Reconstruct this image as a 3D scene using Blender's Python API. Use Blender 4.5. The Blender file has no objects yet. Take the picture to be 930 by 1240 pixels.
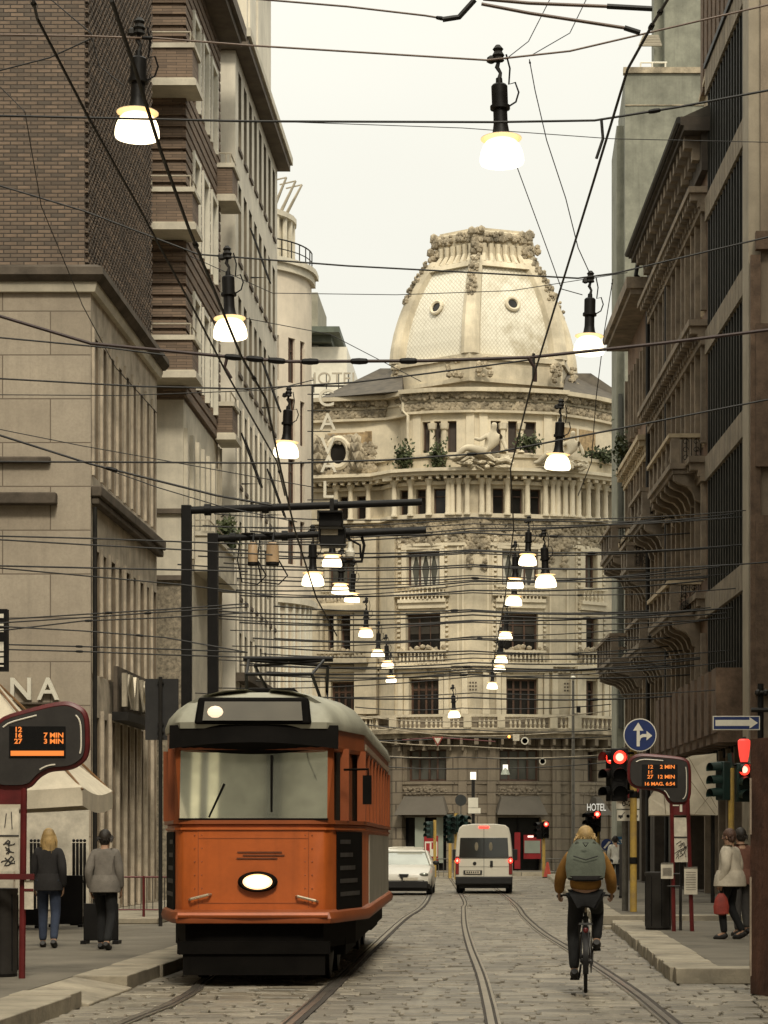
import bpy, bmesh, math, random
from mathutils import Vector, Matrix
random.seed(7)
R = math.radians
SC = bpy.context.scene
COL = SC.collection
# ---------------------------------------------------------------- camera geometry (photo 930x1240, focal 3000 px)
F, CX, HY, H = 3000.0, 622.0, 1022.0, 1.6
def P(px, py, Y): return Vector(((px-CX)*Y/F, Y, H+(HY-py)*Y/F))
def G(px, py, z=0.0):
    Y = (H-z)*F/(py-HY); return Vector(((px-CX)*Y/F, Y, z))
def XP(px, Y): return (px-CX)*Y/F
def ZP(py, Y): return H+(HY-py)*Y/F
cam = bpy.data.cameras.new('camera'); camo = bpy.data.objects.new('camera', cam); COL.objects.link(camo)
camo.location = (0, 0, H); camo.rotation_euler = (R(90), 0, 0)
cam.sensor_fit = 'AUTO'; cam.sensor_width = 36; cam.lens = F/1240*36
cam.shift_x = (465-CX)/1240; cam.shift_y = (HY-620)/1240
cam.clip_start = .5; cam.clip_end = 3000
SC.camera = camo
vs = SC.view_settings; vs.view_transform = 'Standard'; vs.look = 'None'; vs.gamma = 1; vs.exposure = .62

# ---------------------------------------------------------------- node helpers and materials
def nd(nt, t, **kw):
    n = nt.nodes.new(t)
    for k, v in kw.items(): setattr(n, k, v)
    return n
def lk(nt, a, b): nt.links.new(a, b)
def mathn(nt, op, a, b=None, clamp=False):
    n = nd(nt, 'ShaderNodeMath', operation=op, use_clamp=clamp)
    for i, v in enumerate((a, b)):
        if v is None: continue
        if isinstance(v, (int, float)): n.inputs[i].default_value = v
        else: lk(nt, v, n.inputs[i])
    return n.outputs[0]
def mixc(nt, fac, a, b, mode='MIX'):
    n = nd(nt, 'ShaderNodeMix', data_type='RGBA', blend_type=mode)
    for i, v in ((0, fac), (6, a), (7, b)):
        if isinstance(v, (int, float)): n.inputs[i].default_value = v
        elif isinstance(v, tuple): n.inputs[i].default_value = (*v[:3], 1)
        else: lk(nt, v, n.inputs[i])
    return n.outputs[2]
def ramp(nt, x, lo, hi):
    n = nd(nt, 'ShaderNodeMapRange'); n.clamp = True
    lk(nt, x, n.inputs[0]); n.inputs[1].default_value = lo; n.inputs[2].default_value = hi
    return n.outputs[0]
def noise(nt, vec, scale, detail=4, rough=.55):
    n = nd(nt, 'ShaderNodeTexNoise'); lk(nt, vec, n.inputs['Vector'])
    n.inputs['Scale'].default_value = scale; n.inputs['Detail'].default_value = detail; n.inputs['Roughness'].default_value = rough
    return n.outputs['Fac']
def scaled(nt, vec, s):
    n = nd(nt, 'ShaderNodeMapping'); lk(nt, vec, n.inputs['Vector']); n.inputs['Scale'].default_value = s
    return n.outputs[0]
MATS = {}
def base_mat(name, rough=.8, metal=0, spec=.5):
    m = bpy.data.materials.new(name); m.use_nodes = True
    nt = m.node_tree; b = nt.nodes['Principled BSDF']
    b.inputs['Roughness'].default_value = rough; b.inputs['Metallic'].default_value = metal
    b.inputs['Specular IOR Level'].default_value = spec
    MATS[name] = m
    return m, nt, b
def M(name, col, rough=.8, var=.25, scale=1.5, bump=.15, bscale=25, metal=0, streak=.0, spec=.4, dirt=None, emit=0):
    """plain weathered surface: broad stains, fine grain, optional vertical rain streaks"""
    if name in MATS: return MATS[name]
    m, nt, b = base_mat(name, rough, metal, spec)
    tc = nd(nt, 'ShaderNodeTexCoord').outputs['Object']
    n1 = noise(nt, tc, scale, 6, .65)
    dark = tuple(c*(1-var*1.6) for c in col) if dirt is None else dirt
    lite = tuple(min(1, c*(1+var*.6)) for c in col)
    c = mixc(nt, ramp(nt, n1, .3, .7), dark, lite)
    n2 = noise(nt, tc, bscale, 3, .6)
    c = mixc(nt, mathn(nt, 'MULTIPLY', ramp(nt, n2, .35, .75), .5*var+.05), c, tuple(k*.45 for k in col))
    if streak:
        n3 = noise(nt, scaled(nt, tc, (2.2, 2.2, .12)), 1.6, 5, .7)
        c = mixc(nt, mathn(nt, 'MULTIPLY', ramp(nt, n3, .48, .78), streak), c, tuple(k*.35 for k in col))
    lk(nt, c, b.inputs['Base Color'])
    if bump:
        bp = nd(nt, 'ShaderNodeBump'); bp.inputs['Strength'].default_value = bump; bp.inputs['Distance'].default_value = .02
        lk(nt, n2, bp.inputs['Height']); lk(nt, bp.outputs[0], b.inputs['Normal'])
    if emit:
        lk(nt, c, b.inputs['Emission Color']); b.inputs['Emission Strength'].default_value = emit
    return m
def M_brick(name, c1, c2, mortar, bw, rh, msize=.012, rough=.85, bump=.6, wall=True, var=.3, squash=1.0, warp=0.0, streak=.0, grain=40, offset=.5):
    """bricks, blocks or setts: brick pattern on (x+y, z) for walls or (x, y) for ground"""
    m, nt, b = base_mat(name, rough)
    tc = nd(nt, 'ShaderNodeTexCoord').outputs['Object']
    if wall:
        s = nd(nt, 'ShaderNodeSeparateXYZ'); lk(nt, tc, s.inputs[0])
        cb = nd(nt, 'ShaderNodeCombineXYZ')
        lk(nt, mathn(nt, 'ADD', s.outputs[0], s.outputs[1]), cb.inputs[0]); lk(nt, s.outputs[2], cb.inputs[1])
        v = cb.outputs[0]
    else: v = tc
    if warp:
        nn = nd(nt, 'ShaderNodeTexNoise'); lk(nt, tc, nn.inputs['Vector']); nn.inputs['Scale'].default_value = 1.7; nn.inputs['Detail'].default_value = 5
        a = nd(nt, 'ShaderNodeVectorMath', operation='MULTIPLY_ADD'); lk(nt, nn.outputs['Color'], a.inputs[0])
        a.inputs[1].default_value = (warp, warp, 0); lk(nt, v, a.inputs[2]); v = a.outputs[0]
    br = nd(nt, 'ShaderNodeTexBrick'); lk(nt, v, br.inputs['Vector'])
    br.inputs['Color1'].default_value = (*c1, 1); br.inputs['Color2'].default_value = (*c2, 1); br.inputs['Mortar'].default_value = (*mortar, 1)
    br.inputs['Scale'].default_value = 1; br.inputs['Brick Width'].default_value = bw; br.inputs['Row Height'].default_value = rh
    br.inputs['Mortar Size'].default_value = msize; br.inputs['Mortar Smooth'].default_value = .3; br.inputs['Bias'].default_value = 0
    br.offset = offset
    n1 = noise(nt, tc, .7, 6, .65)
    if not wall:   # worn setts: joints survive only in places, long dark scuffs across the road
        brk = ramp(nt, noise(nt, tc, 1.3, 5, .7), .42, .62)
        c0_ = mixc(nt, mathn(nt, 'MULTIPLY', br.outputs['Fac'], brk), mixc(nt, noise(nt, scaled(nt, tc, (.5, 1.4, 1)), 1.2, 6, .7), c1, c2), mortar)
        scf = ramp(nt, noise(nt, scaled(nt, tc, (1.0, 1.3, 1)), 1.7, 7, .8), .57, .66); c0_ = mixc(nt, mathn(nt, 'MULTIPLY', scf, .8), c0_, mortar)
        fine = ramp(nt, noise(nt, scaled(nt, tc, (2, 1.2, 1)), 2.4, 7, .8), .45, .72); c0_ = mixc(nt, mathn(nt, 'MULTIPLY', fine, .45), c0_, tuple(k*.4 for k in c2))
        lite = ramp(nt, noise(nt, scaled(nt, tc, (.8, .5, 1)), 1.1, 7, .75), .5, .72); c0_ = mixc(nt, mathn(nt, 'MULTIPLY', lite, .35), c0_, tuple(min(1, k*1.6) for k in c1))
        brcol = c0_
    else: brcol = br.outputs['Color']
    c = mixc(nt, mathn(nt, 'MULTIPLY', ramp(nt, n1, .35, .7), var), brcol, tuple(k*.35 for k in c1))
    n2 = noise(nt, tc, grain, 4, .65)
    c = mixc(nt, mathn(nt, 'MULTIPLY', ramp(nt, n2, .4, .75), var*.7), c, tuple(k*.4 for k in c1))
    if streak:
        n3 = noise(nt, scaled(nt, tc, (2.2, 2.2, .12)), 1.5, 5, .7)
        c = mixc(nt, mathn(nt, 'MULTIPLY', ramp(nt, n3, .48, .78), streak), c, tuple(k*.3 for k in c1))
    lk(nt, c, b.inputs['Base Color'])
    h = mathn(nt, 'SUBTRACT', mathn(nt, 'MULTIPLY', n2, .35), br.outputs['Fac'])
    bp = nd(nt, 'ShaderNodeBump'); bp.inputs['Strength'].default_value = bump; bp.inputs['Distance'].default_value = .03
    lk(nt, h, bp.inputs['Height']); lk(nt, bp.outputs[0], b.inputs['Normal'])
    return m
def M_emit(name, col, strength, base=(.02, .02, .02)):
    m, nt, b = base_mat(name, .4)
    b.inputs['Base Color'].default_value = (*base, 1)
    b.inputs['Emission Color'].default_value = (*col, 1); b.inputs['Emission Strength'].default_value = strength
    return m
def M_glass(name, col=(.03, .03, .028), rough=.08, spec=.6, metal=0):
    m, nt, b = base_mat(name, rough, metal, spec)
    tc = nd(nt, 'ShaderNodeTexCoord').outputs['Object']
    c = mixc(nt, ramp(nt, noise(nt, tc, .5, 3), .35, .65), tuple(k*.55 for k in col), tuple(k*1.3 for k in col))
    lk(nt, c, b.inputs['Base Color'])
    return m

# ---------------------------------------------------------------- mesh builder
_ICO = None
def ico():
    global _ICO
    if _ICO is None:
        bm = bmesh.new(); bmesh.ops.create_icosphere(bm, subdivisions=1, radius=1)
        bm.verts.ensure_lookup_table()
        _ICO = ([v.co.copy() for v in bm.verts], [[v.index for v in f.verts] for f in bm.faces]); bm.free()
    return _ICO
ORG = {}
class MB:
    def __init__(s): s.v = []; s.f = []
    def add(s, vs, fs):
        k = len(s.v); s.v += [Vector(v) for v in vs]; s.f += [[i+k for i in f] for f in fs]; return s
    def hexa(s, p): return s.add(p, [(0,3,2,1),(4,5,6,7),(0,1,5,4),(1,2,6,5),(2,3,7,6),(3,0,4,7)])
    def box(s, x0, x1, y0, y1, z0, z1):
        return s.hexa([(x0,y0,z0),(x1,y0,z0),(x1,y1,z0),(x0,y1,z0),(x0,y0,z1),(x1,y0,z1),(x1,y1,z1),(x0,y1,z1)])
    def fb(s, f, u0, u1, o0, o1, z0, z1, n=1):
        for i in range(n):
            a = u0+(u1-u0)*i/n; b = u0+(u1-u0)*(i+1)/n
            s.hexa([f(a,o1,z0), f(b,o1,z0), f(b,o0,z0), f(a,o0,z0), f(a,o1,z1), f(b,o1,z1), f(b,o0,z1), f(a,o0,z1)])
        return s
    def quad(s, a, b, c, d): return s.add([a,b,c,d], [(0,1,2,3)])
    def tube(s, pts, r, n=8, caps=True):
        pts = [Vector(p) for p in pts]; rs = r if isinstance(r, (list, tuple)) else [r]*len(pts)
        rings = []; up = None
        for i, p in enumerate(pts):
            t = (pts[min(i+1, len(pts)-1)]-pts[max(i-1, 0)])
            if t.length < 1e-9: t = Vector((0,0,1))
            t.normalize()
            if up is None or abs(up.dot(t)) > .98: up = Vector((0,0,1)) if abs(t.z) < .9 else Vector((0,1,0))
            a = t.cross(up).normalized(); b = a.cross(t).normalized(); up = b
            rings.append([p+(a*math.cos(2*math.pi*k/n)+b*math.sin(2*math.pi*k/n))*rs[i] for k in range(n)])
        vs = [v for rg in rings for v in rg]; fs = []
        for i in range(len(pts)-1):
            for k in range(n): fs.append((i*n+k, i*n+(k+1)%n, (i+1)*n+(k+1)%n, (i+1)*n+k))
        if caps: fs += [tuple(range(n-1,-1,-1)), tuple(range((len(pts)-1)*n, len(pts)*n))]
        return s.add(vs, fs)
    def lathe(s, prof, c, n=16, ax='Z'):
        c = Vector(c); vs = []; fs = []
        for r, z in prof:
            for k in range(n):
                a = 2*math.pi*k/n; q = (r*math.cos(a), r*math.sin(a), z)
                if ax == 'Y': q = (q[0], q[2], q[1])
                if ax == 'X': q = (q[2], q[0], q[1])
                vs.append(c+Vector(q))
        for i in range(len(prof)-1):
            for k in range(n): fs.append((i*n+k, i*n+(k+1)%n, (i+1)*n+(k+1)%n, (i+1)*n+k))
        if prof[0][0] > 1e-5: fs.append(tuple(range(n-1,-1,-1)))
        if prof[-1][0] > 1e-5: fs.append(tuple(range((len(prof)-1)*n, len(prof)*n)))
        return s.add(vs, fs)
    def prism(s, poly, g, t0, t1):
        n = len(poly)
        vs = [g(a, b, t0) for a, b in poly]+[g(a, b, t1) for a, b in poly]
        fs = [tuple(range(n-1,-1,-1)), tuple(range(n, 2*n))]+[(i, (i+1)%n, n+(i+1)%n, n+i) for i in range(n)]
        return s.add(vs, fs)
    def loft(s, secs, caps=True, closed=True):
        n = len(secs[0]); vs = [v for sec in secs for v in sec]; fs = []
        for i in range(len(secs)-1):
            for k in range(n if closed else n-1): fs.append((i*n+k, i*n+(k+1)%n, (i+1)*n+(k+1)%n, (i+1)*n+k))
        if caps: fs += [tuple(range(n-1,-1,-1)), tuple(range((len(secs)-1)*n, len(secs)*n))]
        return s.add(vs, fs)
    def blob(s, c, r, rot=0.0):
        vs, fs = ico(); r = r if isinstance(r, (tuple, list)) else (r, r, r); c = Vector(c)
        m = Matrix.Rotation(rot, 3, 'Y')
        return s.add([c+m@Vector((v.x*r[0], v.y*r[1], v.z*r[2])) for v in vs], fs)
    def sph(s, c, r, n=12, h=8):
        r = r if isinstance(r, (tuple, list)) else (r, r, r)
        prof = [(max(math.sin(math.pi*i/h), 1e-6), -math.cos(math.pi*i/h)) for i in range(h+1)]
        k = len(s.v); s.lathe(prof, (0,0,0), n); c = Vector(c)
        for i in range(k, len(s.v)): v = s.v[i]; s.v[i] = c+Vector((v.x*r[0], v.y*r[1], v.z*r[2]))
        return s
    def build(s, name, mat, parent=None, smooth=False, bevel=0, seg=2, split=None):
        if split is not None:   # one object per separate piece; pieces whose boxes touch stay together
            par = list(range(len(s.v)))
            def fd(a):
                while par[a] != a: par[a] = par[par[a]]; a = par[a]
                return a
            for f in s.f:
                for i in f[1:]: par[fd(i)] = fd(f[0])
            box = {}
            for i, v in enumerate(s.v):
                b = box.setdefault(fd(i), [Vector(v), Vector(v)])
                for k in range(3): b[0][k] = min(b[0][k], v[k]); b[1][k] = max(b[1][k], v[k])
            ks = list(box)
            for i, a in enumerate(ks):
                for b in ks[i+1:]:
                    A_, B_ = box[a], box[b]
                    if all(A_[0][k]-split <= B_[1][k] and B_[0][k]-split <= A_[1][k] for k in range(3)): par[fd(b)] = fd(a)
            cl = {}
            for f in s.f: cl.setdefault(fd(f[0]), []).append(f)
            out = []
            for fl in cl.values():
                ix = {}; m = MB()
                for f in fl:
                    for i in f:
                        if i not in ix: ix[i] = len(ix); m.v.append(s.v[i])
                    m.f.append([ix[i] for i in f])
                out.append(m.build(name, mat, parent, smooth, bevel, seg))
            return out[0]
        off = Vector((0,0,0)); loc = Vector((0,0,0))
        if parent is not None: off = ORG.get(parent.name, Vector((0,0,0)))
        else:
            xs = [v.x for v in s.v]; ys = [v.y for v in s.v]; zs = [v.z for v in s.v]
            loc = off = Vector(((min(xs)+max(xs))/2, (min(ys)+max(ys))/2, min(zs)))
        me = bpy.data.meshes.new(name); me.from_pydata([v-off for v in s.v], [], s.f); me.update()
        bm = bmesh.new(); bm.from_mesh(me); bmesh.ops.recalc_face_normals(bm, faces=bm.faces); bm.to_mesh(me); bm.free()
        me.materials.append(mat)
        o = bpy.data.objects.new(name, me); COL.objects.link(o)
        if parent is not None: o.parent = parent
        else: o.location = loc
        ORG[o.name] = off
        if smooth: me.shade_smooth(); me.set_sharp_from_angle(angle=R(38))
        if bevel:
            md = o.modifiers.new('bevel', 'BEVEL'); md.width = bevel; md.segments = seg; md.limit_method = 'ANGLE'; md.angle_limit = R(35)
            me.shade_smooth(); me.set_sharp_from_angle(angle=R(60))
        return o
def tag(o, label=None, cat=None, group=None, kind=None):
    for k, v in (('label', label), ('category', cat), ('group', group), ('kind', kind)):
        if v: o[k] = v
    return o
def thing(name, label, cat, loc=(0,0,0), group=None, local=False):
    o = bpy.data.objects.new(name, None); COL.objects.link(o); o.empty_display_size = .2
    ORG[o.name] = Vector((0,0,0)) if local else Vector(loc)
    if not local: o.location = loc
    return tag(o, label, cat, group)
def copy_tree(o, parent=None):
    c = o.copy(); COL.objects.link(c)
    if parent is not None: c.parent = parent
    for ch in list(o.children): copy_tree(ch, c)
    return c
def text_mesh(body, size, depth=.01, align='CENTER', spacing=1.0, bold=0.0):
    cu = bpy.data.curves.new('lettering', 'FONT'); cu.body = body; cu.size = size; cu.extrude = depth; cu.offset = bold
    cu.align_x = align; cu.align_y = 'CENTER'; cu.space_character = spacing
    t = bpy.data.objects.new('lettering', cu); COL.objects.link(t)
    dg = bpy.context.evaluated_depsgraph_get(); me = bpy.data.meshes.new_from_object(t.evaluated_get(dg))
    vs = [v.co.copy() for v in me.vertices]; fs = [list(p.vertices) for p in me.polygons]
    bpy.data.objects.remove(t); bpy.data.curves.remove(cu); bpy.data.meshes.remove(me)
    return vs, fs
def letters(mb, body, c, size, right=(1,0,0), up=(0,0,1), depth=.01, align='CENTER', sx=1.0, bold=0.0, spacing=1.0):
    vs, fs = text_mesh(body, size, depth, align, spacing, bold)
    r = Vector(right).normalized(); u = Vector(up).normalized(); n = r.cross(u); c = Vector(c)
    mb.add([c+r*v.x*sx+u*v.y+n*v.z for v in vs], fs)
    return mb

# ---------------------------------------------------------------- facade helpers; f(u, out, z) maps a wall to the world
def facade(mb, f, u0, u1, z0, z1, ops=(), depth=.3, us=(), rev=None):
    U = sorted({u0, u1, *[x for x in us if u0 < x < u1], *[k for o in ops for k in o[:2] if u0 < k < u1]})
    Z = sorted({z0, z1, *[k for o in ops for k in o[2:4] if z0 < k < z1]})
    for a, b in zip(U, U[1:]):
        for c, d in zip(Z, Z[1:]):
            um, zm = (a+b)/2, (c+d)/2
            if any(o[0] < um < o[1] and o[2] < zm < o[3] for o in ops): continue
            mb.quad(f(a,0,c), f(b,0,c), f(b,0,d), f(a,0,d))
    wall, mb = mb, (mb if rev is None else rev)
    for o in ops:
        a, b, c, d = o[:4]
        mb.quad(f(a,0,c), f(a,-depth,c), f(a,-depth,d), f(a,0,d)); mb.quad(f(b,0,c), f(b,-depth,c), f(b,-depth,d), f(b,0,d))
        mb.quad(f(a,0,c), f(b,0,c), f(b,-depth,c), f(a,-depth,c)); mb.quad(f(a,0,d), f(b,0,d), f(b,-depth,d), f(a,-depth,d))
    return wall
def window(root, f, o, depth, glass, frame, nv=2, nh=1, fw=.06, sill=None, so=.12, blind=None, cover=None):
    a, b, c, d = o[:4]; dd = depth-.02
    w = MB().quad(f(a,-dd,c), f(b,-dd,c), f(b,-dd,d), f(a,-dd,d)).build('window', glass, root)
    m = MB(); q0, q1 = -dd+.004, -dd+.07
    m.fb(f, a, a+fw, q0, q1, c, d); m.fb(f, b-fw, b, q0, q1, c, d)
    m.fb(f, a+fw, b-fw, q0, q1, c, c+fw); m.fb(f, a+fw, b-fw, q0, q1, d-fw, d)
    for i in range(1, nv):
        x = a+(b-a)*i/nv; m.fb(f, x-fw/2, x+fw/2, q0, q1-.004, c+fw, d-fw)
    for i in range(1, nh+1):
        z = c+(d-c)*(.72 if nh == 1 else i/(nh+1)); m.fb(f, a+fw, b-fw, q0, q1-.008, z-fw/2, z+fw/2)
    m.build('frame', frame, w)
    if blind:
        k = (cover or random.choice((.25,.4,.55,.8)))*(d-c); MB().quad(f(a+fw,q0+.012,d-fw-k), f(b-fw,q0+.012,d-fw-k), f(b-fw,q0+.012,d-fw), f(a+fw,q0+.012,d-fw)).build('roller_blind', blind, w)
    if sill: MB().fb(f, a-.08, b+.08, .003, so, c-.12, c-.003).build('sill', sill, w)
    return w
def lumps(mb, f, u0, u1, o, z0, z1, n, r0, r1, flat=.6):
    for _ in range(n):
        u = random.uniform(u0, u1); z = random.uniform(z0, z1); r = random.uniform(r0, r1)
        mb.blob(f(u, o, z), (r*random.uniform(.8, 1.5), r*flat, r*random.uniform(.7, 1.1)), random.uniform(0, 3))
    return mb
def leaves(mb, c, rad, n, s):
    c = Vector(c)
    for _ in range(n):
        d = Vector((random.gauss(0, .45), random.gauss(0, .45), random.gauss(0, .45)))
        p = c+Vector((d.x*rad[0], d.y*rad[1], d.z*rad[2]))
        a = Vector((random.gauss(0,1), random.gauss(0,1), random.gauss(0,1))).normalized(); b = a.orthogonal().normalized()
        l = s*random.uniform(.6, 1.3)
        mb.quad(p-b*l*.35, p+a*l*.5-b*.1*l, p+b*l*.35, p-a*l*.5)
    return mb
def baluster(mb, c, h, r):
    mb.lathe([(r*.8, 0), (r*.8, h*.06), (r*.4, h*.12), (r, h*.36), (r*.45, h*.7), (r*.4, h*.84), (r*.8, h*.92), (r*.8, h)], c, 6)
# ---------------------------------------------------------------- world and sun (bright overcast morning)
w = bpy.data.worlds.new('World'); SC.world = w; w.use_nodes = True
nt = w.node_tree; bg = nt.nodes['Background']
sky = nd(nt, 'ShaderNodeTexSky', sky_type='NISHITA'); sky.sun_disc = False
SUN_EL, SUN_AZ = R(46), R(169)           # azimuth measured clockwise from +Y (down the street)
sky.sun_elevation = SUN_EL; sky.sun_rotation = SUN_AZ; sky.dust_density = 3; sky.air_density = 1.2
tcw = nd(nt, 'ShaderNodeTexCoord').outputs['Generated']
sep = nd(nt, 'ShaderNodeSeparateXYZ'); lk(nt, tcw, sep.inputs[0])
up = mathn(nt, 'POWER', mathn(nt, 'MAXIMUM', sep.outputs[2], 0.0), 2.0)
cl = ramp(nt, noise(nt, scaled(nt, tcw, (1, 1, 3)), 1.6, 4), .3, .7)
lum = mathn(nt, 'ADD', mathn(nt, 'MULTIPLY', up, 15.0), mathn(nt, 'MULTIPLY', cl, .7))
cloud = nd(nt, 'ShaderNodeVectorMath', operation='SCALE'); cloud.inputs[0].default_value = (1.0, .97, .845)
lum2 = mathn(nt, 'ADD', lum, 6.05); lk(nt, lum2, cloud.inputs['Scale'])
c = mixc(nt, .9, sky.outputs[0], cloud.outputs[0])
lk(nt, c, bg.inputs['Color']); bg.inputs['Strength'].default_value = .088
sun = bpy.data.lights.new('sun', 'SUN'); sun.energy = 1.5; sun.angle = R(10); sun.color = (1, .91, .75)
suno = bpy.data.objects.new('sun', sun); COL.objects.link(suno)
dv = Vector((math.sin(SUN_AZ)*math.cos(SUN_EL), math.cos(SUN_AZ)*math.cos(SUN_EL), math.sin(SUN_EL)))
suno.rotation_euler = dv.to_track_quat('Z', 'Y').to_euler()

# ---------------------------------------------------------------- materials
m_bed = M('joint_bed', (.05,.042,.03), .9, .3, 3, .2)
m_road, nt_, b_ = base_mat('setts', .55)
tc_ = nd(nt_, 'ShaderNodeTexCoord').outputs['Object']; tn_ = nd(nt_, 'ShaderNodeAttribute', attribute_name='tone').outputs['Fac']
c_ = mixc(nt_, tn_, (.105,.09,.064), (.25,.215,.158))
c_ = mixc(nt_, mathn(nt_, 'MULTIPLY', ramp(nt_, noise(nt_, scaled(nt_, tc_, (1,.45,1)), .8, 7, .75), .46, .68), .65), c_, (.085,.07,.048))
c_ = mixc(nt_, mathn(nt_, 'MULTIPLY', ramp(nt_, noise(nt_, scaled(nt_, tc_, (1,.12,1)), 1.6, 5, .7), .52, .72), .45), c_, (.36,.32,.24))
n2_ = noise(nt_, tc_, 22, 4, .7); c_ = mixc(nt_, mathn(nt_, 'MULTIPLY', ramp(nt_, n2_, .5, .75), .35), c_, (.05,.04,.03)); lk(nt_, c_, b_.inputs['Base Color'])
lk(nt_, mathn(nt_, 'ADD', mathn(nt_, 'MULTIPLY', noise(nt_, tc_, 1.1, 5), .35), .32), b_.inputs['Roughness'])
bp_ = nd(nt_, 'ShaderNodeBump'); bp_.inputs['Strength'].default_value = .5; bp_.inputs['Distance'].default_value = .012; lk(nt_, n2_, bp_.inputs['Height']); lk(nt_, bp_.outputs[0], b_.inputs['Normal'])
m_asph = M('asphalt', (.16,.14,.105), .85, .3, .8, .3, 60)
m_kerb = M('granite_kerb', (.34,.295,.215), .75, .35, 1.3, .35, 18)
m_steel = M('rail_steel', (.42,.38,.32), .28, .25, 3, .05, 40, metal=.85)
m_groove = M('groove', (.05,.04,.03), .8, .3, 4, .1)
m_stoneA = M_brick('panel_stone', (.44,.375,.285), (.375,.315,.235), (.15,.115,.08), 1.9, .87, .014, .8, .35, var=.42, streak=.3, grain=22)
m_slotA = M('travertine', (.51,.435,.33), .8, .3, 2.0, .25, 20, streak=.45)
m_brick = M_brick('old_brick', (.25,.178,.122), (.105,.084,.064), (.045,.036,.028), .27, .080, .013, .85, .7, var=.55, grain=9)
m_brickB = M_brick('brown_brick', (.27,.19,.13), (.16,.115,.082), (.09,.068,.05), .5, .07, .008, .85, .5, var=.35, grain=9)
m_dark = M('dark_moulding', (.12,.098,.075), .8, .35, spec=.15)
m_creamB = M('cream_stone', (.63,.575,.455), .75, .2, 1.0, .15, 18, streak=.25)
m_cream = M('cream_plaster', (.72,.665,.545), .8, .14, .8, .12, 30, streak=.22)
m_pink = M('pink_plaster', (.68,.595,.47), .8, .14, .6, .1, 30, streak=.15)
m_granite = M('speckled_granite', (.33,.28,.20), .7, .5, 9, .3, 40)
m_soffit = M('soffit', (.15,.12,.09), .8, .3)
m_glass = M_glass('dark_glass', (.022,.02,.018), .1, .25)
m_glass2 = M_glass('grey_glass', (.10,.10,.085), .12)
m_frame = M('pale_frame', (.42,.37,.28), .6, .2)
m_framed = M('brown_frame', (.10,.055,.035), .6, .3)
m_black = M('black_paint', (.010,.009,.008), .5, .3, 3, .05, spec=.18)
m_iron = M('iron', (.020,.018,.015), .55, .3, 5, .1, spec=.2)
m_leaf = M('leaf_green', (.07,.085,.03), .7, .5, 12, 0)
m_white = M('white_enamel', (.72,.68,.56), .5, .1, 2, .02)
m_core = M('core_plaster', (.25,.2,.14), .9, .2)  # for the unseen inner boxes that stop light leaking through buildings

# ---------------------------------------------------------------- ground
g = MB(); g.quad((-400,-60,-.04), (400,-60,-.04), (400,1600,-.04), (-400,1600,-.04))
tag(g.build('road', m_bed), kind='structure')
g = MB(); tone = []; y = 17.0      # every sett a block of its own height, tilt and stone
while y < 125:
    dy = random.uniform(.21,.30) if y < 60 else random.uniform(.42,.6)
    xa, xb = (-4.24, (12 if y < 28.3 else 1.84)) if y < 49.4 else ((-4.24, 1.62) if y < 118 else (-30, 30))
    x = xa-random.uniform(0,.3)
    while x < xb:
        dx = random.uniform(.26,.62)*(1 if y < 60 else 1.5); x2 = min(x+dx, xb+.1); gp = random.uniform(.008,.026); e = .012
        zt = [random.uniform(-.014,-.001)+random.uniform(-.004,.004) for _ in range(4)]
        if random.random() < .04: zt = [q-.018 for q in zt]
        p = [(x+gp,y+gp),(x2-gp,y+gp),(x2-gp,y+dy-gp),(x+gp,y+dy-gp)]; c_ = ((x+x2)/2, y+dy/2)
        q = [(a+(c_[0]-a)*.06, b+(c_[1]-b)*.10) for a, b in p]
        vs0 = [Vector((a,b,-.041)) for a, b in p]+[Vector((a,b,z-e)) for (a, b), z in zip(p, zt)]+[Vector((a,b,z)) for (a, b), z in zip(q, zt)]
        g.add(vs0, [(0,1,5,4),(1,2,6,5),(2,3,7,6),(3,0,4,7),(4,5,9,8),(5,6,10,9),(6,7,11,10),(7,4,8,11),(8,9,10,11)]); tone += [random.random()]*9
        x = x2
    y += dy
road = g.build('road', m_road); at_ = road.data.attributes.new('tone', 'FLOAT', 'FACE'); at_.data.foreach_set('value', tone)
tag(road, kind='structure')
pv = MB()
pv.box(-40, -4.86, -40, 128, 0, .14)
tag(pv.build('pavement', m_asph), kind='structure')
pv = MB(); pv.box(2.42, 12, 29.15, 46.6, 0, .155); pv.box(2.2, 14, 49.9, 128, 0, .155)
tag(pv.build('pavement', m_asph), kind='structure')
pv = MB(); pv.box(-40, 40, 124.5, 131, .141, .18)
tag(pv.build('pavement', m_asph), kind='structure')
st = MB(); st.box(-8.39, -6.5, 45.2, 62.9, .14, .25)
tag(st.build('pavement', m_kerb, bevel=.02), kind='structure')
def kerb_run(mb, x0, x1, ya, yb, h, along=1.1, jag=.03):
    y = ya
    while y < yb-.05:
        l = min(along*random.uniform(.8, 1.25), yb-y); j = random.uniform(-jag, jag)
        dz = random.uniform(-.008, .012)
        mb.box(x0+(j if x0 > 0 else .0), x1+(0 if x0 > 0 else j), y+.008, y+l-.008, -.02, h+dz); y += l
kb = MB(); kerb_run(kb, -4.86, -4.25, -5, 24.5, .15, 2.2); kerb_run(kb, -4.86, -4.25, 27.3, 124, .15, 1.3)
for i in range(3):   # dropped stretch of kerb sloping to the road
    y = 24.5+i*.933; kb.hexa([(-4.85,y+.01,-.02),(-4.2,y+.01,-.02),(-4.2,y+.92,-.02),(-4.85,y+.92,-.02),(-4.85,y+.01,.142),(-4.2,y+.01,.02),(-4.2,y+.92,.02),(-4.85,y+.92,.142)])
tag(kb.build('kerb', m_kerb, bevel=.012), kind='structure')
kb = MB(); kerb_run(kb, 1.84, 2.42, 29.0, 46.6, .16, .62, .022)
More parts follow.
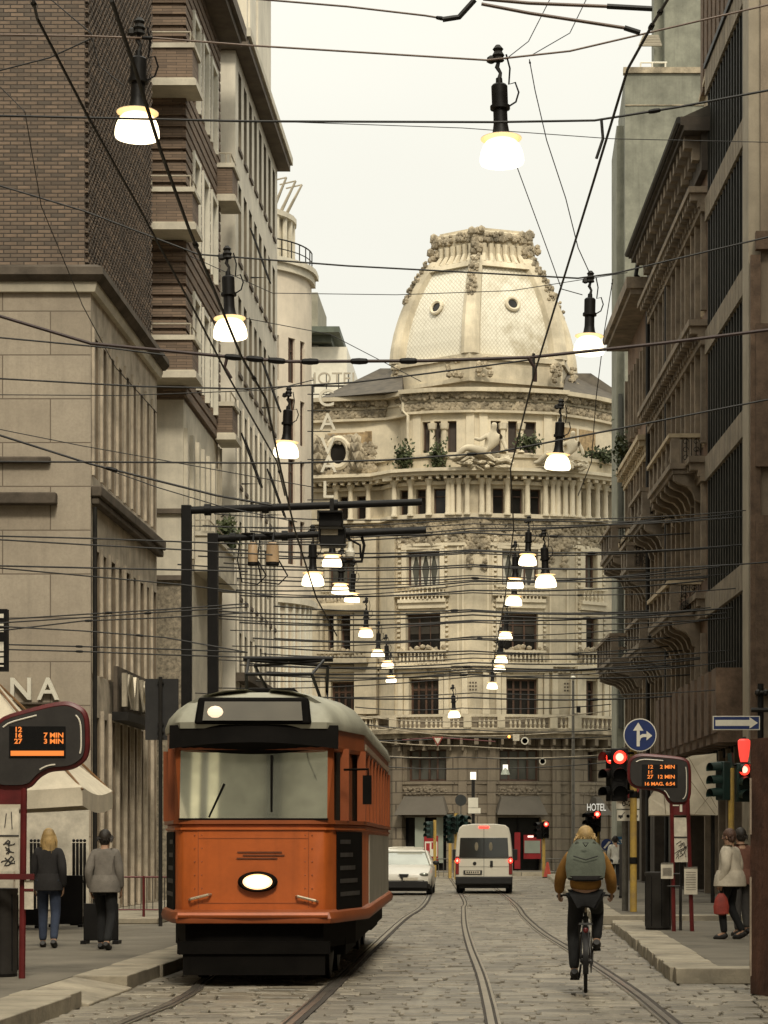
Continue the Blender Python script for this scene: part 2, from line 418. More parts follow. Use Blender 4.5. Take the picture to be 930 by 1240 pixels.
x = 1.87
while x < 6: kb.box(x+.006, x+1.4, 28.6, 29.15-.004, -.02, .165); x += 1.41
kerb_run(kb, 1.62, 2.2, 50.4, 118, .16, 1.1)
x = 1.55
while x < 8: kb.box(x+.006, x+1.3, 49.6, 50.1, -.02, .172); x += 1.31
x = 1.7
while x < 8: kb.box(x+.006, x+1.6, 46.62, 47.1, -.02, .05); x += 1.61
tag(kb.build('kerb', m_kerb, bevel=.012), kind='structure')
kb = MB(); x = -30
while x < 30: kb.box(x+.01, x+1.5, 124, 124.5, -.02, .19); x += 1.52
tag(kb.build('kerb', m_kerb), kind='structure')

# tram rails: a running head, a groove and a guard lip, flush in the setts
def smooth_path(pts, n=6):
    out = []
    for i in range(len(pts)-1):
        p0, p1, p2, p3 = pts[max(i-1,0)], pts[i], pts[i+1], pts[min(i+2, len(pts)-1)]
        for k in range(n):
            t = k/n
            out.append(.5*((2*p1)+(p2-p0)*t+(2*p0-5*p1+4*p2-p3)*t*t+(3*p1-p0-3*p2+p3)*t**3))
    return out+[pts[-1]]
def strip(mb, path, a, b, z0, z1):
    secs = []
    for i, p in enumerate(path):
        t = (path[min(i+1, len(path)-1)]-path[max(i-1, 0)]); t.z = 0; t.normalize(); n = Vector((t.y, -t.x, 0))
        secs.append([p+n*a+Vector((0,0,z0)), p+n*b+Vector((0,0,z0)), p+n*b+Vector((0,0,z1)), p+n*a+Vector((0,0,z1))])
    mb.loft(secs)
def rail(px_pts, y_far, x_far, label, side):
    pts = [G(*p) for p in px_pts]
    d = pts[1]-pts[0]; pts = [pts[0]-d*3.2]+pts+[Vector((x_far, y_far, 0))]
    path = smooth_path(pts)
    m = MB(); strip(m, path, -.03, .03, -.01, .012); strip(m, path, side*.06, side*.085, -.01, .010)
    o = tag(m.build('tram_rail', m_steel), label, 'tram rail', 'tram rails set in the stone road')
    e = MB(); strip(e, path, -.055, .085, -.012, .005)
    e.build('groove', m_groove, o)
rail([(595,1240),(590,1215),(581,1180),(568,1145),(562,1120),(561,1100),(561,1088)], 122, -3.2, 'winding steel rail in the middle of the road, running up under the beige van', 1)
rail([(815,1240),(770,1203),(725,1172),(690,1150),(655,1128),(634,1109),(618,1090)], 122, -1.7, 'steel rail running past the cyclist wheel beside the right kerb', -1)
rail([(352,1240),(400,1197),(470,1130),(490,1112),(517,1090)], 122, -3.9, 'steel rail emerging from under the right side of the orange tram', -1)
rail([(145,1240),(225,1205),(330,1140)], 122, -5.4, 'steel rail nearest the left pavement, passing under the orange tram', 1)

# ---------------------------------------------------------------- left building A: stone base and brick top
A = thing('corner_building', 'brick topped corner building with tan stone base and fluted side facade before the alley', 'building', (-12, 52, 0))
X0 = -8.4
fs = lambda u, o, z: Vector((X0+o, u, z)); ff = lambda u, o, z: Vector((u, 49.2-o, z))
ops = []
for i in range(9):
    y = 49.2+.35+i*1.0; hw = .30 if i % 2 else .34
    ops += [(y, y+.56, 8.95, 11.75), (y, y+(.56 if i % 2 else .68), 5.0, 7.5), (y, y+.66, .3, 4.15)]
rv = MB(); mb = MB(); facade(mb, fs, 49.2, 58.3, 0, 12.55, ops, .42, rev=rv); rv.build('reveal', M('dirt_and_shade_reveal', (.22,.17,.115), .85, .3, 2, .2, 20, streak=.4), A)  # slot reveals: recess shade put into the darker, dirty stone colour
for i in range(10):   # thin fins between the slots
    y = 49.2+.17+i*1.0
    if y < 58.25: mb.fb(fs, y, y+.10, .0, .07, .26, 4.3); mb.fb(fs, y-.02, y+.08, 0, .05, 5.0, 7.6); mb.fb(fs, y-.02, y+.08, 0, .05, 8.95, 11.9)
mb.build('side_wall', m_slotA, A)
for o in ops: window(A, fs, o, .42, m_glass if o[2] < 1 else m_glass2, m_slotA, 1, 2 if o[2] > 8 else 0, .05)
mb = MB(); facade(mb, ff, -26, X0, 0, 12.55, [(-26.2,-10.42,5.2,7.6)], .3)
mb.build('front_wall', m_stoneA, A)
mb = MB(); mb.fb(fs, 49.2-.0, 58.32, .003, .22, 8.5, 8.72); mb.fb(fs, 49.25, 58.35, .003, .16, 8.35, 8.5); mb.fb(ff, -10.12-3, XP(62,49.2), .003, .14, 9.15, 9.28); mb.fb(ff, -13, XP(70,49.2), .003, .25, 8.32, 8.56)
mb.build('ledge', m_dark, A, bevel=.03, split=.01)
def ring_prof(mb, prof):   # prof: (out, z) swept round the corner
    secs = []
    for p0 in ((-26, 49.2, 0), (X0, 49.2, 1), (X0, 58.35, 2)):
        sec = []
        for o, z in prof:
            if p0[2] == 0: sec.append(Vector((-26, 49.2-o, z)))
            elif p0[2] == 1: sec.append(Vector((X0+o, 49.2-o, z)))
            else: sec.append(Vector((X0+o, 58.35, z)))
        secs.append(sec)
    mb.loft(secs)
mb = MB(); ring_prof(mb, [(-.2,12.55),(.10,12.55),(.14,12.68),(.14,12.74),(-.2,12.74)]); mb.build('cornice', m_creamB, A)
mb = MB(); ring_prof(mb, [(-.3,12.742),(.20,12.742),(.30,12.85),(.28,13.0),(.12,13.08),(-.3,13.1)]); mb.build('cornice', m_dark, A, smooth=True)
# brick storeys with a ribbed, saw-tooth pattern of projecting headers on the street side
fb_ = lambda u, o, z: Vector((X0-.15+o, u, z)); ffb = lambda u, o, z: Vector((u, 49.35-o, z))
mb = MB(); facade(mb, fb_, 49.35, 58.3, 13.05, 27); facade(mb, ffb, -26, X0-.15, 13.05, 27)
row = 0; z = 13.2
while z < 21.5:
    y = 49.42+(.14 if row % 2 else 0)
    while y < 58.2:
        mb.fb(fb_, y, y+.13, 0, .06, z, z+.075); y += .28
    row += 1; z += .10
mb.quad((-26,49.35,27), (X0-.15,49.35,27), (X0-.15,58.3,27), (-26,58.3,27))
mb.build('brick_wall', m_brick, A)
mb = MB(); mb.box(-26, X0-.75, 49.9, 58.3, .1, 26.9); mb.box(X0-.75, X0-.16, 58.2, 58.3, .1, 26.9)
mb.build('light_block_core', m_core, A)  # inner box added behind the facade to block light
mb = MB()   # pale cladding panels low on the front
for a, b in ((-12.5,-9.92),(-9.9,-8.42)): mb.fb(ff, a+.01, b-.01, .003, .03, .3, 2.55)
mb.build('cladding_panel', M('pale_marble', (.55,.50,.40), .5, .25, 3, .1, 20), A)
mb = MB()   # rain pipe on the corner
mb.tube([fs(49.28,.07,.2), fs(49.28,.07,8.3)], .045, 8); mb.build('drain_pipe', m_iron, A, smooth=True)
# lettering "NA" on the front and the metal letters on the fluted side
mb = MB(); letters(mb, 'N', (XP(24,49),49.12,ZP(836,49.2)), .62, depth=.05, bold=.008); letters(mb, 'A', (XP(57,49),49.12,ZP(836,49.2)), .62, depth=.05, bold=.008)
s = thing('letter_sign', 'pale capital letters NA mounted on the tan stone front above the display', 'sign', (XP(40,49),49.1,ZP(850,49.2)))
mb.build('lettering', m_white, s, split=.0)
MB().box(XP(14,49.2), XP(68,49.2), 49.03, 49.195, ZP(853,49.2), ZP(851,49.2)).build('rail', m_dark, s)
s = thing('letter_sign', 'row of tall metal letters on a dark bracket across the fluted side facade', 'sign', (X0+.1,53,4.4))
mb = MB(); letters(mb, 'KVNSI', (X0+.27,53.35,4.78), 1.0, right=(0,1,0), depth=.05, sx=1.25, bold=.01)
mb.build('lettering', M('brushed_metal', (.62,.55,.42), .35, .2, 3, .05, 20, metal=.6), s)
MB().box(X0+.08, X0+.42, 51.3, 55.6, 4.16, 4.34).build('bracket', m_iron, s)
MB().box(X0+.08, X0+.16, 51.5, 55.6, 4.34, 5.3).build('backing', m_dark, s)

# ---------------------------------------------------------------- left building B: banded brick with balconies
B = thing('banded_building', 'brown banded brick building with stacked balconies beyond the alley', 'building', (-12, 66, 0))
fB = lambda u, o, z: Vector((-8.4+o, u, z)); fBf = lambda u, o, z: Vector((u, 63-o, z))
opb = []
for z0 in (13.6, 17.25, 20.9):
    for y in (64.4, 66.3, 68.2): opb.append((y, y+1.1, z0, z0+2.2))
ops2 = [(63.45+i*1.15, 63.45+i*1.15+.42, 9.2, 12.0) for i in range(6)]
mb = MB(); facade(mb, fB, 63, 70.4, 12.9, 24.3, opb, .25); facade(mb, fBf, -14, -8.4, 12.9, 24.3, [(-13,-10,13.6,16),(-13,-10,17.2,19.7)], .25)
z = 13.0
while z < 24.2:
    hh = .2
    segs = [(63.0, 70.4)]
    for o in opb:
        if o[2]-.1 < z+.1 < o[3]+.05:
            segs = [q for a, b in segs for q in (((a, o[0]-.12), (o[1]+.12, b)) if a < o[0] < b else ((a, b),))]
    for a, b in segs: mb.fb(fB, a, b, .0, .075, z, z+hh)
    mb.fb(fBf, -9.95, -8.325, 0, .075, z, z+hh)
    z += .285
mb.build('brick_wall', m_brickB, B)
sr = MB()
for o in opb: sr.fb(fB, o[0]-.13, o[0]-.003, .0, .13, o[2], o[3]+.14); sr.fb(fB, o[1]+.003, o[1]+.13, .0, .13, o[2], o[3]+.14); sr.fb(fB, o[0]-.003, o[1]+.003, .002, .12, o[3]+.003, o[3]+.14)
sr.build('window_surround', m_white, B, split=.01)
for o in opb:
    wd = window(B, fB, o, .25, m_glass2, m_white, 2, 1, .09, blind=(M('brown_blind', (.16,.12,.08), .8, .15) if o[0] > 66 else None))
mb = MB(); facade(mb, fB, 63, 70.4, 0, 12.9, ops2+[(64,70,.2,4.5)], .5); facade(mb, fBf, -14, -8.4, 8.35, 12.9)
for i in range(7): mb.fb(fB, 63.1+i*1.15, 63.38+i*1.15, .0, .10, 9.0, 12.2)
mb.build('stone_wall', m_creamB, B)
for o in ops2: window(B, fB, o, .5, m_glass, m_frame, 1, 2, .05)
window(B, fB, (64,70,.2,4.5), .5, m_glass, m_iron, 6, 1, .08)
mb = MB(); facade(mb, fBf, -14, -8.4, 0, 8.35); mb.build('granite_wall', m_granite, B)
mb = MB(); mb.fb(fBf, -14, -8.3, .003, .14, 8.30, 8.42); mb.fb(fBf, -14, -8.3, .003, .10, 10.0, 10.12); mb.build('ledge', m_soffit, B, split=.01)
mb = MB(); mb.box(-14, -7.75, 62.5, 70.6, 24.3, 24.5); mb.box(-14, -7.62, 62.4, 70.7, 24.5, 24.85); mb.build('cornice', m_soffit, B)
mb = MB(); mb.box(-14, -9.0, 63.8, 70.4, .1, 24.28); mb.box(-9.0, -8.42, 70.1, 70.39, .1, 24.28); mb.build('light_block_core', m_core, B)  # hidden core added against light leaks
def balcony(root, x0, x1, y0, y1, zs, mat, band=None, h=.95):
    """slab, brick or stone parapet, coping and a rail on top; returns the part"""
    b = MB().box(x0, x1, y0, y1, zs, zs+.16).box(x0, x1-.04, y0+.04, y1-.04, zs+.16, zs+.2).build('balcony', m_creamB, root)
    p = MB(); t = .14
    p.box(x0, x1-.1, y0+.08, y0+.08+t, zs+.2, zs+h); p.box(x1-.1-t, x1-.1, y0+.08+t, y1-.08, zs+.2, zs+h)
    p.build('parapet', mat, b)
    c = MB(); c.box(x0, x1-.04, y0+.03, y0+.28, zs+h, zs+h+.12); c.box(x1-.29, x1-.04, y0+.28, y1-.03, zs+h, zs+h+.12); c.build('coping', m_creamB, b)
    r_ = MB(); r_.tube([(x0,y0+.15,zs+h+.42), (x1-.16,y0+.15,zs+h+.42), (x1-.16,y1-.1,zs+h+.42)], .022, 6)
    for q in ((x1-.16,y0+.15),(x1-.16,y1-.1),((x0+x1)/2,y0+.15)): r_.tube([(*q,zs+h+.12),(*q,zs+h+.42)], .018, 6)
    r_.build('rail', m_frame, b)
for z in (13.25, 16.95, 20.55, 24.2): balcony(B, -10.2, -7.93, 61.85, 63.2, z, m_brickB)
for z in (12.95, 19.65): balcony(B, -8.38, -7.80, 69.5, 71.0, z, m_brickB)
balcony(B, -8.38, -7.85, 65.0, 70.6, 8.75, m_creamB)
mb = MB(); leaves(mb, (-8.05, 69.6, 10.25), (.3,.7,.5), 500, .16)
tag(mb.build('potted_shrub', m_leaf), 'dark green shrub on the pale stone balcony behind the black gantry posts', 'shrub')
mb = MB(); mb.tube([fB(70.2,.09,.3), fB(70.2,.09,12.8)], .05, 8); mb.tube([fB(69.9,.08,4), fB(69.9,.08,12.8)], .03, 8); mb.build('drain_pipe', m_frame, B, smooth=True, split=0)

# ---------------------------------------------------------------- left building C: cream block with regular windows, penthouse above
C = thing('cream_building', 'tall cream plaster building with rows of narrow windows and a dark eave', 'building', (-12, 78, 0))
XC = -8.1
fC = lambda u, o, z: Vector((XC+o, u, z)); fCf = lambda u, o, z: Vector((u, 72.1-o, z))
opc = []
for k in range(6):
    z0 = 5.6+k*3.3
    for i in range(8):
        y = 72.9+i*1.48; opc.append((y, y+.8, z0, z0+2.25))
mb = MB(); rv = MB(); facade(mb, fC, 72.1, 84.9, 4.7, 24.7, opc, .3, rev=rv); rv.build('reveal', M('shaded_reveal', (.20,.17,.12), .85, .2), C); facade(mb, fCf, -14, XC, 4.7, 24.7)  # window reveals coloured darker than the wall to imitate recess shade
for i in range(9): mb.fb(fC, 72.55+i*1.48, 72.75+i*1.48, 0, .05, 4.9, 14.6)
mb.build('wall', m_cream, C)
for i, o in enumerate(opc):
    wd = window(C, fC, o, .3, m_glass2, m_frame, 2, 1, .07, sill=m_soffit, so=.05, blind=(M('pale_blind', (.42,.37,.28), .8, .15) if i % 5 in (1, 3) else None))
mb = MB()   # raised blinds and shutters standing open
for y, z in ((76.0,19.0),(79.4,15.6),(81.2,12.4),(73.5,12.3)):
    mb.tube([fC(y,.02,z+1.5), fC(y+.1,.55,z), fC(y+.1,.02,z)], .03, 5); mb.tube([fC(y+.8,.02,z+1.5), fC(y+.9,.55,z), fC(y+.1,.55,z)], .03, 5)
mb.build('blind_arm', m_iron, C, split=.05)
mb = MB(); facade(mb, fC, 72.1, 84.9, 0, 4.7, [(72.6,78,.2,4.2),(78.6,84.2,.2,4.2)], .5); facade(mb, fCf, -14, XC, 0, 4.7); mb.build('base_wall', m_granite, C)
for o in [(72.6,78,.2,4.2),(78.6,84.2,.2,4.2)]: window(C, fC, o, .5, m_glass, m_iron, 5, 1, .1)
mb = MB(); mb.fb(fC, 72.2, 84.9, .003, .4, 6.35, 6.6); mb.fb(fC, 72.2, 84.9, .003, .25, 4.6, 4.9)
mb.build('ledge', m_dark, C, split=.01)
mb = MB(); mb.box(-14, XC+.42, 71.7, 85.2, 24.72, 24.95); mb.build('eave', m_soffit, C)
mb = MB(); mb.box(-14, XC+.5, 71.6, 85.3, 24.95, 25.2); mb.build('cornice', m_creamB, C)
mb = MB(); mb.box(-14, -8.75, 72.6, 84.9, .1, 24.7); mb.box(-8.75, XC-.02, 84.7, 84.88, .1, 24.7); mb.build('light_block_core', m_core, C)  # unseen filler box, keeps light out of the shell
mb = MB(); mb.box(-14, -8.62, 80, 88.0, 25.2, 36); mb.box(-8.62, -8.55, 80.4, 81, 25.2, 36); mb.box(-8.62, -8.56, 83, 83.6, 25.2, 36)
mb.build('penthouse', m_cream, C)
mb = MB(); mb.box(-14, -8.2, 79.8, 88.2, 32.5, 32.75); mb.box(-14, XP(265,79), 77, 79.8, 25.2, 40); mb.build('roof_slab', m_creamB, C)
mb = MB(); mb.tube([(-9.8,73,25.2),(-9.8,73,26.4),(-8.3,73,26.4),(-8.1,73.2,26.2),(-8.1,73.4,25.2)], .03, 6); mb.tube([(-8.5,73,26.4),(-8.5,73,25.2)], .03, 6)
mb.build('roof_rail', m_iron, C)
mb = MB(); leaves(mb, (XP(262,72), 72.5, ZP(16,72)), (.35,.3,.7), 260, .16)
tag(mb.build('roof_plant', m_leaf), 'small green plant on the roof edge of the tall cream building', 'plant')

# ---------------------------------------------------------------- left building D: rounded corner with terrace
D = thing('rounded_building', 'pinkish cream building with a rounded corner, tall windows and roof terrace struts', 'building', (-14, 121, 0))
RD = 4.0; CD = Vector((-13.95, 121, 0))
def fD(u, o, z):   # u in metres along the wall: straight street side, then round towards the camera
    if u <= 0: a = -math.pi/2+0*u; return Vector((CD.x+RD+o, CD.y-u, z)) if False else Vector((CD.x+RD+o, CD.y-u, z))
    a = u/RD
    return Vector((CD.x+(RD+o)*math.cos(a), CD.y-(RD+o)*math.sin(a), z)) if a < math.pi/2 else Vector((CD.x-(u-RD*math.pi/2), CD.y-RD-o, z))
arcs = [RD*R(k) for k in range(0, 91, 6)]
opd = []
for k in range(7):
    z0 = 26.6-2.9*(k+1)
    for a in (20, 34, 50, 66, 80): opd.append((RD*R(a)-.26, RD*R(a)+.26, z0, z0+2.15))
for i in range(12): opd.append((RD*R(8+i*7), RD*R(8+i*7)+.3, 8.1, 12.6) if i < 12 else None)
opd = [o for o in opd if not (o[2] < 13.5 and o[3] > 13.5 or (o[2] < 13.4 and o[3] < 12.7 and o[2] > 8.2))]
zt = ZP(318, 118)
mb = MB(); facade(mb, fD, -1, 12, 0, zt, opd, .22, us=arcs); mb.build('wall', m_pink, D, smooth=True)
for o in opd: window(D, fD, o, .22, m_glass2, m_framed if o[2] > 13 else m_white, 2 if o[2] > 13 else 1, 1 if o[2] > 13 else 0, .06)
mb = MB()
for z0, z1, o in ((zt,zt+.25,.35),(zt-.35,zt,.2),(13.1,13.4,.3),(7.2,7.5,.25)): mb.fb(fD, 0, 12, .003-.6*(z0 == zt), o, z0, z1, 24); mb.fb(fD, -1, 0, .003-.6*(z0 == zt), o, z0, z1)
mb.build('cornice', m_creamB, D, smooth=True, split=-.01)
mb = MB()
for i in range(24): mb.fb(fD, RD*R(6+i*7)-.06, RD*R(6+i*7)+.06, .003, .16, 7.5, 13.1)
mb.build('fin', m_white, D, split=.0)
mb = MB()
for a in range(0, 93, 9):
    p = fD(RD*R(a), .1, zt+.25); mb.tube([p, p+Vector((0,0,.9))], .03, 5)
pts = [fD(RD*R(a), .1, zt+1.12) for a in range(0, 93, 6)]; mb.tube(pts, .035, 6); mb.tube([p-Vector((0,0,.45)) for p in pts], .025, 6)
mb.build('terrace_rail', m_iron, D)
mb = MB(); mb.lathe([(RD-1.0,zt+.2),(RD-1.0,zt+2.5),(RD-.65,zt+2.55),(RD-.65,zt+2.8),(.01,zt+2.85)], (CD.x,CD.y,0), 28)
for a in range(-60, 100, 12):
    p = Vector((CD.x+(RD-.85)*math.cos(R(a)), CD.y-(RD-.85)*math.sin(R(a)), zt+.2)); mb.tube([p, p+Vector((0,0,2.4))], .13, 6)
mb.build('roof_drum', m_creamB, D, smooth=True)
mb = MB()
for a in (12, 24, 36, 48, 60, 76):
    p = Vector((CD.x+(RD-1.1)*math.cos(R(a)), CD.y-(RD-1.1)*math.sin(R(a)), zt+2.8)); d = Vector((math.cos(R(a))*.45, -math.sin(R(a))*.3, .8))
    mb.tube([p, p+d*1.9], [.09,.05], 6); mb.tube([p+d*1.9, p+d*1.9+Vector((-.8,.3,-.1))], .04, 5)
mb.build('roof_strut', m_frame, D, split=.02)
mb = MB(); mb.box(-24, CD.x, 117.6, 122, .1, zt); mb.lathe([(RD-.45,.1),(RD-.45,zt),(.01,zt+.01)], (CD.x,CD.y,0), 28); mb.box(CD.x, CD.x+RD-.45, 121, 121.9, .1, zt)
mb.build('light_block_core', m_core, D)  # added core behind the curved wall, blocks light

# ---------------------------------------------------------------- building E: hotel block with roof letters
E = thing('hotel_building', 'white block behind the rounded corner with a grey rooftop box and thin flat roof', 'building', (-10.5, 158, 0))
mb = MB(); mb.box(-22, XP(420,158), 158, 170, 0, ZP(420,158)); mb.build('wall', m_white, E)
mb = MB(); mb.box(-22, XP(384,158), 158.5, 166, ZP(420,158), ZP(352,158)); mb.build('rooftop_box', M('grey_render', (.30,.28,.21), .85, .2), E)
mb = MB(); mb.box(-22, XP(413,158), 156.5, 169, ZP(408,158), ZP(401,158)); mb.box(-22, XP(402,158), 157.5, 168, ZP(416,158), ZP(408,158)-.01); mb.build('roof_slab', M('green_bronze', (.10,.115,.085), .6, .3), E)
hs = thing('hotel_sign', 'pale raised letters spelling HOTEL on a rooftop frame left of the dome', 'sign', (XP(398,150), 150, ZP(468,150)))
mb = MB(); letters(mb, 'HOTEL', (XP(402,150), 150, ZP(459,150)), 1.02, depth=.06, sx=1.05); mb.build('lettering', m_frame, hs)
mb = MB(); mb.box(XP(376,150), XP(425,150), 150.1, 150.16, ZP(468,150), ZP(466,150))
for p in (380, 395, 410, 422): mb.tube([(XP(p,150),150.15,ZP(475,150)), (XP(p,150),150.15,ZP(452,150))], .03, 5)
mb.build('frame', m_iron, hs)
vsn = thing('vertical_sign', 'tall vertical sign of pale letters CAVAL on thin rods at the rounded corner', 'sign', (XP(385,116), 116, ZP(620,116)))
mb = MB()
for ch, py, px in (('C',483,395),('A',512,397),('V',541,397),('A',563,398),('L',594,397)):
    letters(mb, ch, (XP(px,116), 116, ZP(py,116)), 1.12, depth=.07, bold=.008)
mb.build('lettering', m_creamB, vsn)
mb = MB(); mb.tube([(XP(378,116),116.1,ZP(610,116)), (XP(378,116),116.1,ZP(465,116))], .05, 6)
for py in (477, 497, 522, 556, 605): mb.tube([(XP(372,116),116.1,ZP(py,116)), (XP(400,116),116.1,ZP(py,116))], .025, 5)
mb.build('rod', m_iron, vsn)
# ---------------------------------------------------------------- the domed palazzo closing the street
YP, SP = 133.0, 3000/133.0
def UX(px): return (px-CX)/SP
def PZ(py): return H+(HY-py)/SP
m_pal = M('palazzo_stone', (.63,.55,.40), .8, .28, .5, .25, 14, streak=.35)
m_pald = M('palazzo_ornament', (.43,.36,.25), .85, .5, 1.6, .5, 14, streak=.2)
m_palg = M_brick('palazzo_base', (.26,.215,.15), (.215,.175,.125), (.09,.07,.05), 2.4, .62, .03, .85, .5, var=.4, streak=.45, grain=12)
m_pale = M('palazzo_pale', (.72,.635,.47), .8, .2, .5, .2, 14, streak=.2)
m_curtain = M('curtain', (.60,.57,.48), .9, .12, 3, .1)
m_awn = M('grey_awning', (.115,.10,.078), .85, .12, 1, .1, 40)
m_slate = M('slate', (.085,.07,.05), .8, .35, 2, .4, 8)
L = thing('domed_palazzo', 'ornate pale stone palazzo with a tall ribbed dome closing the end of the street', 'building', (-1.5, 140, 0))
YB = [(-400,136.4),(360,135.2),(462,134.2),(478,133.0),(520,132.3),(575,132.0),(630,132.3),(690,133.0),(712,133.7),(735,134.6),(765,136.2),(1000,152)]
YBX = [(UX(a), b) for a, b in YB]
def yb(u):
    for (a, b), (c, d) in zip(YBX, YBX[1:]):
        if u <= c: return b+(d-b)*(u-a)/(c-a)
    return YBX[-1][1]
def nb(u):
    e = .05; t = Vector((2*e, yb(u+e)-yb(u-e), 0)).normalized(); return Vector((t.y, -t.x, 0))
fL = lambda u, o, z: Vector((u, yb(u), z))+nb(u)*o if o else Vector((u, yb(u), z))
USL = [a for a, b in YBX]
UA, UE = UX(330), UX(800)
def W(a, b, c, d): return (UX(a), UX(b), PZ(d), PZ(c))
# main storeys
zb, zc = PZ(868), PZ(577)
wins1 = [W(496,532,823,868), W(613,651,823,868), W(709,723,823,868), W(398,430,823,868)]
wins2 = [W(492,534,745,789), W(607,651,745,789), W(709,724,747,789), W(394,404,741,789), W(410,424,741,789), W(430,437,741,789)]
wins3 = [W(493,533,669,711), W(608,651,669,711), W(708,723,669,711), W(396,428,672,711)]
loggia = [W(484,496,594,626), W(504,516,594,626), W(526,540,594,626), W(597,610,594,626), W(618,633,594,626), W(641,655,594,626), W(409,419,596,626), W(430,441,596,626)]+[W(a,a+6,594,626) for a in (700,712,723,733)]
mb = MB(); facade(mb, fL, UA, UE, zb, zc, wins1+wins2+wins3+loggia, .38, us=USL)
mb.build('wall', m_pal, L)
for o in wins1: window(L, fL, o, .38, m_glass, m_framed, 4 if o[1]-o[0] > 1 else 2, 1, .10, blind=(M('dark_blind', (.055,.047,.036), .85, .2) if o[0] < UX(600) else None), cover=.3)
for o in wins2: window(L, fL, o, .38, m_glass, m_framed, 3 if o[1]-o[0] > 1 else 1, 1, .09, blind=M('dark_blind', (.055,.047,.036), .85, .2), cover=.48)
for i, o in enumerate(wins3):
    wd = window(L, fL, o, .38, m_glass2, m_framed, 3 if o[1]-o[0] > 1 else 2, 0, .09)
    if i < 2:
        n = 4; cm = MB()
        for k in range(3):
            a = o[0]+.1+(o[1]-o[0]-.2)*k/3; b = o[0]+.1+(o[1]-o[0]-.2)*(k+1)/3; mid = (o[2]+o[3])/2
            for s_ in (0, 1):   # drapes tied at mid height
                e0 = a if s_ == 0 else b; d = (b-a)*(.46 if s_ == 0 else -.46)
                cm.quad(fL(e0,-.352,mid), fL(e0+d*.25,-.352,mid), fL(e0+d,-.352,o[3]-.1), fL(e0,-.352,o[3]-.1))
                cm.quad(fL(e0,-.352,o[2]+.1), fL(e0+d*.8,-.352,o[2]+.1), fL(e0+d*.25,-.352,mid), fL(e0,-.352,mid))
        cm.build('curtain', m_curtain, wd)
for o in loggia: window(L, fL, o, .38, m_glass, m_framed, 1, 1, .06)
# rusticated base storeys
mez = [W(493,541,908,946), W(605,653,908,946), W(712,724,908,946), W(400,440,908,946)]
shops = [W(488,541,990,1057), W(603,655,990,1057), W(712,728,990,1057), W(398,446,990,1057)]
zg = .19
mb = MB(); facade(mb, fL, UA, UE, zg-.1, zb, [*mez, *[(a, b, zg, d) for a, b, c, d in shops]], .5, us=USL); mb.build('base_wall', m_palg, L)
for o in mez: window(L, fL, o, .5, m_glass2, m_framed, 4 if o[1]-o[0] > 1 else 2, 1, .1)
for o in shops: window(L, fL, (o[0], o[1], zg, o[3]), .5, m_glass, m_black, 2, 0, .1)
mb = MB()
for a in (478,556,590,668,690,738): mb.fb(fL, UX(a), UX(a+10), .003, .16, zg, zb-.5)
for py in (985, 950, 962): mb.fb(fL, UA, UE, .003, .07, PZ(py), PZ(py)+.10, 24)
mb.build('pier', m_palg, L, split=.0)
for a, b in ((486,543),(601,657),(712,730)):   # plain strip relief over each awning
    mb = MB(); lumps(mb, fL, UX(a+2), UX(b-2), .05, PZ(962), PZ(954), int((b-a)*1.3), .05, .11); mb.build('relief', m_palg, L, smooth=True)
def sawn(a, b, y0, y1, o):
    m = MB(); u0, u1 = UX(a), UX(b); z0, z1 = PZ(y1), PZ(y0)
    m.loft([[fL(u0+.25,.02,z1), fL(u1-.25,.02,z1), fL(u1,.02,z0+.2), fL(u0,.02,z0+.2)], [fL(u0+.28,.35,z1-.12), fL(u1-.28,.35,z1-.12), fL(u1,o,z0), fL(u0,o,z0)]])
    return m
for a, b in ((485,544),(600,658),(711,730)): sawn(a, b, 964, 987, .9).build('awning', m_awn, L)
mb = MB(); letters(mb, 'HOTEL', (UX(722), yb(UX(722))-1.25, PZ(978)), .55, depth=.01, sx=.6); mb.build('lettering', M_emit('lit_letters', (1,.95,.8), .5), L)
# bank front: red and white panels in the openings
m_red = M('signal_red', (.33,.018,.02), .5, .2, 2, .03)
m_palegreen = M('pale_green_panel', (.33,.36,.29), .4, .1, 1, .02)
bk = MB()
for a, b, c, d in ((503,515,990,1045),(529,537,990,1045)): bk.box(UX(a), UX(b), 132.45, 132.5, PZ(d), PZ(c))
bk.build('panel', m_palegreen, L)
def card(mb, a, b, c, d, y, t=.05): return mb.box(UX(a), UX(b), y, y+t, PZ(d), PZ(c))
po = card(MB(), 514, 531, 1012, 1045, 132.36).build('poster', m_red, L)
card(MB(), 515, 530, 1019, 1037, 132.33, .026).build('panel', m_white, po)
mb = MB(); card(mb, 516.5, 521, 1021, 1034, 132.315, .014); card(mb, 523, 525, 1020, 1028, 132.315, .014); mb.build('print', m_red, po)
card(MB(), 623, 630, 1008, 1052, 132.3).build('pillar_panel', m_red, L)
mc = card(MB(), 634, 655, 1011, 1040, 132.3).build('cash_machine', m_red, L)
card(MB(), 635, 654, 1018, 1033, 132.27, .027).build('screen', m_palegreen, mc)
card(MB(), 639, 648, 1012, 1014, 132.27, .027).build('lit_strip', M_emit('lit_strip', (1,.75,.6), 1.5), mc)
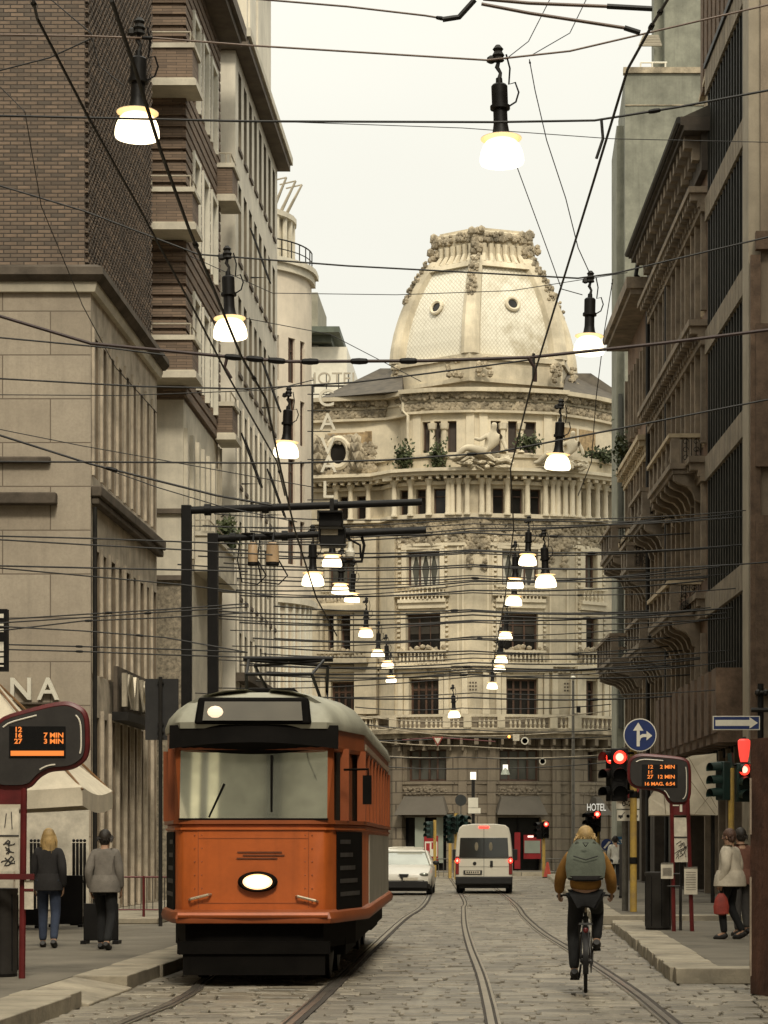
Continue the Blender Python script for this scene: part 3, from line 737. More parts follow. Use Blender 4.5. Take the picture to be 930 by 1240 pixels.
# long balcony over the base, balusters between piers
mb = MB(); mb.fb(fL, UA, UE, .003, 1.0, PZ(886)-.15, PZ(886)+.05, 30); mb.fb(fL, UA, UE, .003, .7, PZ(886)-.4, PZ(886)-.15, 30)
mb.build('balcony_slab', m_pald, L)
mb = MB(); mb.fb(fL, UA, UE, .72, 1.0, PZ(870), PZ(868)+.05, 30); mb.fb(fL, UA, UE, .74, .98, PZ(884)-.02, PZ(883), 30)
for a in (480,540,565,600,660,682,740): mb.fb(fL, UX(a), UX(a+9), .71, 1.01, PZ(883), PZ(870))
u = UA
while u < UX(745):
    px = CX+u*SP
    if not any(p-2 < px < p+11 for p in (480,540,565,600,660,682,740)): baluster(mb, fL(u,.86,PZ(883)), PZ(870)-PZ(883), .085)
    u += .235
mb.build('balustrade', m_pal, L)
mb = MB()
for a in range(380, 750, 15): mb.fb(fL, UX(a), UX(a+3), .003, .8, PZ(886)-.75, PZ(886)-.4); mb.fb(fL, UX(a), UX(a+3), .003, .4, PZ(886)-1.05, PZ(886)-.75)
mb.build('bracket', m_palg, L, split=.01)
# window surrounds, sills, small balconies and pediments
sm = MB(); orn = MB()
for k, row in enumerate((wins1, wins2, wins3)):
    for o in row:
        if k == 1 and o[1]-o[0] < 1 and o[0] < UX(600): continue
        a, b, c, d = o; e = .26
        sm.fb(fL, a-e, a-.003, .003, .1, c, d+.1); sm.fb(fL, b+.003, b+e, .003, .1, c, d+.1); sm.fb(fL, a-e, b+e, .003, .14, d+.1, d+.34)
        if k:
            z = c   # chain of dentils up the jambs
            while z < d+.8:
                for x in (a-.44, b+.28): sm.fb(fL, x, x+.15, .003, .13, z, z+.13)
                z += .26
            if k == 1 and b-a > 1: sm.fb(fL, a-.5, b+.5, .003, .4, d+.95, d+1.15); lumps(orn, fL, a, b, .08, d+.4, d+.9, 26, .07, .16)
            sm.fb(fL, a-.35, b+.35, .003, .42, c-.9, c-.72); sm.fb(fL, a-.35, b+.35, .2, .44, c-.12, c-.003)
            x = a-.2
            while x < b+.25: baluster(sm, fL(x,.32,c-.72), .6, .07); x += .2
            sm.fb(fL, a-.35, b+.35, .003, .3, c-1.2, c-.9)
        else:
            for x in (a-.55, b+.30): sm.fb(fL, x, x+.25, .003, .22, c, d+.5)
            sm.fb(fL, a-.7, b+.7, .003, .5, d+.5, d+.72)
            lumps(orn, fL, a-.5, b+.5, .15, d+.75, d+1.7, 46, .09, .2)
            n = 9
            for i in range(n):
                t = math.pi*i/(n-1); orn.blob(fL((a+b)/2-math.cos(t)*(b-a)*.5, .22, d+.8+math.sin(t)*.9), (.17,.14,.14))
for a in (478, 560, 585, 668, 690, 738): sm.fb(fL, UX(a), UX(a+7), .003, .14, zb+.1, PZ(800)); sm.fb(fL, UX(a-1), UX(a+8), .003, .2, zb+.1, zb+.4)
for py, o, h in ((808,.3,.22),(815,.16,.16),(663,.12,.15),(590,.22,.18),(630,.3,.22)): sm.fb(fL, UX(376), UE, .003, o, PZ(py), PZ(py)+h, 30)
for px in (470, 554, 560, 590, 596, 665, 686, 697): sm.fb(fL, UX(px), UX(px+2.2), .003, .06, PZ(806), PZ(664))
sm.build('trim', m_pale, L, split=.012)
# grilles of small square openings between first floor windows
gm = MB()
for bx in (562, 683):
    for i in range(5):
        for j in range(3): gm.fb(fL, UX(bx+i*3.4), UX(bx+i*3.4+2), .003, .02, PZ(829+j*4.2), PZ(827+j*4.2))
gm.build('vent_grille', m_dark, L)
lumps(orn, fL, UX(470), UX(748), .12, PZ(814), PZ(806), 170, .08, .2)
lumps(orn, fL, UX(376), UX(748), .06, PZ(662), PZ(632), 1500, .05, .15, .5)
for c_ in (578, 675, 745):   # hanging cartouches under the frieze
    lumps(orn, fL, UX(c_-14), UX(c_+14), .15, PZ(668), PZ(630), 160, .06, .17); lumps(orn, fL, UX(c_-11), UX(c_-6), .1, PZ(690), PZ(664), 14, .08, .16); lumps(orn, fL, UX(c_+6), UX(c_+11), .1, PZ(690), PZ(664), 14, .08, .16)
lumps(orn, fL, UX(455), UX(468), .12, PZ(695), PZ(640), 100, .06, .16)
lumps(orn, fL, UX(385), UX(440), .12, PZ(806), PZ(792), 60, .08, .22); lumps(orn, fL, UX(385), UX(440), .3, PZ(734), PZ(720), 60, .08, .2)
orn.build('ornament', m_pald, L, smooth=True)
# loggia columns
cm = MB()
cols = [480,500,521,544,549,557,567,583,591,613.5,637,659,668,674,683,690,697,709,720,730,741,406,424,446]
for p in cols:
    c_ = fL(UX(p), .28, PZ(627)); h = PZ(583)-PZ(627)
    cm.lathe([(.20,0),(.20,.1),(.15,.16),(.14,h*.6),(.125,h*.85),(.2,h*.9),(.24,h)], c_, 8)
cm.build('column', m_pale, L, smooth=True, split=-.02)
mb = MB()   # left bay: projecting balcony frame over the paired windows
mb.fb(fL, UX(386), UX(446), .003, .8, PZ(737), PZ(731)); mb.fb(fL, UX(384), UX(448), .003, .5, PZ(741)+.02, PZ(737)-.01)
mb.fb(fL, UX(384), UX(448), .003, 1.0, PZ(802), PZ(796)); mb.fb(fL, UX(386), UX(446), .75, 1.0, PZ(790), PZ(788)); 
for a in (387,404.5,425,440): mb.fb(fL, UX(a), UX(a+3.4), .003, .5, PZ(789)+.02, PZ(741))
x = UX(387)
while x < UX(446): baluster(mb, fL(x,.88,PZ(796)), PZ(790)-PZ(796), .08); x += .24
mb.build('bay', m_pal, L)
mb = MB(); mb.fb(fL, UX(430), UX(457), .003, .55, zb+.2, PZ(640)); mb.fb(fL, UX(464), UX(480), .003, .3, zb, PZ(640)); mb.build('pilaster', m_pal, L, split=.0)
# main cornice and attic parapet
def fLb(back): return lambda u, o, z: fL(u, o-back, z)
mb = MB()
mb.fb(fL, UX(330), UE, -.5, .8, PZ(580), PZ(576), 34); mb.fb(fL, UX(330), UE, -.5, 1.0, PZ(576)+.003, PZ(572), 34)
for a in range(378, 750, 9): mb.fb(fL, UX(a), UX(a+3.5), .003, .7, PZ(584), PZ(580)-.003)
mb.build('cornice', m_pale, L)
mb = MB(); mb.fb(fL, UX(330), UE, -.1, .3, PZ(572)+.003, PZ(558), 34); mb.fb(fL, UX(330), UE, -.2, .42, PZ(558)+.003, PZ(554), 34)
for a in (455, 480, 530, 605, 660, 700): mb.fb(fL, UX(a), UX(a+8), .303, .4, PZ(571), PZ(559))
mb.build('parapet', m_pal, L)
# attic storey set back
fT = fLb(1.0)
attw = [W(503,513,509,547), W(520,531,509,547), W(539,550,509,547), W(597,609,509,547), W(618,632,509,547), W(640,655,509,547)]
mb = MB(); facade(mb, fT, UX(474), UX(695), PZ(572), PZ(500), attw, .35, us=USL)
facade(mb, fLb(1.3), UX(330), UX(474), PZ(572), PZ(493), [W(394,428,535,560)], .3, us=USL); facade(mb, fLb(1.3), UX(695), UE, PZ(572), PZ(497), [], .3, us=USL)
mb.build('attic_wall', m_pale, L)
m_shut = M('dark_shutter', (.07,.055,.045), .8, .2)
for o in attw: window(L, fT, o, .35, m_shut, m_framed, 1, 0, .06)
mb = MB()
for a in (513.5,533,609.5,634): c_ = fT(UX(a+2.3), .06, PZ(547)); h = PZ(512)-PZ(547); mb.lathe([(.2,0),(.15,.1),(.14,h*.75),(.22,h*.8),(.26,h)], c_, 8)
for a in (476,492,562,583,664,680): mb.fb(fT, UX(a), UX(a+10), .003, .12, PZ(570), PZ(500))
mb.build('attic_pilaster', m_pale, L, split=-.01)
mb = MB()   # trellis panels beside the attic windows
for a, b, c_, d in ((385,452,513,540),(432,447,512,535),(701,718,512,537),(722,745,512,540)):
    f_ = fLb(1.3); mb.fb(f_, UX(a), UX(b), .003, .05, PZ(d), PZ(c_), 3)
mb.build('trellis_panel', M('trellis_tan', (.46,.33,.18), .85, .4, 5, .4, 10), L, split=-.01)
orn = MB()
for f_, a, b in ((fT,476,694),(fLb(1.3),335,474),(fLb(1.3),695,798)):
    mb = MB(); mb.fb(f_, UX(a), UX(b), .003, .3, PZ(500), PZ(497), 10); mb.fb(f_, UX(a), UX(b), .003, .25, PZ(486), PZ(483), 10); mb.fb(f_, UX(a), UX(b), -.6, .7, PZ(476), PZ(471), 10); mb.fb(f_, UX(a), UX(b), -.6, .16, PZ(497)+.003, PZ(476)-.003, 10)
    mb.build('entablature', m_pal, L)
    lumps(orn, f_, UX(a), UX(b), .22, PZ(496), PZ(488), int((b-a)*1.6), .07, .16); lumps(orn, f_, UX(a), UX(b), .4, PZ(482), PZ(477), int((b-a)*.9), .08, .15)
orn.build('frieze', m_pald, L, smooth=True)
mb = MB()   # hipped slate roofs on the flanks
def hip(a, b, y0, ye, yr):
    p = [fLb(.8)(UX(a),0,PZ(y0)), fLb(.8)(UX(b),0,PZ(y0)), Vector((UX(b),148,PZ(y0))), Vector((UX(a),148,PZ(y0)))]
    q = [Vector((UX(a+(b-a)*.72),140.5,ZP(ye,140.5))), Vector((UX(b),140.5,ZP(ye,140.5))), Vector((UX(b),146,ZP(ye,140.5))), Vector((UX(a+(b-a)*.72),146,ZP(ye,140.5)))]
    mb.hexa([*p, *q])
hip(378, 480, 470.5, 446, 0); hip(800, 690, 470.5, 452, 0)
mb.build('roof', m_slate, L, split=.0)
mb = MB(); mb.box(UX(457), UX(460), 139, 139.4, PZ(458), PZ(442)); mb.box(UX(405), UX(408), 140, 140.5, PZ(462), PZ(452)); mb.build('chimney', m_pald, L, split=.0)
mb = MB(); mb.tube([fT(UX(482),.3,PZ(470)), fT(UX(482),.3,PZ(495)), fT(UX(488),.3,PZ(502)), fT(UX(488),.3,PZ(556))], .09, 6); mb.build('drain_pipe', m_pale, L)
# ---- dome: six-sided, curved, with tall ribs and a crown
DC = Vector((XP(587,141), 141, 0)); SD = 3000/141
def dz(py): return H+(HY-py)*138.5/3000
ANG = [R(-8+60*k) for k in range(6)]
def dv_(ang, r, z): return Vector((DC.x+r*math.sin(ang), DC.y-r*math.cos(ang), z))
prof = [(440,108),(420,106),(402,102.5),(386,98),(373,93.5),(362,89),(352,84.5),(343,80),(334,75),(326,70),(318,65),(312,59)]
prof = [(hw*.965/.93/SD, dz(py)) for py, hw in prof]
def hexring(r, z): return [dv_(a, r, z) for a in ANG]
m_scale, nt_, b_ = base_mat('scale_tiles', .75)
tc_ = nd(nt_, 'ShaderNodeTexCoord').outputs['Object']; sp_ = nd(nt_, 'ShaderNodeSeparateXYZ'); lk(nt_, tc_, sp_.inputs[0])
dA = mathn(nt_, 'ADD', mathn(nt_, 'MULTIPLY', sp_.outputs[0], 1.35), sp_.outputs[2]); dB = mathn(nt_, 'SUBTRACT', sp_.outputs[2], mathn(nt_, 'MULTIPLY', sp_.outputs[0], 1.35))
def saw(x): return mathn(nt_, 'FRACT', mathn(nt_, 'MULTIPLY', x, 3.6))
mn = mathn(nt_, 'MINIMUM', saw(dA), saw(dB))
ln = ramp(nt_, mn, .0, .32)
c_ = mixc(nt_, ln, (.50,.45,.34), (.76,.72,.60))
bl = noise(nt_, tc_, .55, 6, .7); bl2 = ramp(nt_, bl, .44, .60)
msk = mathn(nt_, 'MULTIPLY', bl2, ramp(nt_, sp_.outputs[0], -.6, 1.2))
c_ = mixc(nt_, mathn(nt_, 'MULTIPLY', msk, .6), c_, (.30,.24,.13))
st_ = ramp(nt_, noise(nt_, scaled(nt_, tc_, (3, 3, .15)), 1.2, 4), .55, .75); c_ = mixc(nt_, mathn(nt_, 'MULTIPLY', st_, .3), c_, (.30,.24,.14))
lk(nt_, c_, b_.inputs['Base Color'])
bp_ = nd(nt_, 'ShaderNodeBump'); bp_.inputs['Strength'].default_value = .7; bp_.inputs['Distance'].default_value = .05; lk(nt_, mn, bp_.inputs['Height']); lk(nt_, bp_.outputs[0], b_.inputs['Normal'])
dome = MB().loft([hexring(r, z) for r, z in prof]).build('dome', m_scale, L)
rb = MB(); ro = MB()
for a in ANG:
    secs = []
    for i, (r, z) in enumerate(prof):
        w_ = .52-.18*i/len(prof); o = .40
        t = Vector((math.cos(a), math.sin(a), 0)); n_ = Vector((math.sin(a), -math.cos(a), 0)); c0 = dv_(a, r, z)
        secs.append([c0+t*w_-n_*.35, c0+t*w_+n_*(o*.25), c0+t*w_*.55+n_*o, c0-t*w_*.55+n_*o, c0-t*w_+n_*(o*.25), c0-t*w_-n_*.35])
    rb.loft(secs)
    for i in range(5, len(prof)-1):
        r, z = prof[i]
        for _ in range(16):
            t = Vector((math.cos(a), math.sin(a), 0)); ro.blob(dv_(a, r+.45, z+random.uniform(-.25,.25))+t*random.uniform(-.25,.25), random.uniform(.07,.14))
# base moulding, drum
for y0, y1, hw in ((446,440,112),(452,446,108.5),(468,452,109),(473,468,111),(520,472,104)):
    rb.loft([hexring(hw/.93/SD, dz(y0)), hexring(hw/.93/SD, dz(y1)-.01)])
rb.loft([hexring(74/.93/SD, dz(326)), hexring(70/.93/SD, dz(319))])
rb.build('rib', m_pal, dome)
for a in ANG:
    for s_ in (-1, 1):
        t = Vector((math.cos(a), math.sin(a), 0))
        for _ in range(16): ro.blob(dv_(a, 110/.93/SD+.15, dz(random.uniform(468,448)))+t*s_*random.uniform(.45,1.2), random.uniform(.1,.22))
# crown: flared gallery with little balusters, garland ring and flat slab
cr = MB(); cr.loft([hexring(60/.93/SD, dz(318)), hexring(57/.93/SD, dz(310)), hexring(56/.93/SD, dz(298)), hexring(57/.93/SD, dz(293)), hexring(58.5/.93/SD, dz(281)), hexring(54/.93/SD, dz(279)), hexring(54/.93/SD, dz(276))])
for k in range(6):
    a0, a1 = ANG[k], ANG[(k+1)%6]
    for i in range(1, 7):
        p = dv_(a0, 59/.93/SD, 0).lerp(dv_(a1, 59/.93/SD, 0), i/7); q = dv_(a0, 67/.93/SD, 0).lerp(dv_(a1, 67/.93/SD, 0), i/7)
        cr.tube([Vector((q.x,q.y,dz(321))), Vector((p.x,p.y,dz(308))), Vector((p.x,p.y,dz(296)))], [.2,.13,.16], 6)
    for i in range(60):
        p = dv_(a0, 59/.93/SD, 0).lerp(dv_(a1, 59/.93/SD, 0), random.random()); ro.blob((p.x, p.y, dz(random.uniform(292,282))), random.uniform(.1,.2))
    for _ in range(26): ro.blob(dv_(a0, 58/.93/SD+random.uniform(0,.2), dz(random.uniform(309,279)))+Vector((random.uniform(-.3,.3),0,0)), random.uniform(.14,.26))
cr.build('crown', m_pal, dome)
ro.build('garland', m_pald, dome, smooth=True)
for k, (fx, fy) in enumerate(((530,376),(620,374.5))):   # round windows set in the two front faces
    a = (ANG[0]+ANG[5])/2-math.pi if k == 0 else (ANG[0]+ANG[1])/2
    if k == 0: a = ANG[0]-R(30)
    z = dz(fy); rr = next(p[0]+(q[0]-p[0])*(z-p[1])/(q[1]-p[1]) for p, q in zip(prof, prof[1:]) if p[1] <= z <= q[1])*math.cos(R(30))
    ctr = dv_(a, rr, z); n_ = Vector((math.sin(a), -math.cos(a), .3)).normalized(); t = Vector((math.cos(a), math.sin(a), 0)); u_ = n_.cross(t)*-1
    tgt = P(fx, fy, ctr.y); ctr += t*((tgt.x-ctr.x)/t.x)
    m = MB(); pts = [ctr+n_*.12+(t*math.cos(q*math.pi/10)+u_*math.sin(q*math.pi/10))*.36 for q in range(21)]; m.tube(pts, .1, 6, False)
    oc = m.build('round_window', m_pale, dome, smooth=True)
    m = MB(); k0 = [ctr+n_*.10+(t*math.cos(q*math.pi/10)+u_*math.sin(q*math.pi/10))*.34 for q in range(20)]; m.add(k0, [tuple(range(20))]); m.build('pane', m_glass, oc)
mb = MB(); mb.box(UX(330), UX(800), 145, 160, .2, PZ(478)); mb.box(UX(480), UX(692), 136, 145, zc, PZ(474)-.2); mb.box(UX(372), UX(705), 136.5, 145, PZ(573)-.3, PZ(573)); mb.build('light_block_core', m_core, L)  # unseen boxes added inside the palazzo to block light
# oculus with carved cherubs on the left flank
f_ = fLb(-.1); cu, cz = UX(411), PZ(545)
mb = MB()
pts = [f_(cu+math.cos(k*math.pi/12)*.62, .55, cz+math.sin(k*math.pi/12)*.78) for k in range(25)]; mb.tube(pts, .2, 8, False)
oc = mb.build('oculus', m_pale, L, smooth=True)
m = MB(); m.add([f_(cu+math.cos(k*math.pi/12)*.6, .45, cz+math.sin(k*math.pi/12)*.76) for k in range(24)], [tuple(range(24))]); m.build('pane', m_glass, oc)
mb = MB(); mb.fb(fL, UX(376), UX(450), .1, .45, PZ(572), PZ(535), 3)
lumps(mb, f_, UX(376), UX(398), .75, PZ(572), PZ(530), 240, .05, .16); lumps(mb, f_, UX(424), UX(458), .6, PZ(570), PZ(535), 300, .05, .16); lumps(mb, f_, UX(380), UX(445), .6, PZ(580), PZ(565), 260, .05, .15); lumps(mb, f_, UX(396), UX(428), .6, PZ(533), PZ(524), 110, .06, .16)
for cx_ in (386, 436):
    for q in ((0,532,.42),(0,541,.5),(2,552,.5),(-3,561,.3),(4,563,.3),(6,545,.25),(-7,540,.25)): mb.blob(f_(UX(cx_+q[0]), 1.0, PZ(q[1])), (q[2]*.8, q[2]*.8, q[2]))
mb.build('sculpture', m_pald, L, smooth=True)

# reclining stone figures on the cornice
def skin_mesh(nodes, edges, sub=1):
    """one continuous surface grown round a skeleton: nodes (x, y, z, rx, ry)"""
    me = bpy.data.meshes.new('sk'); me.from_pydata([n[:3] for n in nodes], edges, []); o = bpy.data.objects.new('sk', me); COL.objects.link(o)
    md = o.modifiers.new('s', 'SKIN'); md.use_smooth_shade = True; md.branch_smoothing = .4
    for i, n in enumerate(nodes):
        v = me.skin_vertices[0].data[i]; v.radius = (n[3], n[4] if len(n) > 4 else n[3]); v.use_root = (i == 0)
    if sub: o.modifiers.new('b', 'SUBSURF').levels = sub
    dg = bpy.context.evaluated_depsgraph_get(); ev = o.evaluated_get(dg); m2 = bpy.data.meshes.new_from_object(ev)
    vs_ = [v.co.copy() for v in m2.vertices]; fs_ = [list(p.vertices) for p in m2.polygons]
    bpy.data.objects.remove(o); bpy.data.meshes.remove(me); bpy.data.meshes.remove(m2)
    return vs_, fs_
def statue(px, py, s, flip, label):
    c0 = fL(UX(px), 1.0, PZ(py)); fx = -1 if flip else 1
    N = [(0,0,.35,.38),(.1,-.1,.8,.34),(.2,-.1,1.35,.36),(.25,-.1,1.72,.13),(.28,-.15,1.98,.2),(.3,-.15,2.2,.14),   # pelvis..head
         (.6,-.1,1.45,.15),(.85,-.2,1.0,.12),(.95,-.35,.6,.09), (-.15,-.2,1.45,.15),(-.5,-.4,1.15,.12),(-.85,-.45,1.25,.09),
         (-.6,-.35,.62,.28),(-1.3,-.4,.75,.2),(-1.9,-.35,.2,.14),(-2.2,-.45,.12,.1), (-.5,.05,.5,.28),(-1.2,.05,.4,.2),(-1.8,.05,.12,.14),(-2.1,-.05,.1,.1)]
    N = [(c0.x+fx*a*s, c0.y+b*s, c0.z+z*s, r*s) for a, b, z, r in N]
    Ed = [(0,1),(1,2),(2,3),(3,4),(4,5),(2,6),(6,7),(7,8),(2,9),(9,10),(10,11),(0,12),(12,13),(13,14),(14,15),(0,16),(16,17),(17,18),(18,19)]
    v_, f_2 = skin_mesh(N, Ed, 2)
    mb = MB().add(v_, f_2)
    for _ in range(60): mb.blob((c0.x+fx*random.uniform(-1.6,1.1)*s, c0.y+random.uniform(-.5,.3)*s, c0.z+random.uniform(-.35,.3)*s), (random.uniform(.15,.5)*s, .2*s, random.uniform(.08,.16)*s), random.uniform(-.7,.7))
    o = mb.build('statue', m_pal, None, smooth=True); tag(o, label, 'statue', 'stone figures on the palazzo cornice')
statue(590, 566, .95, False, 'reclining stone woman on the cornice between the two triple attic windows')
statue(682, 568, .85, False, 'smaller reclining stone figure at the right corner of the palazzo cornice')
mb = MB(); mb.fb(fLb(.3), UX(575), UX(655), .0, .5, PZ(572), PZ(566)); mb.build('plinth', m_pal, L)
for px, py, rx, rz, n, lb in ((494,558,.55,.8,330,'green creeper hanging over the parapet under the left triple window'),(533,558,.5,.9,330,'thicker green creeper hanging over the parapet left of the stone woman'),(636,540,.7,.45,260,'green bush on the attic ledge right of the stone woman'),(724,549,1.2,.4,420,'pale green shrubs along the right end of the palazzo parapet')):
    mb = MB(); p = fL(UX(px), .5, PZ(py)); leaves(mb, p, (rx,.35,rz), n, .24); tag(mb.build('creeper', m_leaf), lb, 'plant', 'plants on the palazzo parapet')

# ---------------------------------------------------------------- right side
RA = 9.0
def RX(Y): return RA-.0457*Y
fR = lambda u, o, z: Vector((RX(u)-o, u, z))
# pale green tower far right
m_tower = M('green_render', (.25,.25,.195), .85, .28, .9, .2, 10, streak=.5)
T = thing('grey_green_tower', 'stained grey green slab tower rising behind the dark balconied buildings', 'building', (9, 112, 0))
zt1 = ZP(89,106)
mb = MB(); mb.box(XP(757,106), 16, 106, 113, 0, zt1-.003); mb.box(XP(748.5,106), XP(757,106)-.003, 107.5, 113, 0, zt1-1.8); mb.build('wall', m_tower, T)
mb = MB(); mb.box(XP(757,106)-.08, 16, 105.9, 106.3, zt1, zt1+.25); mb.box(XP(757,106), 16, 105.96, 105.998, ZP(128,106), ZP(127,106)); mb.build('coping', m_pald, T)
mb = MB(); mb.box(XP(805,110), 16, 110, 113, zt1, 46); mb.box(XP(792,111), XP(805,110)-.003, 111, 113, zt1, 44); mb.build('penthouse', m_tower, T)
mb = MB()
for i in range(7): mb.box(XP(772+i*1.4,109), XP(800,109), 108+i*.4, 108.14+i*.4, ZP(64-i*5.5,109), ZP(62.6-i*5.5,109))
mb.build('pergola', m_frame, T)
mb = MB()
for py in (75, 82): mb.tube([(XP(776,106.3),106.4,ZP(py,106.3)), (XP(808,106.3),106.4,ZP(py,106.3))], .04, 5)
for px in (776,790,806): mb.tube([(XP(px,106.3),106.4,zt1), (XP(px,106.3),106.4,ZP(75,106.3))], .04, 5)
mb.build('roof_rail', m_white, T)
MB().box(XP(852,110), XP(860,110), 109.9, 109.99, ZP(85,110), ZP(52,110)).build('window', m_palegreen, T)
mb = MB(); mb.box(XP(750.5,105.9), XP(757,105.9)-.05, 107.3, 107.45, ZP(880,106), ZP(470,106)); mb.build('glass_strip', m_glass2, T)
# ---- ornate brown building in two bays
m_rwall = M('ochre_wall', (.19,.115,.068), .85, .3, .8, .2, 18, streak=.4)
m_rstone = M('brown_stone', (.26,.205,.145), .85, .35, 1.2, .35, 14, streak=.4)
m_rlight = M('tan_shutter', (.50,.40,.26), .8, .25, 2, .2, 20, streak=.2)
m_rgrey = M('grey_brown_stone', (.21,.17,.125), .85, .35, 1.4, .3, 14)
m_rdark = M('sooty_stone', (.07,.055,.04), .85, .35, 1.4, .3, 14)
def shutter_window(root, o, mat):   # tall opening with folded louvred shutters standing proud either side
    a, b, c, d = o
    w_ = MB().quad(fR(a,-.28,c), fR(b,-.28,c), fR(b,-.28,d), fR(a,-.28,d)).build('window', m_glass, root)
    s = MB()
    for i in range(4):
        u = a+(b-a)*(i+.5)/4; s.fb(fR, u-.05, u+.05, -.24, -.02 if i%2 else .05, c, d)
    s.build('shutter', mat, w_)
    f2 = MB(); f2.fb(fR, a-.2, a-.003, .003, .16, c, d+.2); f2.fb(fR, b+.003, b+.2, .003, .16, c, d+.2); f2.build('frame', m_rstone, w_)
N1 = thing('balconied_building', 'dark brown ornate building with heavy stone balconies beside the dark ribbed facade', 'building', (7, 80, 0))
flo = ((4.8,7.6),(9.4,12.0),(13.4,16.2),(17.3,20.2))
wa = []
for k, (z0, z1) in enumerate(flo):
    for y in (73.0, 75.6, 78.2, 81.0, 83.6, 86.2): wa.append((y, y+1.3, z0, z1))
mb = MB(); facade(mb, fR, 72.4, 88.5, 4.4, 21.6, wa, .3); mb.build('wall', m_rwall, N1)
for i, o in enumerate(wa): shutter_window(N1, o, m_rlight if o[0] < 80 and o[2] > 6 else m_rstone)
shopn = [(73.2,77,.2,3.9),(78,82.5,.2,3.9),(83.5,87.8,.2,3.9)]
mb = MB(); facade(mb, fR, 72.4, 88.5, 0, 4.4, shopn, .6); mb.build('base_wall', m_rdark, N1)
for o in shopn: window(N1, fR, o, .6, m_glass, m_black, 3, 1, .12)
def corbel_band(mb, y0, y1, z, o=.55, step=.62):
    mb.fb(fR, y0, y1, .003, o, z+.30, z+.48); mb.fb(fR, y0, y1, .003, .2, z-.25, z)
    y = y0+.1
    while y < y1-.2: mb.fb(fR, y, y+.26, .003, o-.06, z+.08, z+.297); mb.fb(fR, y, y+.26, .003, o*.5, z-.1, z+.08); y += step
mb = MB()
for z in (12.5, 16.5, 20.4): corbel_band(mb, 72.6, 88.4, z)
corbel_band(mb, 72.6, 88.4, 8.5, .35)
mb.build('string_course', m_rstone, N1)
# eave: deep soffit on moulded brackets
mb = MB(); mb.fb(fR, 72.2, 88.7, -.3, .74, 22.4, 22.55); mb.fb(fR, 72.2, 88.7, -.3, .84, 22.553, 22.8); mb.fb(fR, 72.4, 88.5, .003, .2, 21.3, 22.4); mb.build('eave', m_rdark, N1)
mb = MB(); y = 72.8
while y < 88: mb.fb(fR, y, y+.38, .203, .66, 22.05, 22.397); mb.fb(fR, y, y+.38, .203, .42, 21.7, 22.05); y += .9
mb.build('bracket', m_rstone, N1, split=.01)
mb = MB(); mb.tube([fR(72.2,.88,22.7), fR(88.7,.88,22.7)], .1, 8); mb.tube([fR(82.5,.14,21.6), fR(82.5,.14,.3)], .07, 8); mb.build('gutter', m_iron, N1, smooth=True)
mb = MB(); mb.hexa([fR(72.2,.75,22.803), fR(88.7,.75,22.803), fR(88.7,-6,22.803), fR(72.2,-6,22.803), fR(72.2,-2.5,24.3), fR(88.7,-2.5,24.3), fR(88.7,-6,24.4), fR(72.2,-6,24.4)]); mb.build('roof', m_slate, N1)
mb = MB(); mb.box(RX(74)+.25, 11, 73.6, 76.4, 22.85, 24.5); mb.box(RX(74)+.1, 11, 73.4, 76.6, 24.5, 24.65); mb.build('dormer', M('dormer_plaster', (.48,.39,.26), .85, .2), N1)
mb = MB(); mb.box(RX(79)+.6, 20, 72.5, 97.9, .1, 21.15); mb.build('light_block_core', m_core, N1)  # added inner box shared by both bays, stops light leaks
def big_balcony(root, y0, y1, zs, o, iron=True, dark=False):
    """stone slab on scroll brackets, piers with balusters between, coping, iron grille in the end"""
    ms = m_rgrey if dark else m_rstone
    b = MB().fb(fR, y0, y1, .003, o, zs, zs+.16).fb(fR, y0+.06, y1-.06, .003, o-.1, zs-.14, zs-.003).build('balcony', ms, root)
    p = MB(); zt_ = zs+1.05
    n = max(2, round((y1-y0)/1.25))
    for i in range(n+1):
        y = y0+.16+(y1-y0-.32)*i/n; p.fb(fR, y-.14, y+.14, o-.30, o-.04, zs+.16, zt_-.12)
        if i < n:
            for k in range(1, 5):
                yy = y+(y1-y0-.32)/n*k/5; baluster(p, fR(yy, o-.17, zs+.16), zt_-.12-zs-.16, .085)
    p.build('balustrade', ms, b)
    MB().fb(fR, y0, y1, o-.36, o+.03, zt_-.12, zt_).fb(fR, y0, y0+.34, .003, o-.36, zt_-.12, zt_).fb(fR, y1-.34, y1, .003, o-.36, zt_-.12, zt_).build('coping', m_rlight if not dark else m_rstone, b)
    g = MB()
    for i in range(5): q = .06+(o-.44)*i/4; g.tube([fR(y0+.12,q,zs+.16), fR(y0+.12,q,zt_-.12)], .014, 5)
    for j in range(3):
        for i in range(2):
            c0 = fR(y0+.12, .2+i*(o-.6)*.8, zs+.34+j*.24); g.tube([c0+Vector((math.cos(t*.6)*.1*(1-t*.06), 0, math.sin(t*.6)*.1*(1-t*.06))) for t in range(11)], .012, 5)
    g.build('grille', m_iron, b)
    k_ = MB(); n = max(2, round((y1-y0)/1.3))
    for i in range(n+1):
        y = y0+.25+(y1-y0-.5)*i/n
        poly = [(0,-1.0),(0,-.143),(o-.14,-.143),(o-.14,-.32),(o*.7,-.42),(o*.45,-.5),(o*.3,-.66),(o*.22,-.9)]
        k_.prism([(q+.003, zs+z_) for q, z_ in poly], lambda q, z_, t: fR(t, q, z_), y-.14, y+.14)
    k_.build('bracket', ms, b, split=.0)
    return b
big_balcony(N1, 73.6, 80.2, 12.75, 1.0); big_balcony(N1, 74.2, 80.6, 8.45, .95)
big_balcony(N1, 83.4, 87.6, 12.55, .9, dark=True); big_balcony(N1, 83.2, 87.8, 8.2, 1.0, dark=True)
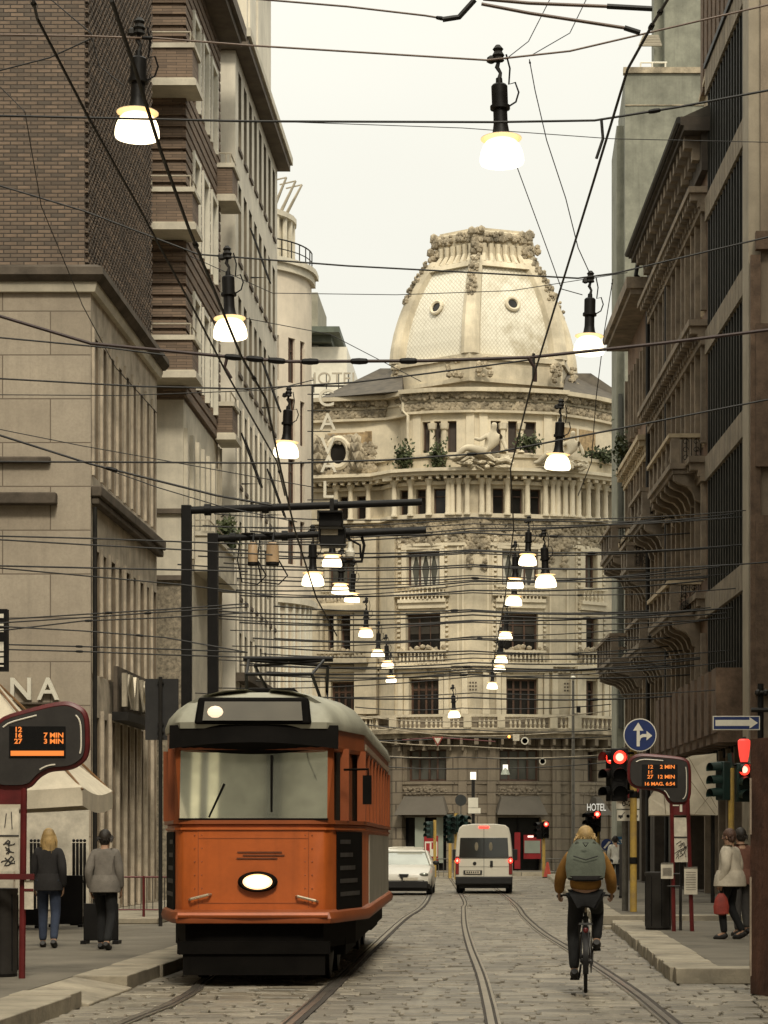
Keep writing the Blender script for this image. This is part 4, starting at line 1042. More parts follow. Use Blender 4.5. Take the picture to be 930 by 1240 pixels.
N2 = thing('ochre_building', 'farther ochre brown building with a deep flat eave and balustraded balconies', 'building', (6, 93, 0))
wb = []
for k, (z0, z1) in enumerate(((4.8,7.4),(9.4,12.2),(13.4,16.0),(17.2,19.6))):
    for y in (89.3, 91.7, 94.1, 96.3): wb.append((y, y+1.15, z0, z1))
mb = MB(); facade(mb, fR, 88.52, 98, 4.4, 21.2, wb, .3); mb.build('wall', m_rwall, N2)
for i, o in enumerate(wb): shutter_window(N2, o, m_rlight if i % 4 == 0 else m_rstone)
sh2 = [(89.2,92.5,.2,3.9),(93.3,97.4,.2,3.9)]
mb = MB(); facade(mb, fR, 88.52, 98, 0, 4.4, sh2, .6); mb.build('base_wall', m_rdark, N2)
for o in sh2: window(N2, fR, o, .6, m_glass, m_black, 3, 1, .12)
mb = MB(); corbel_band(mb, 88.8, 97.9, 15.8, .5); corbel_band(mb, 88.8, 97.9, 13.0, .4); corbel_band(mb, 88.8, 97.9, 8.4, .4); mb.build('string_course', m_rlight, N2)
mb = MB(); mb.fb(fR, 88.3, 98.6, -.3, .8, 21.2, 21.4); mb.fb(fR, 88.2, 98.3, -.3, .95, 21.4, 21.8); mb.build('eave', m_rstone, N2)
mb = MB(); mb.fb(fR, 88.52, 98, -5, -.6, 21.8, 22.6); mb.build('roof', m_slate, N2)
mb = MB(); mb.tube([fR(88.7,.14,21.2), fR(88.7,.14,.3)], .08, 8); mb.tube([fR(88.4,.5,22.5), fR(88.4,.6,21.9), fR(88.6,.2,21.6)], .08, 8); mb.build('drain_pipe', m_iron, N2, smooth=True)
big_balcony(N2, 92.6, 97.4, 12.5, 1.15, dark=True); big_balcony(N2, 91.0, 97.6, 8.3, 1.3, dark=True); big_balcony(N2, 89.0, 91.4, 11.4, .9, dark=True)
mb = MB(); leaves(mb, fR(96.8,.35,16.9), (.3,.8,.8), 320, .2); tag(mb.build('window_plant', m_leaf), 'green plant growing from a window ledge of the far ochre building', 'plant')
# ---- dark ribbed facade with pale bands, and the pale stone pier nearest the camera
N0 = thing('ribbed_facade_building', 'modern facade of dark vertical ribs between pale concrete bands', 'building', (7, 66, 0))
bands = (3.9, 6.9, 8.2, 12.2, 15.9, 19.8, 23.5)
m_conc = M('pale_concrete', (.25,.205,.145), .85, .25, 1.5, .3, 14, streak=.35)
m_rib = M('dark_rib', (.022,.021,.016), .6, .3, 2, .05, 20, spec=.12)
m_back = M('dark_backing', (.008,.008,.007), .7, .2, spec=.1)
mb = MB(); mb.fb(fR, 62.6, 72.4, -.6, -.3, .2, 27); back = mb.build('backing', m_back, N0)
rm = MB()
for za, zb2 in ((8.95,12.2),(12.95,15.9),(16.65,19.8),(20.6,23.5)):
    y = 62.75
    while y < 72.3: rm.fb(fR, y, y+.16, -.28, .02, za, zb2); y += .56
za = 6.3; y = 62.75
while y < 72.3: rm.fb(fR, y, y+.16, -.28, .02, 4.0, 8.2); y += .56
rm.build('rib', m_rib, N0)
mb = MB()
for z in bands[2:]: 
    mb.fb(fR, 62.6, 72.4, -.3, -.04, z, z+.75)
    y = 62.6
    while y < 72.2: mb.fb(fR, y, y+.5, -.04, .08, z+.03, z+.72); y += .56
mb.build('band', m_conc, N0)
mb = MB(); mb.fb(fR, 62.5, 72.42, -.3, .14, 24.25, 24.4); mb.build('coping', m_black, N0)
mb = MB(); y = 62.6
while y < 75: mb.fb(fR, y, y+.6, -.9, -.15, 24.4, 27.8+.2*math.sin(y*3)); mb.fb(fR, y+.6, y+.95, -.9, -.35, 24.4, 27.6); y += .95
m_pleat = M('pebbled_concrete', (.165,.11,.072), .9, .35, 3, .5, 22, streak=.4)
mb.build('attic_panels', m_pleat, N0)
mb = MB(); y = 63.2   # pleated fascia jutting over the shops
while y < 78.6: 
    mb.fb(fR, y, y+.95, .15, .95, 4.45, 6.1); mb.fb(fR, y+.95, y+1.55, .15, .70, 4.45, 6.08); mb.fb(fR, y, y+.95, .2, .9, 4.2, 4.447); y += 1.55
fas = mb.build('fascia', m_pleat, N0)
mb = MB(); mb.fb(fR, 62.6, 78.6, -.3, .12, 4.3, 6.2); mb.fb(fR, 62.6, 72.4, -.6, -.1, .1, 3.2); mb.build('shop_backing', m_rdark, N0)
mb = MB()
for i in range(7): mb.fb(fR, 62.8+i*1.6, 63.0+i*1.6, -.1, .1, .16, 4.2)
mb.build('mullion', m_rstone, N0, split=.0)
mb = MB(); mb.box(RX(62)+.7, 20, 62.6, 72.38, .1, 26.8); mb.build('light_block_core', m_core, N0)  # unseen core added behind the ribs to block light
S0 = thing('stone_pier_building', 'pale stone pier and pinkish granite corner beyond the timber hoarding', 'building', (8, 61, 0))
mb = MB(); mb.box(XP(906.5,61), 20, 61, 62.58, 0, 30); mb.build('wall', M('grey_stone', (.34,.29,.21), .8, .2, 1, .2, 20, streak=.25), S0)
mb = MB(); mb.box(XP(922,60.9)-.02, 20, 60.86, 60.997, 0, 30); mb.build('pilaster', M('tan_stone', (.30,.235,.165), .8, .25, 1, .2, 20, streak=.25), S0)
mb = MB()
for a, b in ((ZP(294,60),ZP(272,60)),(ZP(560,60),ZP(385,60)),(ZP(840,60),ZP(620,60))): mb.box(XP(915,60.7), 20, 60.6, 60.857, a, b)
mb.box(XP(909,60.7), XP(921,60.7), 60.7, 60.857, ZP(900,60), ZP(300,60)); mb.build('granite_block', m_pleat, S0, split=.0)
# ---- unseen neighbours added beside the camera position to shade the street
NL = thing('unseen_neighbour', 'tan stone unseen building added left of the viewpoint to shade the street', 'building', (-20, 0, 0))
mb = MB(); mb.box(-32, -10.9, -60, 40, 0, 24); mb.build('wall', m_slotA, NL)
mb = MB()
for k in range(5):
    for i in range(20): mb.box(-10.89, -10.8, -60+i*5, -57.6+i*5, 1.2+k*4.5, 4+k*4.5)
mb.build('shutters', m_rib, NL)
NR = thing('unseen_neighbour', 'brown stone unseen building added right of the viewpoint to shade the street', 'building', (14, 0, 0))
mb = MB(); mb.box(7.4, 24, -60, 57, 0, 24); mb.build('wall', m_rstone, NR)
mb = MB()
for k in range(5):
    for i in range(20): mb.box(7.3, 7.39, -55+i*5.4, -52.6+i*5.4, 1.2+k*4.5, 4+k*4.5)
mb.build('shutters', m_rib, NR)

for x0, x1, h, dp, col, lb in ((-21,-14.1,44,12,(.17,.16,.13),'grey unseen block added far behind the viewpoint for the windscreen reflection, left of the gap'),(-14.09,-13.6,50,.8,(.80,.74,.58),'slim cream strip added far behind the viewpoint for the windscreen reflection, left of the gap'),(-13.1,-12.5,50,.8,(.80,.74,.58),'slim cream strip added far behind the viewpoint for the windscreen reflection, right of the gap'),(-12.49,-4.5,42,12,(.20,.19,.155),'broad grey unseen block added far behind the viewpoint for the windscreen reflection'),(-9.7,-8.85,43,.3,(.06,.06,.05),'dark vertical strip added on the broad block behind the viewpoint for the windscreen reflection')):  # unseen blocks added behind the camera, shaped for the windscreen reflection
    y1 = -85 if dp > .5 else -84.6
    t = thing('reflected_block', lb, 'building', ((x0+x1)/2, -90, 0)); MB().box(x0, x1, y1-dp, y1, 0, h).build('wall', M('block_'+lb.split()[0], col, .85, .2), t)
# ---------------------------------------------------------------- hanging street lamps
m_lampglow = M_emit('lit_bowl', (1.0, .88, .62), 2.4, (.8,.75,.6))
nt_ = m_lampglow.node_tree; b_ = nt_.nodes['Principled BSDF']; sp_ = nd(nt_, 'ShaderNodeSeparateXYZ'); lk(nt_, nd(nt_, 'ShaderNodeTexCoord').outputs['Object'], sp_.inputs[0])
lk(nt_, mixc(nt_, ramp(nt_, sp_.outputs[2], .10, .30), (1,.86,.58), (1,.58,.20)), b_.inputs['Emission Color'])
m_rim = M_emit('lit_rim', (1.0, .66, .34), .38, (.5,.4,.25))
def make_lamp(label, bowl_only=False):
    t = thing('hanging_lamp', label, 'street lamp', group='lit lamps hanging on wires over the street', local=True)
    MB().lathe([(.268,0),(.276,.03),(.272,.09),(.256,.16),(.228,.225),(.19,.275),(.14,.30)], (0,0,0), 24).build('lamp_bowl', m_lampglow, t, smooth=True)
    MB().lathe([(.14,.303),(.258,.309),(.258,.319),(.14,.335)], (0,0,0), 24).build('rim', m_rim, t, smooth=True)
    MB().lathe([(.135,.337),(.105,.40),(.09,.50),(.088,.68),(.125,.685),(.125,.73),(.102,.735),(.102,.98),(.085,1.0),(.045,1.01),(.04,1.08)], (0,0,0), 14).build('housing', m_black, t, smooth=True)
    h = MB(); h.tube([(0,0,1.06),(.02,.01,1.15),(-.02,0,1.22),(.01,0,1.32)], [.03,.022,.03,.02], 6)
    h.lathe([(.02,1.28),(.075,1.30),(.06,1.34),(.08,1.37),(.05,1.42),(.07,1.45),(.03,1.5)], (0,0,0), 8); h.lathe([(.02,1.25),(.06,1.27),(.05,1.33),(.02,1.35)], (-.09,0,.02), 6)
    h.build('insulator', m_iron, t, smooth=True)
    MB().tube([(.11,0,.72),(.2,.02,.78),(.24,.02,.9),(.2,.0,1.02),(.12,0,1.0),(.14,0,1.2),(.1,0,1.38)], .012, 5).build('cable', m_black, t)
    return t
ORD = ['nearest','second','third','fourth','fifth','sixth','seventh','eighth','ninth','tenth','eleventh']
LL = [(166,167,30.6,'large lit lamp hanging against the ribbed brick wall at upper left'),(279,409,40,'lit lamp hanging in front of the brick balconies, below the large upper left one'),(346,553,53,'lit lamp hanging alone beside the rounded building, above the gantry arms'),
      (379,709,61,'lit lamp just left of the black boxes under the gantry arms'),(402,686,69,'lit lamp directly under the black boxes of the gantry'),(412,719,78,'upper of two lit lamps close together right below the gantry boxes'),(426,729,87,'lower of two lit lamps close together right below the gantry boxes'),
      (443,771,94,'lit lamp of the left row hanging beside the paired windows of the palazzo'),(457.5,796,103,'lit lamp of the left row, second above the last small one'),(469.5,809,110,'lit lamp of the left row, next to the last small one'),(473.7,826,127,'smallest and last lit lamp of the left row, above the tram roof'),
      (608,198,31,'largest lit lamp of the right row, hanging against open sky at the top'),(713,428,44.6,'lit lamp hanging beside the deep eave right of the dome'),(675,568,53,'lit lamp hanging before the attic right of the stone woman'),
      (661,711,63,'large lit lamp at the upper floor window, right one of its cluster'),(638.8,684,75,'lit lamp highest of the cluster before the curtained palazzo window'),(623.5,712,78.6,'lit lamp left in the cluster, straight above another one'),(622,733,82,'lit lamp lowest of the cluster before the curtained palazzo window'),
      (612,775,97,'lit lamp of the right row hanging at the red framed dark window'),(607,803,103,'upper of two lit lamps that touch below the red framed dark window'),(605,814,110,'lower of two lit lamps that touch below the red framed dark window'),(596,834,127,'small lit lamp left of the lowest tall window of the palazzo'),
      (550,869,112,'small lit lamp hanging alone just above the palazzo balcony')]
proto = None
for px, yb_, Y, lb in LL:
    if proto is None: t = proto = make_lamp(lb)
    else: t = copy_tree(proto); t['label'] = lb
    t.location = P(px, yb_, Y)
    t.rotation_euler = (random.uniform(-.05,.05), random.uniform(-.05,.05), random.uniform(-.6,.6) if Y > 32 else 0)

# ---------------------------------------------------------------- overhead wires
m_wire = M('wire', (.020,.018,.015), .6, .2, 5, 0)
m_wire2 = M('wire_brown', (.05,.03,.025), .6, .2, 5, 0)
m_rod = M('insulator_rod', (.16,.11,.08), .5, .2, 5, 0)
def wire(pts, Y, wpx, label, group='wires strung over the street', sag=0, mat=None, knots=(), name='overhead_wire', cat='wire'):
    Ys = Y if isinstance(Y, (list, tuple)) else [Y]*len(pts)
    p3 = [P(px, py, y) for (px, py), y in zip(pts, Ys)]
    path = []
    for a, b in zip(p3, p3[1:]):
        n = 8 if sag else 3
        for k in range(n):
            t = k/n; q = a.lerp(b, t); q.z -= 4*sag*t*(1-t); path.append(q)
    path.append(p3[-1])
    r = [wpx/2*q.y/F*((path[0].y/q.y)**.85 if name == 'overhead_wire' and isinstance(Y, list) and wpx > 3 else 1) for q in path]
    o = MB().tube(path, r, 5).build(name, mat or m_wire)
    tag(o, label, cat, group)
    if knots:
        m = MB()
        for k in knots:
            i = min(len(path)-2, int(k*(len(path)-1))); a, b = path[i], path[i+1]; q = a.lerp(b, k*(len(path)-1)-i); d = (b-a).normalized(); s = r[i]
            m.tube([q-d*s*5, q-d*s*4, q, q+d*s*4, q+d*s*5], [s*1.1, s*1.7, s*2.0, s*1.7, s*1.1], 6)
        off = ORG[o.name]; m.build('clamp', m_black, o)
    return o
# contact wires of the two tracks, running away down the street
wire([(135,0),(163,82),(194,181),(228,275),(267,370),(292,431),(322,483),(340,569),(357,642),(383,724),(408,770)], [14.5,16,18,20.5,24,26.5,29,34,40,51,60], 5.5, 'thick black contact wire passing in front of the large upper left lamp', knots=(.32,.55))
wire([(40,0),(45,22),(107,142),(172,258),(241,387),(275,453),(335,558),(345,600)], [14.3,15,17,19.5,23.5,26.5,32,35], 4, 'black contact wire slanting across the brick wall from the top left corner', knots=(.03,.9))
wire([(812,-6),(790,30),(760,84),(719,219),(646,456),(618,568),(622,640),(612,720),(598,800)], [14,15,16,18.7,26.5,33,39,50,70], 4, 'thick black contact wire slanting across the sky right of the large sky lamp', knots=(.07,.13))
# top right rods and their black sockets
wire([(585,-1),(640,4),(735,8)], 15.5, 4.5, 'upper brown insulating rod at the top edge of the photo', 'insulating rods at the top edge', mat=m_rod, name='insulating_rod', cat='rod')
wire([(583,5),(640,16),(756,34)], 15.6, 4.5, 'lower brown insulating rod slanting down to the contact wire', 'insulating rods at the top edge', mat=m_rod, name='insulating_rod', cat='rod')
wire([(735,8),(790,11)], 15.4, 7, 'black socket joining the upper rod to the contact wire', 'rod sockets', name='rod_socket', cat='socket'); wire([(756,34),(775,40)], 15.4, 7, 'black socket joining the lower rod to the contact wire', 'rod sockets', name='rod_socket', cat='socket')
wire([(536,24),(556,21),(575,0)], 15.5, 7, 'bent black socket left of the brown rods at the top', 'rod sockets', name='rod_socket', cat='socket')
wire([(300,-2),(420,8),(515,19),(545,24)], 15.6, 2.6, 'dark wire entering at the top and ending in the bent black socket', knots=(.88,), mat=m_rod)
# crossing wires, top to bottom
wire([(-10,88),(60,70),(110,47)], 30, 2, 'thin wire rising from the left edge to the bracket of the large upper left lamp')
wire([(-10,42),(110,44),(165,46),(186,46),(300,55),(590,73),(690,62),(930,6),(960,-2)], 30.6, 2.6, 'wire carrying the two largest lamps across the top of the street', knots=(.33,), mat=m_rod)
wire([(-10,-4),(60,-2),(110,40),(120,80),(150,104)], 30.6, 1.6, 'slack feeder cable looping down beside the large upper left lamp')
wire([(-10,140),(300,147),(600,148),(720,146),(820,130),(960,104)], 28, 3, 'straight dark wire crossing behind the large upper left lamp and below the sky lamp', knots=(.745,))
wire([(300,146),(560,155),(740,168),(960,173)], 34, 1.1, 'hair thin wire crossing just below the straight dark one')
wire([(-10,222),(100,255),(240,308),(420,322),(700,337),(745,331),(960,280)], 42, 2.2, 'wire carrying the eave lamp and crossing the dome at its garlands', knots=(.36,))
wire([(230,310),(330,355),(480,357),(620,352),(760,330)], 60, 1, 'hair thin wire crossing the sky behind the dome windows')
wire([(240,380),(300,386),(400,405),(510,462)], 70, 1, 'hair thin wire slanting down to the left foot of the dome')
wire([(-10,380),(110,416),(275,432),(350,438),(520,437),(640,433),(800,416),(960,396)], 36, 4.2, 'thick maroon span cable crossing just below the dome', mat=m_wire2, knots=(.3,.35,.4,.45,.5,.55))
wire([(275,432),(272,445),(280,458)], 36, 4, 'short curved hanger under the left end of the maroon cable', 'span hangers', mat=m_wire2, name='span_hanger', cat='hanger'); wire([(640,433),(648,446),(648,462)], 36, 5, 'short curved hanger under the right end of the maroon cable', 'span hangers', mat=m_wire2, name='span_hanger', cat='hanger')
wire([(646,428),(646,458)], 36, 4, 'upright black pin of the maroon cable hanger', 'span hangers', name='span_hanger', cat='hanger')
wire([(728,144),(730,168),(722,192)], 20, 4, 'short dark hanger below the straight wire at the tower', 'span hangers', name='span_hanger', cat='hanger')
wire([(-10,408),(130,421),(200,430)], 40, 2.2, 'dark wire across the stone front just below the maroon cable')
wire([(-10,458),(170,468),(300,471),(430,463),(520,452),(640,436)], 38, 2.2, 'dark wire rising from the stone front to the maroon cable')
wire([(-10,478),(150,479),(330,472),(380,460)], 44, 1.2, 'thin grey wire across the stone front above the narrow ledge')
wire([(-10,559),(200,560),(350,561),(470,557),(600,548),(745,520),(960,478)], 41, 2.4, 'dark wire carrying the attic lamp past the reclining stone woman', knots=(.63,))
wire([(-10,518),(100,540),(190,556),(300,576),(380,590)], 45, 1.2, 'thin wire slanting down across the stone front above the narrow ledge')
wire([(-10,524),(110,562),(190,582),(262,600),(330,612)], 46, 2.8, 'bundle of cables slanting from the stone corner to the black gantry', knots=(.33,))
wire([(112,562),(190,590),(270,614),(360,632)], 47, 1.4, 'thin cable below the slanting bundle at the stone corner')
wire([(-10,649),(110,652),(270,658),(420,660)], 44, 2, 'level dark wire across the stone front below the slim dark ledge')
wire([(-10,653),(110,660),(190,664),(330,672)], 43, 2, 'level dark wire directly below the previous one on the stone front')
wire([(-10,685),(120,688),(300,692)], 44, 2.2, 'upper of two wires that meet at the left edge of the stone front')
wire([(-10,687),(110,698),(220,708),(330,722)], 44, 1.8, 'lower of two wires that meet at the left edge of the stone front')
for a, b, c_, d in ((751,744,738,731),(755,748,741,735),(765,752,748,742),(758,764,772,790),(780,783,786,790),(786,789,793,796)):
    wire([(-10,a),(100,b),(200,c_),(300,d)], random.uniform(41,46), 1.8, 'thin dark wire low across the tan stone front above the letters NA', 'wires low on the stone front', knots=(random.uniform(.25,.6),))
for i in range(38):
    Y = random.uniform(60, 84); xl = CX-8.15*F/Y; xr = 485+27000/Y
    yl = 628+i*5.8+random.uniform(-6,6); yr = yl-random.uniform(0,34) if i % 3 else yl+random.uniform(-4,6)
    wire([(xl,yl),((xl+xr)/2,(yl+yr)/2+random.uniform(0,6)),(xr,yr)], Y, random.uniform(1.2,2.1), 'thin dark wire strung wall to wall in front of the palazzo windows', 'thin wires in front of the palazzo', sag=.12, knots=((random.uniform(.35,.8),) if i % 3 == 0 else ()))
for i in range(9):
    Y = random.uniform(88, 118); yl = 860+i*9; wire([(430,yl-random.uniform(0,14)),(560,yl+random.uniform(-6,6)),(740,yl-random.uniform(-6,12))], Y, 1.3, 'thin pale wire strung low before the dark palazzo base', 'thin wires before the palazzo base', sag=.1, mat=M('pale_wire', (.30,.25,.17), .5, .3, 3, 0) if i % 2 else m_wire)  # every other wire takes a paler colour
# slack zigzag feeder wires in the sky
wire([(668,-5),(640,50),(612,72)], 31, 1.2, 'thin curved wire from the top edge to the sky lamp'); wire([(712,-5),(690,40),(645,66)], 31, 1.2, 'thin curved wire from the top edge to the insulator beside the sky lamp')
wire([(641,72),(648,110),(662,170),(685,240),(700,300),(716,335)], [31,32,34,38,42,44.6], 1.3, 'slack zigzag wire from the sky insulator down to the eave lamp', knots=(.02,))
wire([(615,172),(640,240),(662,300),(680,350),(705,357)], [31,36,42,48,52], 1.2, 'slack wire from the sky lamp bowl down past the dome')
wire([(742,338),(732,400),(722,480),(716,560),(700,600)], [45,50,56,60,64], 1.2, 'slack wire hanging from the eave lamp span along the right of the dome', knots=(.02,))
wire([(-5,100),(30,135),(50,250),(100,370),(140,445),(190,500)], [34,34,36,40,44,47], 1.2, 'slack thin wire dangling down the brick wall at far left')

# ---------------------------------------------------------------- black gantries and what hangs on them
def gantry(px, ptop, Y, arm_px, arm_py, wpx, label):
    b = Vector((XP(px,Y), Y, .14)); t = thing('gantry', label, 'gantry', b, 'black gantries over the left lane')
    z = ZP(ptop, Y); r = wpx/2*Y/F
    m = MB(); m.box(b.x-r, b.x+r, Y-r, Y+r, .14, z); m.box(b.x-r*1.7, b.x+r*1.7, Y-r*1.7, Y+r*1.7, .14, .2); m.build('post', m_black, t, bevel=.015)
    a = MB(); z1 = ZP(arm_py[0], Y); z2 = ZP(arm_py[1], Y); x2 = XP(arm_px, Y); ra = .082
    a.tube([(b.x+r,Y,z1),(x2,Y,z2)], [ra, ra*.9], 10)
    for k in (.07,.32,.62): 
        q = Vector((b.x+r,Y,z1)).lerp(Vector((x2,Y,z2)), k); a.tube([q-Vector((.07,0,0)), q+Vector((.07,0,0))], ra*1.5, 10)
    a.build('arm', m_black, t, smooth=True)
    return t
gantry(226, 612, 52, 511, (618,608), 12, 'nearer and taller of two black gantry posts with a long arm')
gantry(258, 646, 58, 516, (652,642), 12.5, 'farther and lower of two black gantry posts with a long arm')
for a, b, c_, d, Y, lb in ((388,416,622,641,51.7,'black signal box clamped below the upper gantry arm'),(389,419,641,664,57.6,'black signal box with a pale label on the lower gantry arm')):
    t = thing('signal_box', lb, 'signal box', P((a+b)/2, d, Y), 'signal boxes on the gantry arms')
    z0, z1 = ZP(d,Y), ZP(c_,Y); x0, x1 = XP(a,Y), XP(b,Y)
    MB().box(x0, x1, Y-.45, Y+.0, z0, z1).build('body', m_black, t, bevel=.02)
    m = MB(); m.box(x0-.02, x1+.02, Y-.6, Y-.455, z1-.05, z1-.01); m.box(x0-.02, x0, Y-.6, Y-.455, z0+.1, z1-.05); m.build('visor', m_black, t)
    MB().box((x0+x1)/2-.04, (x0+x1)/2+.04, Y-.12, Y-.02, z1, z1+.3).build('bracket', m_iron, t)
    if Y > 55: MB().box(x0+.03, x0+.42, Y-.47, Y-.452, z1-.19, z1-.06).build('label_plate', M('dull_plate', (.38,.33,.24), .6, .2), t)
for px, r, lb in ((306,.115,'smaller tan floodlight hood under the lower gantry arm'),(330,.15,'larger tan floodlight hood under the lower gantry arm')):
    Y = 57.5; t = thing('floodlight', lb, 'floodlight', P(px,684,Y), 'floodlights under the gantry arm')
    c0 = P(px, 684, Y); h = 24*Y/F
    MB().lathe([(r,0),(r*1.02,h*.2),(r*.92,h*.9),(r*.6,h),(.001,h)], c0+Vector((0,0,.06)), 14).build('hood', M('tan_enamel', (.48,.33,.19), .5, .2, 3, .02), t, smooth=True)
    MB().lathe([(r*.9,-.02),(r*1.04,.0),(r*1.04,.06),(r*.5,.07)], c0, 14).build('rim', m_black, t, smooth=True)
    m = MB(); m.tube([c0+Vector((0,0,h)), c0+Vector((0,.3,h+.3)), c0+Vector((-.3,.5,h+.32))], .03, 6); m.tube([c0+Vector((r,0,.1)), c0+Vector((r+.2,0,-.25)), c0+Vector((r+.0,0,-.45)), c0+Vector((-.25,0,-.4)), c0+Vector((-.35,0,.1)), c0+Vector((-.3,.1,h+.2))], .018, 5); m.build('cable', m_black, t)
t = thing('loudspeaker', 'white horn fitting beside the black signal box under the gantry', 'horn', P(424,672,58)); m = MB(); m.lathe([(.10,0),(.12,.1),(.05,.22),(.05,.34)], P(424,674,58), 12); m.build('bell', m_white, t, smooth=True)
m = MB(); m.tube([P(415,680,58.1), P(438,680,58.1), P(441,660,58.1), P(438,650,58.1)], .04, 6); m.tube([P(421,652,58.1),P(436,660,58.1),P(437,676,58.1)], .03, 6); m.build('bracket', m_black, t)
# dark sign panel seen from behind
t = thing('sign_panel', 'large dark sign panel seen from behind on a grey post left of the tram', 'sign', Vector((XP(195,44),44,.14)))
MB().box(XP(176,44), XP(216,44), 43.98, 44.03, ZP(896,44), ZP(822,44)).build('panel', M('dark_panel', (.020,.019,.018), .6, .3), t)
m = MB(); m.tube([(XP(195,44),43.93,.14),(XP(195,44),43.93,ZP(820,44))], .035, 8)
for py in (827,877,886,894): m.box(XP(191,44), XP(199,44), 43.93, 43.97, ZP(py+1,44), ZP(py-1,44))
m.build('post', m_iron, t)

# ---------------------------------------------------------------- bus stop displays
m_redp = M('red_paint', (.12,.014,.014), .4, .3, 4, .05, 20)
m_grey = M('grey_plastic', (.042,.038,.034), .5, .2, 3, .03, spec=.2)
m_led = M_emit('led_orange', (1.0, .25, .035), .7); m_screen = M('black_screen', (.006,.006,.006), .25, .1, 3, 0)
m_paper = M('paper', (.62,.56,.44), .8, .25, 5, .05); m_ink = M('ink', (.05,.045,.04), .8, .2)
m_edge = M('highlight_and_mark', (.75,.70,.58), .3, .1, 3, 0)  # cream for the modelled edge highlights and the plate marks
def rounded(pts, n=5, r=.35):
    out = []
    for i, p in enumerate(pts):
        a, b = Vector(pts[i-1]), Vector(pts[(i+1) % len(pts)]); p = Vector(p)
        s, e = p.lerp(a, r), p.lerp(b, r)
        for k in range(n+1):
            t = k/n; out.append(s*(1-t)**2+p*2*t*(1-t)+e*t*t)
    return out
def totem(Y, out_px, legs, foot_py, screen, rows, fill, zg, label, mirror):
    x = lambda px: XP(px, Y); z = lambda py: ZP(py, Y); s = Y/F
    base = Vector(((x(legs[0][1])+x(legs[1][1]))/2, Y, zg)); t = thing('bus_stop_display', label, 'bus stop', base, 'bus stop displays')
    pl = rounded([(x(a), z(b)) for a, b in out_px])
    cx_ = sum(p.x for p in pl)/len(pl); cz_ = sum(p.y for p in pl)/len(pl)
    ins = [Vector((cx_+(p.x-cx_)*.985, cz_+(p.y-cz_)*.975)) for p in pl]
    hd = MB().prism([(p.x, p.y) for p in ins], lambda a, b, q: Vector((a, q, b)), Y-.07, Y+.08).build('head', m_grey, t)
    fr = MB(); loop = [Vector((p.x, Y, p.y)) for p in pl]; fr.tube(loop+[loop[0]], .042, 8, False); fr.build('frame', m_redp, t, smooth=True)
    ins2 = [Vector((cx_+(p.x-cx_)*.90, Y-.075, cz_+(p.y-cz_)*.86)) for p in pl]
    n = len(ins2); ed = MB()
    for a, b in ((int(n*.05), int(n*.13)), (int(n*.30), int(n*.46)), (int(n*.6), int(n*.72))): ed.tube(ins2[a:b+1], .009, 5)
    ed.build('edge_strip', m_edge, hd)  # thin cream strips stand in for highlights along the frame
    a, c_, b, d = screen
    sc = MB().box(x(a), x(b), Y-.085, Y-.072, z(d), z(c_)).build('screen', m_screen, t)
    tx = MB()
    for body, px, py, sz, al in rows: letters(tx, body, (x(px), Y-.092, z(py)), sz*s*1.02, depth=.002, align=al, bold=.002, sx=1.15)
    if fill: tx.box(x(fill[0]), x(fill[1]), Y-.094, Y-.086, z(fill[3]), z(fill[2]))
    tx.build('lettering', m_led, sc)
    for i, (pt, pb) in enumerate(legs):
        pp = min(p.y for p in pl)
        MB().tube([(x(pt),Y,z(out_px[-1][1])+.02),(x(pb),Y,zg)], .036, 8).build('leg', m_redp, t, smooth=True)
    return t, x, z
rows = [('12',787,929,6,'CENTER'),('16',787,935.5,6,'CENTER'),('27',787,941,6,'CENTER'),('2 MIN',817,929,6,'RIGHT'),('12 MIN',817,941,6,'RIGHT'),('16 MAG.',779.5,949.5,5.6,'LEFT'),('6:54',817,949.5,5.6,'RIGHT')]
tr, xr_, zr_ = totem(41, [(763,914),(824,919),(834,924),(834,972),(812,972),(806,960),(796,955),(762,951)], [(813,816),(832,838)], 1128, (777,926,820,953), rows, None, .155, 'red framed bus stop display standing between the yellow post and the stout pale jacketed person', False)
m = MB(); m.box(xr_(812.5), xr_(832), 40.98, 41.02, zr_(987), zr_(970)); pl_ = m.build('plate', m_redp, tr); m = MB(); m.box(xr_(814), xr_(822), 40.97, 40.978, zr_(976), zr_(974.5)); m.box(xr_(823), xr_(826), 40.97, 40.978, zr_(983), zr_(974)); m.build('mark', m_edge, pl_)
b_ = MB().box(xr_(815), xr_(834), 40.99, 41.01, zr_(1044), zr_(990)).build('timetable', m_paper, tr)
m = MB(); m.box(xr_(815), xr_(834), 40.985, 40.989, zr_(1015), zr_(1013))
for i in range(9): a = 817+random.random()*8; m.tube([(xr_(a),40.984,zr_(1040-i*2.2)), (xr_(a+random.uniform(3,8)),40.984,zr_(1034-i*2)), (xr_(a+random.uniform(2,9)),40.984,zr_(1040-i*2))], .006, 4)
m.build('scribble', m_ink, b_)
for a, b, c_, d in ((800,815,1045,1064),(828,844,1050,1083)):
    p_ = MB().box(xr_(a), xr_(b), 40.90, 40.915, zr_(d), zr_(c_)).build('leaflet', m_paper, tr); m = MB(); m.box(xr_(a), xr_(b), 40.896, 40.899, zr_(c_+1.5), zr_(c_+.3))
    for i in range(8): m.box(xr_(a+2), xr_(b-2), 40.896, 40.899, zr_(c_+6+i*(d-c_-9)/8+.5), zr_(c_+6+i*(d-c_-9)/8))
    m.build('print', m_ink, p_)
